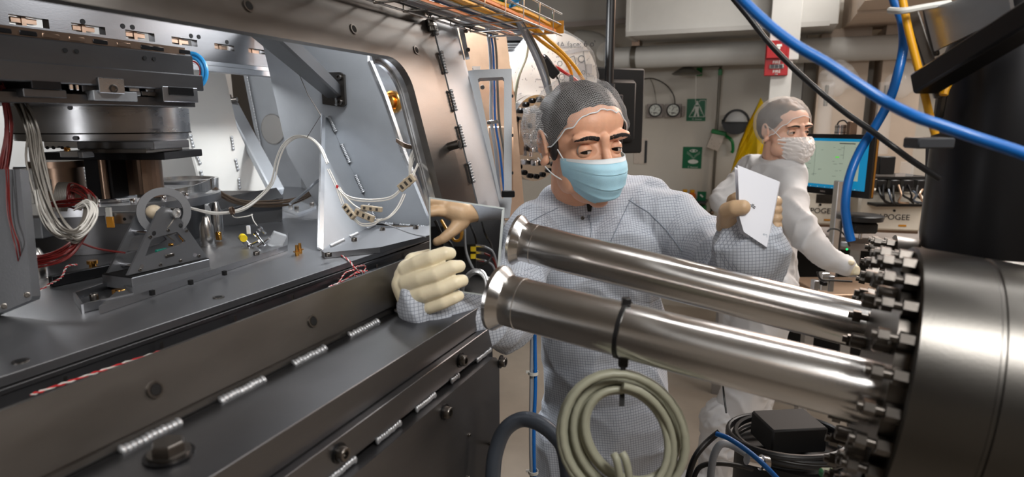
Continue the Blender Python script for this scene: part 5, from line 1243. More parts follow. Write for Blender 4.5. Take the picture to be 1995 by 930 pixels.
# ================================================================== STEEL TUBES, FLANGE, CABLES AT THE RIGHT FOREGROUND
VP_ = thing('vacuum_flange_assembly', 'large steel flange with two long polished tubes reaching left across the foreground', 'machine', P(1740, 740, .62))
def pipe(l, r, rad, nm_lbl):
    a = P(*l); c = P(*r); d = (a - c).normalized(); L_ = (a - c).length
    prof = [(0, rad), (L_ - .036, rad), (L_ - .0355, rad + .0006), (L_ - .033, rad + .0006), (L_ - .0325, rad), (L_ - .017, rad), (L_ - .016, rad + .0005), (L_ - .0045, rad + .0092), (L_ - .0044, rad + .0098), (L_, rad + .0098), (L_, rad + .004), (L_ - .004, rad - .002), (L_ - .05, rad - .002)]
    b = new(); lathe(b, c, d, prof, 72); return obj('steel_tube', b, M['steel'], VP_, nm_lbl), c, d
LA, LC = (968, 580, .790), (1760, 782, .605)
UA, UC = (1004, 467, 1.02), (1760, 655, .83)
p1_, c1_, d1_ = pipe(LA, LC, .0325, 'lower and nearer polished tube carrying the cable coil')
p2_, c2_, d2_ = pipe(UA, UC, .0325, 'upper polished tube in front of the man')
fo = P(1722, 730, .66); ax = d1_
RX = basis(ax)
b = new(); lathe(b, fo, -ax, [(0, .03), (0, .138), (.002, .140), (.060, .140), (.061, .1385), (.064, .1385), (.065, .140), (.150, .140), (.152, .137)], 96); fl = obj('flange_body', b, M['flange'], VP_)
b = new(); lathe(b, fo, ax, [(0, .120), (.012, .120), (.012, .0)], 72); obj('face_plate', b, M['steel_dark'], fl)
for k in range(24):
    a = 2 * PI * k / 24 + .08; q = fo + RX @ V((math.cos(a) * .128, math.sin(a) * .128, 0))
    def studf(bm):
        cyl(bm, V((0, 0, -.002)), V((0, 0, .034)), .0042, .0042, 12); cyl(bm, V((0, 0, .0)), V((0, 0, .012)), .0082, .0082, 6); cyl(bm, V((0, 0, .020)), V((0, 0, .029)), .0075, .0075, 6); return bm
    shared('stud_bolt', 'stud', studf, M['steel_dark'], fl, q, RX)
for k in range(10):
    a = 2 * PI * k / 10; 
    for cc, dd in ((c1_, d1_),):
        q = fo + ax * .012 + (RX @ V((math.cos(a) * .098, math.sin(a) * .098, 0))); shared('cap_bolt', 'capb', cap_screw(.009, .016), M['steel_dark'], fl, q, RX)
# further, smaller flange behind it (top)
fo2 = P(1735, 566, .98)
sf = thing('rear_flange', 'smaller blurred bolted flange behind the top of the large flange', 'flange', fo2 - DZ * .09)
b = new(); lathe(b, fo2, -ax, [(-.01, .0), (-.01, .088), (.02, .088), (.02, .078), (.3, .078)], 56); obj('flange_ring', b, M['steel_dark'], sf)
for k in range(14):
    a = 2 * PI * k / 14 + .1; q = fo2 + ax * .01 + RX @ V((math.cos(a) * .075, math.sin(a) * .075, 0)); shared('stud_bolt', 'stud', None, M['bolt'], sf, q, RX)
# dark machine body behind and right of the flange
dm = thing('dark_machine_body', 'dark steel machine column filling the right edge above the flange', 'machine', P(1930, 470, .85))
c = P(1950, 300, .86); b = new(); lathe(b, V((c.x, c.y, 1.42)), DZ, [(0, .082), (.02, .084), (.26, .084), (.30, .075), (.36, .07)], 40); obj('column', b, M['bolt_dark'], dm)
b = new(); c = P(1866, 375, .97); box(b, c, (.07, .06, .17), Matrix.Rotation(-.1, 3, 'Y'), .004); obj('grey_housing', b, M['charcoal'], dm)
b = new(); a, c = P(1768, 276, .75), P(1852, 281, .72); box(b, (a + c) / 2, ((c - a).length, .03, .013), None, .002); obj('side_shelf', b, M['charcoal'], dm)
b = new(); a, c = P(1798, 165, .80), P(2060, 5, .62); box(b, (a + c) / 2, (.035, .028, (c - a).length), basis(c - a), .003); obj('diagonal_bar', b, M['bolt_dark'], dm)
b = new(); plate(b, [P(1800, 20, .8), P(1960, -30, .7), P(1960, 30, .7), P(1820, 100, .8)], .006); obj('polished_cover', b, M['alu'], dm, smooth=False)
b = new(); a, c = P(1775, 20, .82), P(1832, 190, .82); box(b, (a + c) / 2, (.018, .014, (c - a).length), basis(c - a), .002); obj('upright_bar', b, M['steel_dark'], dm)
b = new(); a, c = P(1806, 15, .84), P(1822, 110, .84); box(b, (a + c) / 2, (.010, .010, (c - a).length), basis(c - a), .002); obj('upright_bar', b, M['steel_dark'], dm)
b = new(); tube(b, [P(1885, 120, .8), P(1860, 145, .8), P(1843, 170, .8), P(1838, 185, .8)], .005, 8); solo('cable', b, M['yellow_wire'], 'short yellow hose curving on the dark machine column', 'cable')
b = new(); tube(b, [P(1825, 120, .82), P(1840, 160, .82), P(1835, 190, .82), P(1828, 228, .84)], .006, 8); solo('hose', b, M['steel_dark'], 'dark braided hose hanging beside the yellow cable', 'hose')
def fg(nm, lb, mt, r_, pts): b = new(); tube(b, [P(*p) for p in pts], r_, 12, 8); return solo(nm, b, M[mt], lb, 'cable')
fg('cable', 'thick blue cable slanting across the top right foreground', 'blue_wire', .0054, [(1405, -50, .66), (1442, -5, .65), (1495, 46, .64), (1550, 88, .63), (1612, 124, .62), (1670, 163, .61), (1728, 200, .6), (1780, 226, .58), (1828, 243, .57), (1900, 268, .56), (1995, 300, .54), (2080, 335, .52)])
fg('cable', 'black cable slanting below the thick blue cable', 'black', .0042, [(1395, -45, .9), (1427, -5, .9), (1460, 35, .9), (1495, 80, .9), (1545, 132, .9), (1595, 177, .9), (1645, 218, .88), (1695, 253, .86), (1740, 286, .84), (1775, 312, .84), (1830, 348, .84)])
fg('hose', 'blue hose hanging down past the monitor to the flange', 'blue_wire', .0062, [(1732, -40, .85), (1742, 0, .85), (1757, 40, .85), (1760, 90, .85), (1750, 140, .85), (1733, 195, .86), (1706, 245, .87), (1675, 295, .88), (1655, 345, .88), (1647, 395, .88), (1650, 435, .88), (1658, 470, .88)])
fg('cable', 'yellow cable hanging beside the dark machine column', 'yellow_wire', .0048, [(1755, -20, .8), (1768, 50, .8), (1783, 110, .8), (1797, 165, .8), (1810, 220, .8), (1822, 262, .8)])
b = new(); tube(b, [P(1733, 20, .8), P(1760, 21, .78), P(1800, 14, .78), P(1850, 6, .79)], .004, 8); solo('white_strap', b, M['tape_white'], 'white strap tying the blue hose and yellow cable to the machine', 'strap')
# zip tie and coil
def along(x, y, off=0.0):
    """point on the axis line of the lower tube under this pixel column"""
    a = P(*LA); c = P(*LC); best = min(range(101), key=lambda i: abs(proj_x(a.lerp(c, i / 100)) - x)); return a.lerp(c, best / 100)
def proj_x(p):
    q = p - EYE; fw = q.y * math.cos(PITCH) - q.z * math.sin(PITCH); return CX + F_PX * q.x / fw
tc = along(1213, 0); Rr = basis(d1_)
zt = thing('zip_tie', 'black zip tie round the lower tube holding up the cable coil', 'cable tie', tc)
b = new(); lathe(b, tc, d1_, [(-.0025, .0330), (-.0025, .0345), (.0025, .0345), (.0025, .0330)], 48, True); obj('loop', b, M['black'], zt)
lowp = tc - DZ * .036 + V((0, -.008, 0))
b = new(); box(b, tc + DZ * .036 + V((0.002, -.004, 0)), (.010, .010, .008), None, .001); obj('upper_head', b, M['black'], zt)
b = new(); box(b, lowp, (.011, .008, .014), None, .0015); obj('lower_head', b, M['black'], zt)
b = new(); dcoil = (tc - EYE).length
plate(b, [lowp + V((-.003, -.002, 0)), lowp + V((.003, -.002, 0)), lowp + V((-.001, -.022, -.046)), lowp + V((-.007, -.022, -.046))], .0014); obj('hanging_strap', b, M['black'], zt)
dC = (lowp - EYE).dot(V((0, math.cos(PITCH), -math.sin(PITCH)))) - .012
b = new(); pts = []; rr = random.Random(5); NT_ = 11
rads = [70, 118, 92, 126, 80, 106, 122, 74, 112, 98, 128, 86]; dps = [rr.uniform(-.016, .016) for _ in range(NT_ + 2)]
for i in range(NT_ * 16 + 1):
    tt = i / 16; k = int(tt); fr_ = max(0, (tt - k - .25) / .75); fr_ = fr_ * fr_ * (3 - 2 * fr_); a = -PI / 2 - 2 * PI * tt
    rxp = rads[k] + (rads[min(k + 1, NT_)] - rads[k]) * fr_; dd = dps[k] + (dps[k + 1] - dps[k]) * fr_
    tp = 726 + (128 - rxp) * .62
    x = 1213 + (rxp - 80) * .10 + rxp * math.cos(a); y = tp + rxp * 1.06 * (1 + math.sin(a)) + .14 * rxp * math.cos(a)
    pts.append(P(x, y, dC + dd + .006 * math.cos(a)))
tube(b, pts, .0042, 10, 2); coil = solo('cable_coil', b, M['beige_cable'], 'coiled grey-beige cable hanging from the lower steel tube', 'cable')
b = new(); tube(b, [P(1196, 885, dC - .02), P(1202, 900, dC - .024), P(1208, 940, dC - .02), P(1205, 990, dC)], .0044, 10); obj('cable_end', b, M['beige_cable'], coil, off=coil.location)
b = new(); tube(b, [P(1212, 883, dC - .02), P(1220, 900, dC - .024), P(1226, 940, dC - .02), P(1220, 990, dC)], .0044, 10); obj('cable_end', b, M['beige_cable'], coil, off=coil.location)
# conduit and cables low at the left of the man
fg('conduit', 'slate grey conduit arching out of the bottom edge beside the chamber', 'conduit', .0125, [(958, 1010, .98), (960, 930, .98), (966, 880, .98), (984, 838, .98), (1015, 818, .98), (1048, 824, .97), (1080, 848, .96), (1100, 880, .95), (1110, 960, .95)])
fg('cable', 'blue cable running straight down beside the chamber end', 'blue_wire', .0036, [(1043, 560, 1.18), (1042, 650, 1.18), (1043, 750, 1.18), (1040, 850, 1.18), (1042, 960, 1.18)])
fg('cable', 'grey cable running down beside the blue one at the chamber end', 'grey_wire', .0034, [(1035, 560, 1.18), (1036, 650, 1.18), (1035, 740, 1.18), (1034, 850, 1.18), (1036, 960, 1.18)])
for y in (727, 920):
    b = new(); c = P(1039, y, 1.175); lathe(b, c, DZ, [(-.003, .0085), (-.003, .0098), (.003, .0098), (.003, .0085)], 16, True); box(b, c + V((-.011, 0, .002)), (.006, .004, .004), None)
    solo('cable_tie', b, M['tape_white'], 'white tie round the blue and grey cables, %s one' % ('upper' if y < 800 else 'lower'), 'cable tie')['kind'] = 'stuff'
# black coil on black drum, lower right
dr = thing('black_drum', 'black cylindrical machine under the tubes with cables coiled on it', 'machine', P(1545, 930, 1.55))
c = P(1530, 870, 1.45); b = new(); lathe(b, V((c.x + .02, c.y, .3)), DZ, [(0, .13), (c.z - .3, .13), (c.z - .3, .0)], 40); obj('drum_body', b, M['black_matte'], dr)
b = new(); box(b, P(1535, 840, 1.42), (.13, .1, .06), Matrix.Rotation(.1, 3, 'Z'), .004); obj('top_box', b, M['black_matte'], dr)
b = new(); rr = random.Random(8); pts = []
for i in range(8 * 18 + 1):
    a = 2 * PI * i / 18; rad = .128 + .012 * math.sin(i * .23); pts.append(V((c.x + .0 + rad * math.cos(a), c.y - .02 + rad * .8 * math.sin(a), c.z + .028 + .016 * math.sin(i * .11) - .02 * math.cos(a) * 0)))
tube(b, pts, .0052, 8, 2); solo('cable_coil', b, M['black'], 'black cables coiled on top of the black drum', 'cable')
b = new(); tube(b, [P(1408, 745, 1.4), P(1411, 775, 1.4), P(1415, 805, 1.38)], .0022, 6); solo('zip_tie', b, M['black'], 'thin black tie standing up from the black coil', 'cable tie')
fg('cable', 'dark cable from the coil down to the lower left', 'black', .0065, [(1402, 842, 1.3), (1380, 860, 1.3), (1358, 885, 1.28), (1345, 915, 1.28), (1335, 960, 1.28)])
fg('cable', 'blue cable crossing the front of the black drum', 'blue_wire', .005, [(1396, 846, 1.22), (1420, 855, 1.2), (1455, 878, 1.18), (1490, 908, 1.16), (1530, 950, 1.15)])
fg('cable', 'grey connector cable bending left of the black drum', 'grey_wire', .008, [(1455, 885, 1.28), (1425, 868, 1.3), (1405, 866, 1.3), (1392, 885, 1.3), (1386, 915, 1.3), (1382, 960, 1.3)])
fg('cable', 'black cable looping at the bottom edge right of the coil', 'black', .0055, [(1350, 935, 1.32), (1362, 912, 1.32), (1385, 904, 1.32), (1420, 905, 1.33), (1465, 915, 1.35)])
b = new(); lathe(b, P(1455, 895, 1.25), V((1, .1, -.3)), [(0, .012), (.03, .012), (.032, .016), (.045, .016)], 16); solo('plug', b, M['chrome'], 'silver plug at the left side of the black drum', 'plug')
b = new(); box(b, P(1615, 926, .8), (.02, .02, .012), None, .003); solo('green_block', b, M['green_plastic'], 'small green block at the bottom edge under the flange', 'block')

# ================================================================== PEOPLE
def fold_disp(amp, sc, seed=0.0, dirv=V((1, 1, 1))):
    """soft cloth folds: sharp crests between wide hollows, running down and across the limb"""
    def f(co, n):
        w_ = noise.noise_vector(co * 5 + V((seed, 0, 0))) * .35
        p = V((co.x * dirv.x, co.y * dirv.y, co.z * dirv.z)) * sc + w_ * 1.5 + V((seed, seed * 2, 0))
        r1 = (1 - min(1, abs(noise.noise(p)) * 2.6)) ** 2
        q = V((p.x * .6 + p.z * .9, p.y, p.z * .55 - p.x * .5)) * 1.7 + V((9, 3, 4))
        r2 = (1 - min(1, abs(noise.noise(q)) * 2.6)) ** 2
        return amp * (r1 * 1.1 + r2 * .8 - .55 + .5 * noise.noise(co * 4.1 + V((seed, 1, 0))))
    return f
def ondrape(o, px, py, off=.001, default_d=1.3):
    dg = bpy.context.evaluated_depsgraph_get(); r = ray(px, py).normalized()
    org = EYE - wloc(o)
    ok, loc, nr, i = o.ray_cast(org, r)
    if not ok: return P(px, py, default_d), -r
    return loc + wloc(o) + nr * off, nr
def head_matrix(c, yaw, pitch, roll, sc):
    """local +Y is where the face looks; yaw turns it to the right of the picture"""
    return Matrix.Translation(c) @ Matrix.Rotation(yaw, 4, 'Z') @ Matrix.Rotation(PI, 4, 'Z') @ Matrix.Rotation(roll, 4, 'Y') @ Matrix.Rotation(pitch, 4, 'X') @ Matrix.Scale(sc, 4)
def lerpt(tab, x):
    for (a, va), (b_, vb) in zip(tab, tab[1:]):
        if x <= b_:
            t = (x - a) / (b_ - a); t = t * t * (3 - 2 * t); return va + (vb - va) * t
    return tab[-1][1]
HEM = [(0, .074), (25, .066), (45, .042), (70, .006), (90, -.012), (130, -.035), (180, -.045)]
def cap_shell(Mx, cz, rad, hemoff, puff, seed, rows=34, cols=96, nz=.0, mids=0.0):
    me_v = []; uv = []
    cx0 = V((0, -.012, cz))
    for j in range(rows + 1):
        for i in range(cols):
            ph = 360 * i / cols; phs = ph if ph <= 180 else 360 - ph
            zh = lerpt(HEM, phs) + hemoff; th0 = math.asin(max(-.95, min(.95, (zh - cz) / rad[2])))
            t = j / rows; th = th0 + (PI / 2 - th0) * t
            a = math.radians(ph); pf = 1 + puff * math.sin(PI * min(1, t * 1.25)) ** .7 * (.6 + .4 * (phs / 180)) if t < .8 else 1 + puff * math.sin(PI * .999) 
            pf = 1 + puff * (math.sin(PI * t) ** .6 if t < 1 else 0) * (.5 + .5 * phs / 180) + mids * math.sin(PI * t) ** .5
            p = cx0 + V((rad[0] * math.sin(a) * math.cos(th), rad[1] * math.cos(a) * math.cos(th), rad[2] * math.sin(th))) * pf
            if nz: p += (p - cx0).normalized() * nz * noise.noise(p * 45 + V((seed, 0, 0))) * min(1, t * 8)
            me_v.append(Mx @ p); rr_ = (PI / 2 - th) * .09; uv.append((rr_ * math.sin(a), rr_ * math.cos(a)))
    return me_v, uv, rows, cols
def shell_obj(name, data, m, parent, solid=0.0):
    vs, uv, rows, cols = data; base = wloc(parent)
    faces = [(j * cols + i, j * cols + (i + 1) % cols, (j + 1) * cols + (i + 1) % cols, (j + 1) * cols + i) for j in range(rows) for i in range(cols)]
    me = bpy.data.meshes.new(name); me.from_pydata([v - base for v in vs], [], faces); me.update()
    ul = me.uv_layers.new(name='UVMap')
    for l in me.loops: ul.data[l.index].uv = uv[l.vertex_index]
    me.polygons.foreach_set('use_smooth', [True] * len(me.polygons)); me.materials.append(m)
    o = bpy.data.objects.new(name, me); col.objects.link(o); o.parent = parent; return o
def make_head(T, c, yaw, pitch, roll, sc, skin, look=(0, 0), open_=.3, neck=None, voxel=.0024):
    Mx = head_matrix(c, yaw, pitch, roll, sc); X = lambda *p: Mx @ V(p)
    L = []   # local-space prims, transformed afterwards
    def e(cn, r, R=None): L.append(('e', V(cn), r, R))
    e((0, -.012, .03), (.0765, .094, .084)); e((0, .030, .045), (.066, .058, .050)); e((0, .030, -.03), (.061, .060, .080)); e((0, .040, -.082), (.044, .045, .030)); e((0, .066, -.100), (.020, .018, .015))
    for s in (-1, 1):
        e((s * .034, .056, -.030), (.021, .022, .022)); e((s * .031, .074, .024), (.030, .016, .0105)); e((s * .047, .024, -.06), (.015, .032, .03))
        L.append(('c', [(V((s * .0065, .100, -.050)), .008), (V((s * .011, .094, -.052)), .0065)]))
        # ear
        R = Matrix.Rotation(s * -.32, 3, 'Z')
        pts = []
        for k in range(9):
            a = math.radians(200 - k * 28); pts.append((V((s * (.082 + .005 * math.sin(math.radians(k * 22))), -.006 - .015 * math.cos(a) * 1.0, .002 + .029 * math.sin(a))), .0042))
        L.append(('c', pts)); L.append(('c', [(V((s * .080, .002, -.024)), .008), (V((s * .082, -.004, -.030)), .0075)]))
        e((s * .077, -.006, -.002), (.006, .015, .026))
    L.append(('c', [(V((0, .086, .022)), .010), (V((0, .089, .002)), .0078), (V((0, .101, -.022)), .0095), (V((0, .108, -.043)), .0125)]))
    L.append(('c', [(V((-.020, .084, -.073)), .006), (V((0, .092, -.070)), .0075), (V((.020, .084, -.073)), .006)]))
    L.append(('c', [(V((-.016, .084, -.082)), .006), (V((0, .090, -.083)), .008), (V((.016, .084, -.082)), .006)]))
    L.append(('c', [(V((0, -.025, -.05)), .050), (V((0, -.035, -.10)), .048)]))
    def fn(bm):
        for p in L:
            tmp = bmesh.new()
            if p[0] == 'e': ell(tmp, p[1], p[2], p[3] if len(p) > 3 else None, 28, 18)
            else:
                for (a, ra), (b_, rb) in zip(p[1], p[1][1:]): cyl(tmp, a, b_, ra, rb, 16)
                for a, ra in p[1]: ell(tmp, a, (ra,) * 3, None, 14, 10)
            bmesh.ops.transform(tmp, matrix=Mx, verts=tmp.verts[:])
            me = bpy.data.meshes.new('t'); tmp.to_mesh(me); tmp.free(); bm.from_mesh(me); bpy.data.meshes.remove(me)
        if neck:
            for (a, ra), (b_, rb) in zip(neck, neck[1:]): cyl(bm, a, b_, ra, rb, 20)
            for a, ra in neck: ell(bm, a, (ra,) * 3, None, 16, 10)
    Mi = Mx.inverted(); er = .0135; eyes = [V((s * .0325, .0665, -.001)) for s in (-1, 1)]
    def sock(co, n):
        q = Mi @ co; d = 0
        for ec in eyes:
            dd = ((q.x - ec.x) / .019) ** 2 + ((q.z - ec.z) / .0125) ** 2
            if dd < 1 and q.y > .03: d -= .0075 * (1 - dd) ** 1.2
        return d
    head = blob('head', [('f', fn)], voxel, skin, T, 7, sock)
    for s, ec in zip((-1, 1), eyes):
        R3 = Mx.to_3x3() 
        b = new(); ell(b, ec, (er, er, er), None, 24, 16); bmesh.ops.transform(b, matrix=Mx, verts=b.verts[:]); eye = obj('eyeball', b, M['eye_white'], head, off=wloc(T))
        g = V((look[0], 1, look[1])).normalized(); b = new(); cyl(b, ec + g * (er - .0012), ec + g * (er + .0003), .0062, .0056, 20); bmesh.ops.transform(b, matrix=Mx, verts=b.verts[:]); obj('iris', b, M['iris'], head, off=wloc(T))
        # lids
        for up in (1, -1):
            b = new(); nc, nr = 20, 9; grid = []
            for i in range(nc + 1):
                az = math.radians(-72 + 144 * i / nc); row = []
                hh = (open_ * (1.0 if up > 0 else .75)) * max(0, math.cos(az * 1.45)) ** .8 + (look[1] * .35)*up*0
                cen = look[1] * .55 - s * az * .05
                e0 = cen + up * hh
                for j in range(nr + 1):
                    el = e0 + (up * 1.35 - e0) * j / nr; rr_ = er + .0013 + .0006 * math.sin(PI * j / nr)
                    row.append(b.verts.new(ec + V((math.sin(az) * math.cos(el), math.cos(az) * math.cos(el), math.sin(el))) * rr_))
                grid.append(row)
            for i in range(nc):
                for j in range(nr): b.faces.new((grid[i][j], grid[i + 1][j], grid[i + 1][j + 1], grid[i][j + 1]))
            edge = [Mx @ (g_[0].co + V((0, .0003, 0))) for g_ in grid[2:-2]]
            bmesh.ops.transform(b, matrix=Mx, verts=b.verts[:]); obj('eyelid', b, skin, head, off=wloc(T))
            if up > 0:
                b = new(); tube(b, edge, .0009, 5, 1, lambda u: .5 + math.sin(PI * u) * .6); obj('lash_line', b, M['hair'], head, off=wloc(T))
    return Mx, head
def brow(head, T, Mx, s, w0=.012, w1=.057, thick=.0080, arch=.005, z0=.021):
    """short hairs laid on the brow"""
    b = new(); rr_ = random.Random(4 + s); base = wloc(head); Mi = Mx.inverted()
    for k in range(300):
        u = rr_.random(); x = s * (w0 + (w1 - w0) * u); z = z0 + arch * math.sin(PI * min(1, u * .9)) - .002 * u + rr_.uniform(-.5, .5) * thick * (1 - .65 * u ** 2)
        o_ = Mx @ V((x, .16, z)); dr = (Mx.to_3x3() @ V((0, -1, 0))).normalized()
        ok, loc, nr, i = head.ray_cast(o_ - base, dr)
        if not ok: continue
        p = loc + base; t = (Mx.to_3x3() @ V((s * 1, -.15, .35 - .5 * u))).normalized() * (.0048 * Mx.to_scale().x)
        cyl(b, p - t * .4 + nr * .0002, p + t * .6 + nr * .0007, .00055, .0002, 4)
    o = obj('eyebrow', b, M['hair'], head, off=wloc(T)); o['kind'] = 'stuff'
def mask_grid(T, Mx, mtop, mbody, top=-.016, wid=.063, seed=0, crinkle=0.0, pleat=.0022, drop=.108, bulge=1.0, rows=44, cols=48):
    prof = [(0, .111), (.22, .124), (.35, .126), (.6, .121), (.82, .111), (1, .078)]
    def pt(u, v, o=0.0):
        z = top - drop * v * (1 - .40 * abs(u) ** 2.2) - .004 * abs(u) ** 2 * (1 - v) - .010 * (abs(u) ** 2) * (1 - v) * 0
        y0 = lerpt(prof, v) * (1 + .0) + (bulge - 1) * .02 * math.sin(PI * v); w_ = wid * (1 - .20 * v ** 2.2) * (1 - .0 * v)
        x = u * w_; y = y0 - (y0 - .036) * abs(u) ** 2.8
        pl = pleat * ((v * 3.2) % 1.0) * (1 - abs(u) ** 6)
        p = V((x, y + pl + o, z))
        if crinkle:
            q = V((u * 2.6, v * 3.4, seed)); c_ = (abs(noise.noise(q * 1.3)) - .2) + .6 * (abs(noise.noise(q * 3.1)) - .2); p += V((0, 1, 0)) * crinkle * c_
            if abs(u) > .85: p.x -= (1 if u > 0 else -1) * .0015 * (1 + math.sin(v * 30))
        else:
            p += V((0, 1, 0)) * .0022 * noise.noise(V((u * 3, v * 2.5, seed)))
        return p
    def patch(v0, v1, u0, u1, o, nr, ncol):
        b = new(); g = [[b.verts.new(Mx @ pt(u0 + (u1 - u0) * i / ncol, v0 + (v1 - v0) * j / nr, o)) for i in range(ncol + 1)] for j in range(nr + 1)]
        g2 = [[b.verts.new(Mx @ (pt(u0 + (u1 - u0) * i / ncol, v0 + (v1 - v0) * j / nr, o) - V((0, .0012, 0)))) for i in range(ncol + 1)] for j in range(nr + 1)]
        for j in range(nr):
            for i in range(ncol): b.faces.new((g[j][i], g[j][i + 1], g[j + 1][i + 1], g[j + 1][i])); b.faces.new((g2[j][i], g2[j + 1][i], g2[j + 1][i + 1], g2[j][i + 1]))
        for j in range(nr): b.faces.new((g[j][0], g[j + 1][0], g2[j + 1][0], g2[j][0])); b.faces.new((g[j][ncol], g2[j][ncol], g2[j + 1][ncol], g[j + 1][ncol]))
        for i in range(ncol): b.faces.new((g[0][i], g2[0][i], g2[0][i + 1], g[0][i + 1])); b.faces.new((g[nr][i], g[nr][i + 1], g2[nr][i + 1], g2[nr][i]))
        return b
    body = obj('face_mask', patch(0, 1, -1, 1, 0, rows, cols), mbody, T)
    if mtop:
        obj('top_band', patch(0, .085, -1, 1, .0012, 4, cols), mtop, body, off=wloc(T))
        for u0, u1 in ((-1.0, -.93), (.93, 1.0)): obj('side_band', patch(0, .93, u0, u1, .0012, 20, 3), mbody, body, off=wloc(T))
    return body, pt

# ---- first man ------------------------------------------------------------
hc = P(1134, 280, 1.335)
MAN = thing('person', 'man in light grey grid coverall, hair net and blue mask holding a mirror and card', 'person', V((P(1170, 800, 1.47).x, P(1170, 800, 1.47).y, 0)))
Mx, head = make_head(MAN, hc, math.radians(22), math.radians(-6), math.radians(4.5), 1.10, M['skin'], (.45, -.22), .27, [(P(1132, 345, 1.40), .050), (P(1142, 430, 1.46), .054)])
for s in (-1, 1): brow(head, MAN, Mx, s)
hair = shell_obj('hair', cap_shell(Mx, .028, (.0815, .101, .093), .008, .02, 1, nz=.004), M['hair'], MAN)
# sideburn hair in front of the ears
for s in (-1, 1):
    b = new(); ell(b, V((s * .0705, .018, .004)), (.008, .014, .028), None, 12, 8); bmesh.ops.transform(b, matrix=Mx, verts=b.verts[:]); obj('sideburn', b, M['hair'], MAN)
NETM = net_mat('white_hair_net_mesh', rgb(215, 215, 216), .0034, .085, .03)
NETD = net_mat('gathered_hair_net_edge', rgb(225, 225, 226), .0034, .13, .10)
net = shell_obj('hair_net', cap_shell(Mx, .028, (.087, .107, .099), 0, .07, 2, nz=.006, mids=.01), NETM, MAN)
b = new(); hp = []
for i in range(73):
    ph = 360 * i / 72; phs = ph if ph <= 180 else 360 - ph; zh = lerpt(HEM, phs); th = math.asin((zh - .028) / .099); a = math.radians(ph)
    hp.append(Mx @ (V((0, -.012, .028)) + V((.0865 * math.sin(a) * math.cos(th), .1065 * math.cos(a) * math.cos(th), .099 * math.sin(th))) + V((0, 0, .0015 * math.sin(i * 2.1)))))
tube(b, hp, .0014, 6, 2); obj('elastic_band', b, M['mask_white'], net, off=wloc(MAN))
# gathered puffs by the ears
for s in (-1, 1):
    vs = []
    b = new(); ell(b, V((s * .084, -.046, .030)), (.020, .040, .044), None, 24, 16)
    for v in b.verts: v.co += (v.co - V((s * .084, -.046, .030))).normalized() * .008 * noise.noise(v.co * 70)
    bmesh.ops.transform(b, matrix=Mx, verts=b.verts[:]); ul = b.loops.layers.uv.new('UVMap')
    Mi_ = Mx.inverted()
    for f_ in b.faces:
        for l_ in f_.loops: q = Mi_ @ l_.vert.co; l_[ul].uv = (q.y, q.z)
    obj('net_puff', b, NETD, net, off=wloc(MAN))
mk, mpt = mask_grid(MAN, Mx, M['mask_white'], M['mask_blue'], -.012, .066, 3, 0, .0024, .092)
for s in (-1, 1):
    b = new(); tube(b, [Mx @ mpt(s * .97, .02, .001), Mx @ V((s * .074, .02, .012)), Mx @ V((s * .088, -.008, .036))], .0014, 6, 6); tube(b, [Mx @ mpt(s * .97, .90, .001), Mx @ V((s * .072, .012, -.050)), Mx @ V((s * .088, -.018, -.022))], .0014, 6, 6)
    o = obj('ear_loop', b, M['mask_white'], mk, off=wloc(MAN))
ft_ = wloc(MAN)
suit_pr = [('c', [(P(1050, 440, 1.42), .060), (P(1105, 415, 1.43), .068), (P(1160, 415, 1.44), .070), (P(1240, 412, 1.42), .070), (P(1308, 432, 1.38), .066)]),
           ('e', P(1150, 520, 1.46), (.165, .115, .15)), ('e', P(1215, 500, 1.42), (.11, .10, .12)), ('e', P(1175, 660, 1.47), (.150, .118, .19)), ('e', P(1180, 740, 1.475), (.150, .12, .16)), ('e', P(1185, 820, 1.48), (.155, .125, .17)),
           ('c', [(P(1308, 435, 1.38), .068), (P(1370, 480, 1.30), .062), (P(1425, 535, 1.20), .060), (P(1450, 540, 1.14), .062), (P(1460, 505, 1.09), .061), (P(1462, 488, 1.07), .063)]),
           ('c', [(P(1050, 440, 1.42), .066), (P(1010, 540, 1.32), .060), (P(985, 625, 1.18), .054), (P(925, 618, 1.06), .048), (P(860, 602, 1.00), .043), (P(815, 598, .975), .041)]),
           ('c', [(P(1088, 398, 1.43), .055), (P(1140, 396, 1.47), .062), (P(1215, 384, 1.45), .056), (P(1260, 395, 1.43), .06)])]
for s in (-1, 1):
    x = ft_.x + s * .085 + .01; y = ft_.y
    suit_pr.append(('c', [(V((x - s * .01, y, .85)), .095), (V((x, y - .01, .5)), .078), (V((x + s * .01, y + .02, .13)), .068)]))
fd = fold_disp(.0085, 6.0, 2.0, V((1, 1, .75)))
suit = blob('coverall', suit_pr, .0048, M['cloth'], MAN, 6, fd)
for s in (-1, 1):
    b = new(); x = ft_.x + s * .095 + .01; ell(b, V((x, ft_.y - .03, .045)), (.05, .135, .045)); ell(b, V((x, ft_.y + .02, .09)), (.052, .06, .07)); obj('boot_cover', b, M['cloth_plain'], MAN)
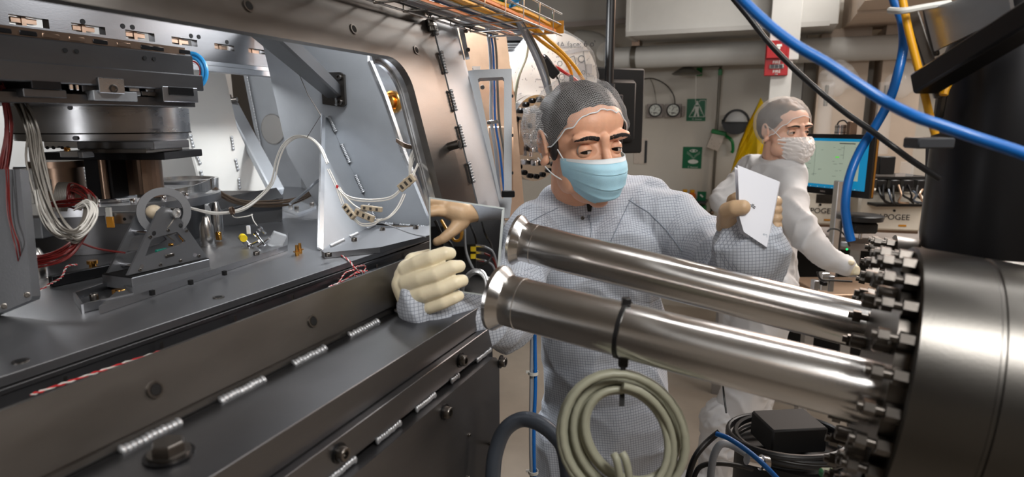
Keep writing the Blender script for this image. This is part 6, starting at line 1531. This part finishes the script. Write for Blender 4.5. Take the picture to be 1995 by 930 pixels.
# collar standing round the neck, open at the front
b = new(); nc_ = P(1146, 394, 1.437); RC = basis((P(1139, 330, 1.36) - P(1143, 430, 1.44)))
ring = []
for i in range(41):
    a = math.radians(-80 + 340 * i / 40 + 0); r_ = .080
    gap = i / 40
    pr_ = nc_ + RC @ V((r_ * math.cos(a), r_ * 1.0 * math.sin(a), 0))
    ring.append(pr_)
up_c = RC.col[2]
for p_, q in zip(ring, ring[1:]):
    lo = p_ - up_c * .035 + (p_ - nc_) * .12; lo2 = q - up_c * .035 + (q - nc_) * .12; hi = p_ + up_c * .012; hi2 = q + up_c * .012
    v = [b.verts.new(k) for k in (lo, lo2, hi2, hi)]; b.faces.new(v)
bmesh.ops.remove_doubles(b, verts=b.verts[:], dist=1e-5)
r = bmesh.ops.solidify(b, geom=b.faces[:] , thickness=.003); obj('collar', b, M['cloth'], suit, off=wloc(MAN))
b = new(); q_, n_ = ondrape(suit, 1148, 402, .001)
plate(b, [q_ + V((-.007, -.004, .012)), q_ + V((.007, -.004, .012)), q_ + V((.004, -.004, -.012)), q_ + V((-.004, -.004, -.012))], .002); obj('dark_undershirt', b, M['black_matte'], MAN)
for x, y in ((1135, 425), (1147, 422), (1166, 424)):
    q_, n_ = ondrape(suit, x, y, .0005); b = new(); lathe(b, q_, n_, [(0, .0042), (.0012, .0042), (.0016, .003), (.0008, .002), (.0008, 0)], 16); obj('snap', b, M['bolt'] if x == 1135 else M['cuff'], suit, off=wloc(MAN))
def seam(pts, r_=.0011, m_='cuff', o_=suit):
    b = new(); tube(b, [ondrape(o_, x, y, .0008)[0] for x, y in pts], r_, 5, 3); return obj('seam', b, M[m_], o_, off=wloc(MAN))
def dense(pts, n=8): 
    out = []
    for (a, b_), (c, d_) in zip(pts, pts[1:]):
        for i in range(n): out.append((a + (c - a) * i / n, b_ + (d_ - b_) * i / n))
    return out + [pts[-1]]
seam(dense([(1232, 385), (1222, 402), (1205, 440), (1190, 470)])); seam(dense([(1088, 405), (1060, 418), (1020, 440)])); seam(dense([(1225, 390), (1265, 415), (1300, 450), (1330, 490)]))
seam(dense([(1150, 425), (1152, 450), (1150, 478)]))
# right hand (left in the picture) holding the mirror
def hand(T_, name, prims, m_, vox=.0015, d_=.0004, sc_=60):
    return blob(name, prims, vox, m_, T_, 6, lambda co, n: d_ * noise.noise(co * sc_) + d_ * .7 * noise.noise(co * sc_ * .45))
h1 = [('c', [(P(794, 528, .960), .0150), (P(815, 513, .944), .0128), (P(842, 503, .934), .0120), (P(866, 494, .934), .0108), (P(877, 494, .942), .0094)]),
      ('c', [(P(794, 552, .955), .0150), (P(820, 544, .936), .0128), (P(850, 535, .926), .0122), (P(880, 521, .926), .0110), (P(895, 519, .934), .0096)]),
      ('c', [(P(802, 579, .955), .0145), (P(828, 573, .936), .0125), (P(858, 563, .927), .0118), (P(887, 551, .928), .0108), (P(901, 547, .936), .0094)]),
      ('c', [(P(818, 602, .958), .0130), (P(840, 597, .944), .0112), (P(864, 589, .936), .0104), (P(884, 581, .937), .0096), (P(894, 577, .943), .0084)]),
      ('c', [(P(796, 528, .968), .019), (P(788, 555, .968), .0205), (P(798, 580, .970), .0205), (P(818, 598, .972), .019)]),
      ('c', [(P(794, 540, .978), .022), (P(803, 575, .988), .024), (P(822, 598, .988), .026), (P(850, 606, 1.0), .030)]),
      ('c', [(P(805, 510, .985), .015), (P(838, 500, 1.008), .0125), (P(862, 505, 1.016), .0115)])]
gl1 = hand(MAN, 'gloved_hand', h1, M['latex'])
# left hand (right in the picture) holding the folded card
h2 = [('c', [(P(1416, 428, 1.055), .0175), (P(1418, 412, 1.03), .0155), (P(1432, 406, 1.012), .0140), (P(1447, 404, 1.004), .0125)]),
      ('c', [(P(1425, 440, 1.075), .026), (P(1445, 430, 1.085), .027), (P(1470, 425, 1.09), .025)]), ('c', [(P(1450, 462, 1.10), .029), (P(1445, 435, 1.085), .028)]),
      ('c', [(P(1430, 425, 1.07), .018), (P(1430, 392, 1.06), .013), (P(1440, 384, 1.06), .011)])]
for k in range(4):
    y = 392 + k * 16; h2.append(('c', [(P(1475, 400 + k * 13, 1.09), .0125), (P(1502, y, 1.085), .0112), (P(1512, y + 1, 1.065), .0106), (P(1511, y + 2, 1.045), .0092)]))
gl2 = hand(MAN, 'gloved_hand', h2, M['latex_shaded'])
b = new(); wa = P(1455, 447, 1.09); wd = (P(1450, 430, 1.085) - P(1462, 490, 1.085)).normalized()
lathe(b, P(1461, 482, 1.095), wd, [(0, .036), (.02, .0345), (.034, .0335), (.034, .030), (.0, .031)], 36, True); obj('inner_cuff', b, M['cuff'], MAN)
b = new(); lathe(b, P(1455, 452, 1.09), wd, [(0, .0335), (.004, .0355), (.008, .0335), (.004, .032)], 36, True); obj('glove_rim', b, M['latex'], gl2, off=wloc(MAN))
# open loose cuff of the sleeve
b = new(); rg = []
lathe(b, P(1466, 505, 1.09), (P(1460, 465, 1.085) - P(1466, 505, 1.09)), [(0, .058), (.018, .061), (.030, .058), (.032, .054), (.02, .052), (.0, .050)], 48)
for v in b.verts: v.co += (v.co - P(1463, 485, 1.09)).normalized() * .006 * noise.noise(v.co * 22)
obj('loose_cuff', b, M['cloth'], suit, off=wloc(MAN))
b = new(); lathe(b, P(850, 606, 1.0), (P(800, 590, .97) - P(850, 606, 1.0)), [(0, .044), (.02, .046), (.036, .044), (.038, .041), (.02, .040)], 40)
for v in b.verts: v.co += (v.co - P(820, 596, .98)).normalized() * .005 * noise.noise(v.co * 24)
obj('loose_cuff', b, M['cloth'], suit, off=wloc(MAN))
cd = thing('folded_card', 'folded white paper card held up in the raised gloved hand', 'paper', P(1470, 480, 1.0))
cp = [P(1437, 322, 1.02), P(1519, 354, 1.02), P(1494, 482, 1.0), P(1449, 452, 1.0), P(1441, 424, 1.005)]
cn_ = (cp[1] - cp[0]).cross(cp[2] - cp[0]).normalized(); 
cp = [hit(x, y, cp[0], cn_) for x, y in ((1437, 322), (1519, 354), (1494, 482), (1449, 452), (1441, 424))]
b = new(); plate(b, cp, .0008, -(EYE - cp[0]) ); obj('front_leaf', b, M['paper'], cd, smooth=False)
b = new(); off_ = cn_ if cn_.dot(EYE - cp[0]) < 0 else -cn_
cb2 = [cp[1], cp[2], cp[2] + off_ * .010 + V((.006, 0, .001)), cp[1] + off_ * .010 + V((.006, 0, 0))]; plate(b, cb2, .0008); obj('folded_edge', b, M['paper'], cd, smooth=False)
b = new(); plate(b, [p_ + off_ * .011 for p_ in cp], .0008); obj('rear_leaf', b, M['paper'], cd, smooth=False)
for k, (x0, y0, x1, y1) in enumerate(((1465, 398, 1469, 400), (1462, 399, 1472, 404), (1463, 402, 1470, 406), (1467, 405, 1470, 407))):
    b = new(); a = hit(x0, y0, cp[0], cn_) - off_ * .0006; c = hit(x1, y1, cp[0], cn_) - off_ * .0006; tube(b, [a, c], .0005, 4, 1); obj('printed_mark', b, M['print_dark'], cd)

# ---- hand mirror and what it reflects (standing behind the camera) ---------
m0 = P(836, 384, .968); m1 = P(983, 405, .985); m2 = P(969, 580, .975)
mn = (m1 - m0).cross(m2 - m0).normalized()
if mn.dot(EYE - m0) < 0: mn = -mn
mc = [m0, m1, hit(969, 580, m0, mn), hit(838, 562, m0, mn)]
mr = thing('hand_mirror', 'square hand mirror held at the window sill, reflecting a gloved hand and black connectors', 'mirror', (mc[2] + mc[3]) / 2)
b = new(); plate(b, mc, .0045, -mn); obj('mirror_body', b, M['mirror_edge'], mr, smooth=False)
cen = sum(mc, V((0, 0, 0))) / 4
b = new(); plate(b, [cen + (p_ - cen) * .965 + mn * .0004 for p_ in mc], .0003, mn); obj('silvered_face', b, M['mirror'], mr, smooth=False)
b = new(); lo = [mc[1] + mn * .0002, mc[2] + mn * .0002]; plate(b, [lo[0], lo[1], lo[1] + (cen - lo[1]) * .07, lo[0] + (cen - lo[0]) * .07], .001, mn); obj('bevelled_edge', b, M['mirror_edge'], mr, smooth=False)
def RFL(p): return p - mn * (2 * (p - m0).dot(mn))
def Q(px, py, d): return RFL(P(px, py, d))
AS = thing('person', 'second gloved hand with grey sleeve, seen only in the mirror', 'person', Q(960, 400, 2.05))
hb1 = [('c', [(Q(925, 415, 2.0), .030), (Q(900, 415, 1.98), .038), (Q(880, 408, 1.98), .036)]), ('c', [(Q(900, 432, 1.98), .026), (Q(880, 452, 1.96), .019), (Q(862, 466, 1.95), .016), (Q(851, 471, 1.95), .014)]),
       ('c', [(Q(880, 398, 1.98), .020), (Q(855, 392, 1.96), .016), (Q(828, 392, 1.95), .014)]), ('c', [(Q(882, 412, 1.98), .020), (Q(852, 412, 1.95), .016), (Q(825, 416, 1.94), .014)]), ('c', [(Q(876, 400, 2.0), .018), (Q(850, 400, 2.0), .015), (Q(820, 403, 2.0), .013)]), ('c', [(Q(880, 390, 2.02), .016), (Q(850, 385, 2.02), .014), (Q(825, 384, 2.02), .012)])]
hand(AS, 'gloved_hand', hb1, M['latex_shaded'], .004, .001, 40)
b = new(); tube(b, [Q(918, 414, 2.0), Q(935, 405, 2.02), Q(970, 398, 2.08), Q(1030, 392, 2.2)], .042, 20, 5, lambda u: .92 + .5 * u); obj('sleeve', b, M['cuff'], AS)
cbn = thing('cabinet', 'grey cabinet behind the camera, seen only in the mirror', 'cabinet', Q(910, 520, 2.5))
b = new(); plate(b, [Q(780, 340, 2.45), Q(1040, 340, 2.45), Q(1040, 640, 2.45), Q(780, 640, 2.45)], .05, -mn); obj('panel', b, M['charcoal'], cbn, smooth=False)
el = thing('connector_block', 'black connector block with two yellow labels, seen only in the mirror', 'connector', Q(925, 525, 2.2))
def qb(x0, y0, x1, y1, d, mt, par, nm):
    b = new(); plate(b, [Q(x0, y0, d), Q(x1, y0, d), Q(x1, y1, d), Q(x0, y1, d)], .03, -mn); return obj(nm, b, M[mt], par, smooth=False)
qb(905, 476, 928, 522, 2.2, 'black', el, 'block_body'); qb(868, 480, 906, 520, 2.22, 'black_matte', el, 'block_body'); qb(838, 442, 866, 482, 2.24, 'black', el, 'side_block'); qb(900, 545, 940, 574, 2.24, 'black', el, 'lower_block'); qb(914, 556, 938, 566, 2.2, 'bright_red_wire', el, 'red_terminal')
for y in (481, 495): qb(918, y, 927, y + 9, 2.17, 'yellow_label', el, 'yellow_label')
for k, y in enumerate((479, 492, 506)):
    b = new(); cyl(b, Q(928, y, 2.17), Q(944, y + 2, 2.16), .006, .005, 10); obj('silver_plug', b, M['chrome'], el)
    b = new(); tube(b, [Q(944, y + 2, 2.16), Q(960, y + 12, 2.16), Q(968, y + 40, 2.18), Q(972, y + 90, 2.2)], .0038, 6); obj('plug_lead', b, M['red_wire' if k % 2 else 'grey_wire'], el)
for i, (mt, r_, pts, lb) in enumerate((('yellow_wire', .005, [(860, 430, 2.15), (872, 450, 2.12), (885, 468, 2.12), (897, 466, 2.12), (900, 448, 2.14)], 'yellow cable loop, seen only in the mirror'),
        ('black', .004, [(938, 425, 2.2), (945, 455, 2.18), (958, 480, 2.18), (955, 505, 2.15), (935, 520, 2.15)], 'black lead at the right, seen only in the mirror'), ('black', .004, [(915, 435, 2.2), (925, 460, 2.18), (928, 475, 2.18)], 'short black lead, seen only in the mirror'),
        ('grey_wire', .0042, [(905, 440, 2.14), (908, 490, 2.1), (925, 530, 2.1), (942, 555, 2.1), (950, 580, 2.12)], 'long grey lead, seen only in the mirror'), ('black', .006, [(848, 430, 2.18), (862, 460, 2.18), (880, 480, 2.18), (890, 530, 2.18)], 'thick black lead at the left, seen only in the mirror'))):
    b = new(); tube(b, [Q(*p) for p in pts], r_, 6); solo('reflected_cable', b, M[mt], lb, 'cable')
area('mirror_fill_light', Q(900, 250, 1.6), Q(900, 480, 2.3), .15, .1, 1.6, (1, .95, .9))  # added unseen light for the things reflected in the mirror

# ---- second man -----------------------------------------------------------
h2c = P(1527, 256, 2.52)
MAN2 = thing('person', 'man in white coverall, hair net and crinkled white mask, looking back from the monitor', 'person', V((P(1480, 700, 2.6).x, P(1480, 700, 2.6).y, 0)))
f2 = wloc(MAN2)
Mx2, head2 = make_head(MAN2, h2c, math.radians(21), math.radians(-2), math.radians(2), 1.08, M['skin_pale'], (-.25, .0), .34, [(P(1520, 300, 2.56), .055), (P(1508, 340, 2.6), .06)], .0034)
for s in (-1, 1): brow(head2, MAN2, Mx2, s, arch=.004, thick=.0065)
shell_obj('hair', cap_shell(Mx2, .028, (.081, .100, .092), .006, .02, 5, nz=.004), M['hair'], MAN2)
NET2 = net_mat('fine_white_hair_net', rgb(225, 220, 216), .0030, .12, .13)
net2 = shell_obj('hair_net', cap_shell(Mx2, .028, (.088, .108, .100), -.014, .05, 6, nz=.003, mids=.01), NET2, MAN2)
b = new(); hp = []
for i in range(61):
    ph = 360 * i / 60; phs = ph if ph <= 180 else 360 - ph; zh = lerpt(HEM, phs) - .014; th = math.asin((zh - .028) / .1); a = math.radians(ph)
    hp.append(Mx2 @ (V((0, -.012, .028)) + V((.0875 * math.sin(a) * math.cos(th), .1075 * math.cos(a) * math.cos(th), .1 * math.sin(th)))))
tube(b, hp, .0016, 6, 2); obj('elastic_band', b, M['mask_white'], net2, off=wloc(MAN2))
mk2, mp2 = mask_grid(MAN2, Mx2, None, M['veil'], -.014, .062, 9, .016, 0, .108, 1.5, 60, 60)
for s in (-1, 1):
    b = new(); tube(b, [Mx2 @ mp2(s * .97, .05, .001), Mx2 @ V((s * .074, .02, .010)), Mx2 @ V((s * .088, -.010, .030))], .0016, 5); obj('ear_loop', b, M['mask_white'], mk2, off=wloc(MAN2))
s2 = [('c', [(P(1512, 318, 2.6), .066), (P(1500, 350, 2.6), .10), (P(1492, 430, 2.6), .135), (P(1485, 540, 2.62), .135), (P(1470, 620, 2.65), .15)]),
      ('c', [(P(1470, 335, 2.66), .075), (P(1535, 345, 2.50), .078)]),
      ('c', [(P(1535, 352, 2.50), .074), (P(1544, 416, 2.42), .066), (P(1578, 472, 2.38), .058), (P(1612, 504, 2.38), .048), (P(1642, 515, 2.38), .040)]),
      ('c', [(P(1462, 345, 2.68), .070), (P(1425, 375, 2.64), .060), (P(1412, 395, 2.6), .055), (P(1440, 430, 2.58), .05)]),
      ('c', [(V((f2.x, f2.y, .90)), .13), (V((f2.x - .06, f2.y - .03, .5)), .095), (V((f2.x - .16, f2.y - .02, .14)), .075)]), ('c', [(V((f2.x + .02, f2.y + .1, .90)), .12), (V((f2.x + .05, f2.y + .12, .5)), .09), (V((f2.x + .02, f2.y + .12, .14)), .075)])]
suit2 = blob('coverall', s2, .0085, M['cloth_plain'], MAN2, 3, fold_disp(.010, 7, 6.0, V((1, 1, .8))))
b = new(); lathe(b, P(1512, 322, 2.59), (P(1520, 290, 2.55) - P(1512, 322, 2.59)), [(0, .078), (.03, .070), (.032, .064), (0, .070)], 36, True)
for v in b.verts: v.co += V((0, 0, .004 * noise.noise(v.co * 30)))
obj('collar', b, M['cloth_plain'], suit2, off=wloc(MAN2))
for i, (dx, dy) in enumerate(((-.16, -.02), (.02, .12))):
    o = blob('boot_cover', [('e', V((f2.x + dx - .05, f2.y + dy - .02, .06)), (.15, .06, .06)), ('c', [(V((f2.x + dx, f2.y + dy, .08)), .075), (V((f2.x + dx + .01, f2.y + dy, .36)), .088)])], .009, M['cloth_plain'], MAN2, 2, fold_disp(.010, 14, 3.0 + i))
hp2 = [('c', [(P(1642, 515, 2.38), .028), (P(1655, 522, 2.38), .03)])] + [('c', [(P(1655, 517 + k * 4, 2.38), .011), (P(1664, 519 + k * 4, 2.36), .010), (P(1671, 523 + k * 3, 2.35), .009)]) for k in range(4)] + [('c', [(P(1650, 512, 2.36), .012), (P(1660, 512, 2.33), .010)])]
hand(MAN2, 'gloved_hand', hp2, M['latex'], .0035)

# ================================================================== DESK AND COMPUTER BEHIND
dz = .985
dk2 = thing('lab_desk', 'lab desk along the right carrying instruments and monitor arm', 'desk', V((1.9, 3.2, 0)))
b = new(); a = Pz(1575, 455, dz); box(b, V((2.15, 3.35, dz - .02)), (2.0, .7, .04), Matrix.Rotation(-TH, 3, 'Z'), .003); obj('desk_top', b, M['print_grey'], dk2, smooth=False)
for dx, dy in ((-.9, -.25), (.9, -.25), (-.9, .25), (.9, .25), (-.25, -.28)):
    q = V((2.15, 3.35, 0)) + Matrix.Rotation(-TH, 3, 'Z') @ V((dx, dy, 0)); b = new(); box(b, V((q.x, q.y, (dz - .04) / 2)), (.05, .05, dz - .04), Matrix.Rotation(-TH, 3, 'Z'), .003); obj('leg', b, M['alu'], dk2, smooth=False)
b = new(); q = V((2.15, 3.35, 0)) + Matrix.Rotation(-TH, 3, 'Z') @ V((0, .3, 0)); box(b, V((q.x, q.y, .5)), (1.9, .02, .85), Matrix.Rotation(-TH, 3, 'Z')); obj('back_board', b, M['black_matte'], dk2, smooth=False)
# monitor
mo = thing('monitor', 'computer monitor with blue bordered status page on screen', 'monitor', P(1632, 385, 2.9))
m_tl = P(1541, 257, 3.10); m_tr = P(1706, 263, 2.74); m_br = P(1706, 391, 2.74)
ex = (m_tr - m_tl); ex.z = 0; W_ = ex.length; ex.normalize(); nrm_ = ex.cross(DZ).normalized(); 
if nrm_.dot(EYE - m_tr) < 0: nrm_ = -nrm_
lean = DZ; Hm = m_tr.z - m_br.z; o0 = V((m_tr.x, m_tr.y, m_br.z)) - ex * W_
def mq(u, v, o=0.0): return o0 + ex * (u * W_) + DZ * (v * Hm) + nrm_ * o
b = new(); plate(b, [mq(0, 0), mq(1, 0), mq(1, 1), mq(0, 1)], .035, -nrm_); obj('bezel', b, M['black'], mo, smooth=False)
def mrect(u0, v0, u1, v1, o, mt, nm, par=mo): b = new(); plate(b, [mq(u0, v0, o), mq(u1, v0, o), mq(u1, v1, o), mq(u0, v1, o)], .0004, nrm_); return obj(nm, b, M[mt], par, smooth=False)
scr = mrect(.04, .11, .945, .93, .0005, 'screen_blue', 'screen')
mrect(.05, .26, .86, .885, .0012, 'screen', 'page', scr); mrect(.05, .17, .73, .262, .0012, 'screen', 'page', scr)
mrect(.62, .845, .80, .86, .002, 'print_dark', 'title_bar', scr); mrect(.585, .62, .63, .64, .002, 'screen_green', 'green_indicator', scr)
rr = random.Random(2)
for k in range(46):
    u = rr.choice([.10, .16, .25, .32, .40, .56, .60, .645, .76, .80]) + rr.uniform(-.01, .01); v = .30 + .5 * rr.random(); mrect(u, v, u + rr.uniform(.01, .05), v + .006, .002, 'screen_ink', 'text_mark', scr)
for u in (.34, .675): mrect(u, .3 if u < .5 else .6, u + .003, .82, .002, 'screen_ink', 'divider', scr)
for k in range(30): mrect(.05 + k * .029, .118, .062 + k * .029, .130, .002, 'screen_ink' if k % 3 else 'sign_white', 'taskbar_icon', scr)
text(mo, 'DELL', .012, mq(.47, .05, .001), Matrix((ex, DZ, nrm_)).transposed() if True else None, M['print_grey'])
b = new(); tube(b, [mq(1.0, .02, -.02), mq(1.0, .98, -.02)], .006, 8, 1); obj('warm_edge', b, M['brass'], mo)
# webcam block on the monitor
wb = thing('camera_module', 'small chrome and black camera module with a cable loop on top of the monitor', 'camera', mq(.62, 1.0))
q = mq(.60, 1.075, -.01); b = new(); cyl(b, q - DZ * .022, q + DZ * .022, .026, .026, 24); obj('chrome_can', b, M['chrome'], wb)
b = new(); box(b, mq(.72, 1.10, -.012), (.035, .03, .06), None, .003); obj('black_case', b, M['bronze'], wb)
b = new(); tube(b, [mq(.55, 1.13, -.01), mq(.57, 1.2, -.01), mq(.63, 1.22, -.01), mq(.68, 1.15, -.01)], .0035, 6); obj('cable_loop', b, M['black'], wb)
for dz_ in (-.012, .012):
    b = new(); lathe(b, q + DZ * dz_, DZ, [(-.0015, .0262), (-.0015, .0272), (.0015, .0272), (.0015, .0262)], 24, True); obj('black_band', b, M['black'], wb)
# aluminium post
po = thing('monitor_post', 'silver aluminium extrusion post under the monitor', 'post', P(1632, 480, 2.85))
a = P(1632, 388, 2.85); b = new(); box(b, V((a.x, a.y, (a.z + dz) / 2 - .04)), (.034, .034, a.z - dz + .25), Matrix.Rotation(.2, 3, 'Z'), .003); obj('extrusion', b, M['alu_bright'], po, smooth=False)
b = new(); box(b, V((a.x + .024, a.y + .01, (a.z + dz) / 2 - .04)), (.014, .03, a.z - dz + .24), Matrix.Rotation(.2, 3, 'Z'), .002); obj('side_rail', b, M['charcoal'], po, smooth=False)
# instruments
def inst(lb, x0, y0, x1, y1, d_, dep, disp, tx):
    a = P(x0, y1, d_); c = P(x1, y0, d_); t = thing('instrument', lb, 'instrument', V(((a.x + c.x) / 2, a.y, a.z)))
    R = Matrix.Rotation(-TH * .6, 3, 'Z'); m_ = (a + c) / 2; w_, h_ = c.x - a.x, c.z - a.z
    b = new(); box(b, V((m_.x, m_.y + dep / 2, m_.z)), (w_, dep, h_), R, .012); obj('case', b, M['instrument'], t)
    fx = lambda u, v, o=.003: V((m_.x, m_.y + dep / 2, m_.z)) + R @ V(((u - .5) * w_, -dep / 2 - o, (v - .5) * h_))
    RR = R @ Matrix.Rotation(PI / 2, 3, 'X')
    text(t, 'APOGEE', .038, fx(*tx), RR @ Matrix.Shear('XY', 2, (0, 0)).to_3x3() if False else RR, M['print_dark'])
    if disp: b = new(); box(b, fx(.72, .78, .001), (w_ * .55, .004, h_ * .26), R, .001); obj('display_window', b, M['steel_dark'], t)
    b = new(); cyl(b, fx(tx[0], tx[1] + .18, .0), fx(tx[0], tx[1] + .18, .004), .006, .006, 12); obj('button', b, M['black'], t)
    b = new(); box(b, fx(tx[0] + .15, .16, .001), (.035, .003, .010), R, .001); obj('small_badge', b, M['amber'], t)
    b = new(); box(b, V((m_.x, m_.y + dep / 2, a.z - .004)), (w_ * .94, dep * .94, .012), R); obj('base', b, M['bronze'], t)
    return t
inst('cream instrument case half hidden behind the seated post, under the monitor', 1556, 372, 1662, 440, 3.15, .3, True, (.52, .42))
inst('cream instrument case with dark lettering at the right under the black equipment', 1692, 378, 1806, 452, 3.0, .3, False, (.56, .38))
# round black stage between them
st_ = thing('round_stage', 'black round turntable stage between the two cream instruments', 'stage', P(1680, 455, 2.85))
c = P(1680, 424, 2.85); b = new(); lathe(b, c, DZ, [(-.012, .07), (-.012, .086), (.010, .088), (.014, .08), (.014, 0)], 40); obj('disc', b, M['black'], st_)
b = new(); box(b, c - DZ * .045, (.11, .09, .05), None, .008); obj('drive_box', b, M['black_matte'], st_)
b = new(); cyl(b, c - DZ * .075, c - DZ * .10, .008, .008, 10); obj('foot', b, M['chrome'], st_)
# black equipment shelf, dock and beaker
be = thing('electronics_rack', 'black open electronics shelf full of cables at the right of the monitor', 'rack', P(1760, 412, 2.95))
b = new(); a, c = P(1706, 402, 2.95), P(1812, 398, 2.95); box(b, (a + c) / 2 + V((0, .1, 0)), (c.x - a.x, .22, .012), None); obj('lower_shelf', b, M['black'], be)
b = new(); a, c = P(1706, 348, 2.95), P(1812, 345, 2.95); box(b, (a + c) / 2 + V((0, .1, 0)), (c.x - a.x, .22, .010), None); obj('upper_shelf', b, M['black'], be)
b = new(); a = P(1760, 380, 3.1); box(b, a, (.27, .02, .16), None); obj('back_board', b, M['black_matte'], be)
for k in range(4):
    a = P(1716 + k * 26, 350, 2.93); b = new(); box(b, V((a.x, a.y, a.z - .022)), (.045, .03, .04), None, .003); obj('module', b, M['black'], be)
rr = random.Random(12)
for k in range(10):
    b = new(); x = 1712 + k * 9.5; tube(b, [P(x, 365 + rr.uniform(-5, 8), 2.92), P(x + rr.uniform(-6, 8), 380, 2.90), P(x + rr.uniform(0, 14), 392 + rr.uniform(-4, 4), 2.91), P(x + 20, 396, 2.93)], .005, 6); obj('loose_lead', b, M[['black', 'bolt_dark', 'conduit', 'black', 'copper'][k % 5]], be)
b = new(); a = P(1722, 322, 2.95); box(b, a, (.075, .06, .085), None, .004); solo('black_speaker', b, M['black'], 'small black box standing on the electronics shelf', 'box')
b = new(); lathe(b, P(1768, 322, 3.0), DZ, [(-.05, .03), (.015, .03)], 24); solo('glass_beaker', b, M['film'], 'clear glass beaker standing behind the black box at the right', 'glass')
b = new(); plate(b, [P(1744, 338, 2.86), P(1764, 338, 2.86), P(1764, 344, 2.86), P(1744, 344, 2.86)], .003); obj('printed_badge', b, M['print_grey'], be)
# cables by the post
for pts, lb in (([(1612, 452, 2.6), (1620, 446, 2.6), (1635, 449, 2.6), (1648, 462, 2.6), (1655, 480, 2.6)], 'black cable arching beside the monitor post'), ([(1592, 530, 2.5), (1600, 545, 2.5), (1625, 547, 2.5), (1660, 549, 2.5)], 'black cable trailing below the second man\'s sleeve')):
    b = new(); tube(b, [P(*p) for p in pts], .004, 6); solo('cable', b, M['black'], lb, 'cable')
b = new(); q = P(1650, 486, 2.6); ell(b, q, (.004,) * 3); lo_ = solo('green_indicator', b, mat('green_led', rgb(20, 220, 110), emit=rgb(20, 230, 110), es=2.0), 'tiny green indicator light near the second man\'s wrist', 'light')
b = new(); q = P(1646, 476, 2.62); box(b, q, (.03, .02, .02), None, .003); solo('cable_adapter', b, M['grey_wire'], 'small grey cable adapter above the green light', 'adapter')
# linear stage under the arm
ls = thing('linear_stage', 'small aluminium slide with screw under the second man\'s forearm', 'stage', P(1605, 560, 2.55))
for x0, y0, x1, y1, mt, nm in ((1597, 530, 1612, 566, 'alu_bright', 'carriage'), (1612, 536, 1622, 568, 'alu', 'rail'), (1600, 548, 1609, 556, 'bolt_dark', 'socket'), (1582, 545, 1592, 567, 'alu', 'motor')):
    a, c = P(x0, y1, 2.55 if nm != 'socket' else 2.53), P(x1, y0, 2.55 if nm != 'socket' else 2.53); b = new(); box(b, (a + c) / 2, (c.x - a.x, .03, c.z - a.z), None, .002); obj(nm, b, M[mt], ls, smooth=False)
b = new(); a = P(1740, 572, 2.6); box(b, V((a.x, a.y + .15, a.z - .02)), (.6, .3, .03), None, .003); sh_ = thing('side_bench', 'brownish side bench top under the slide', 'bench', V((a.x, a.y + .15, 0))); obj('bench_top', b, M['copper'], sh_, smooth=False)
for dx in (-.27, .27):
    b = new(); box(b, V((a.x + dx, a.y + .15, (a.z - .035) / 2)), (.04, .04, a.z - .035), None); obj('leg', b, M['alu'], sh_, smooth=False)
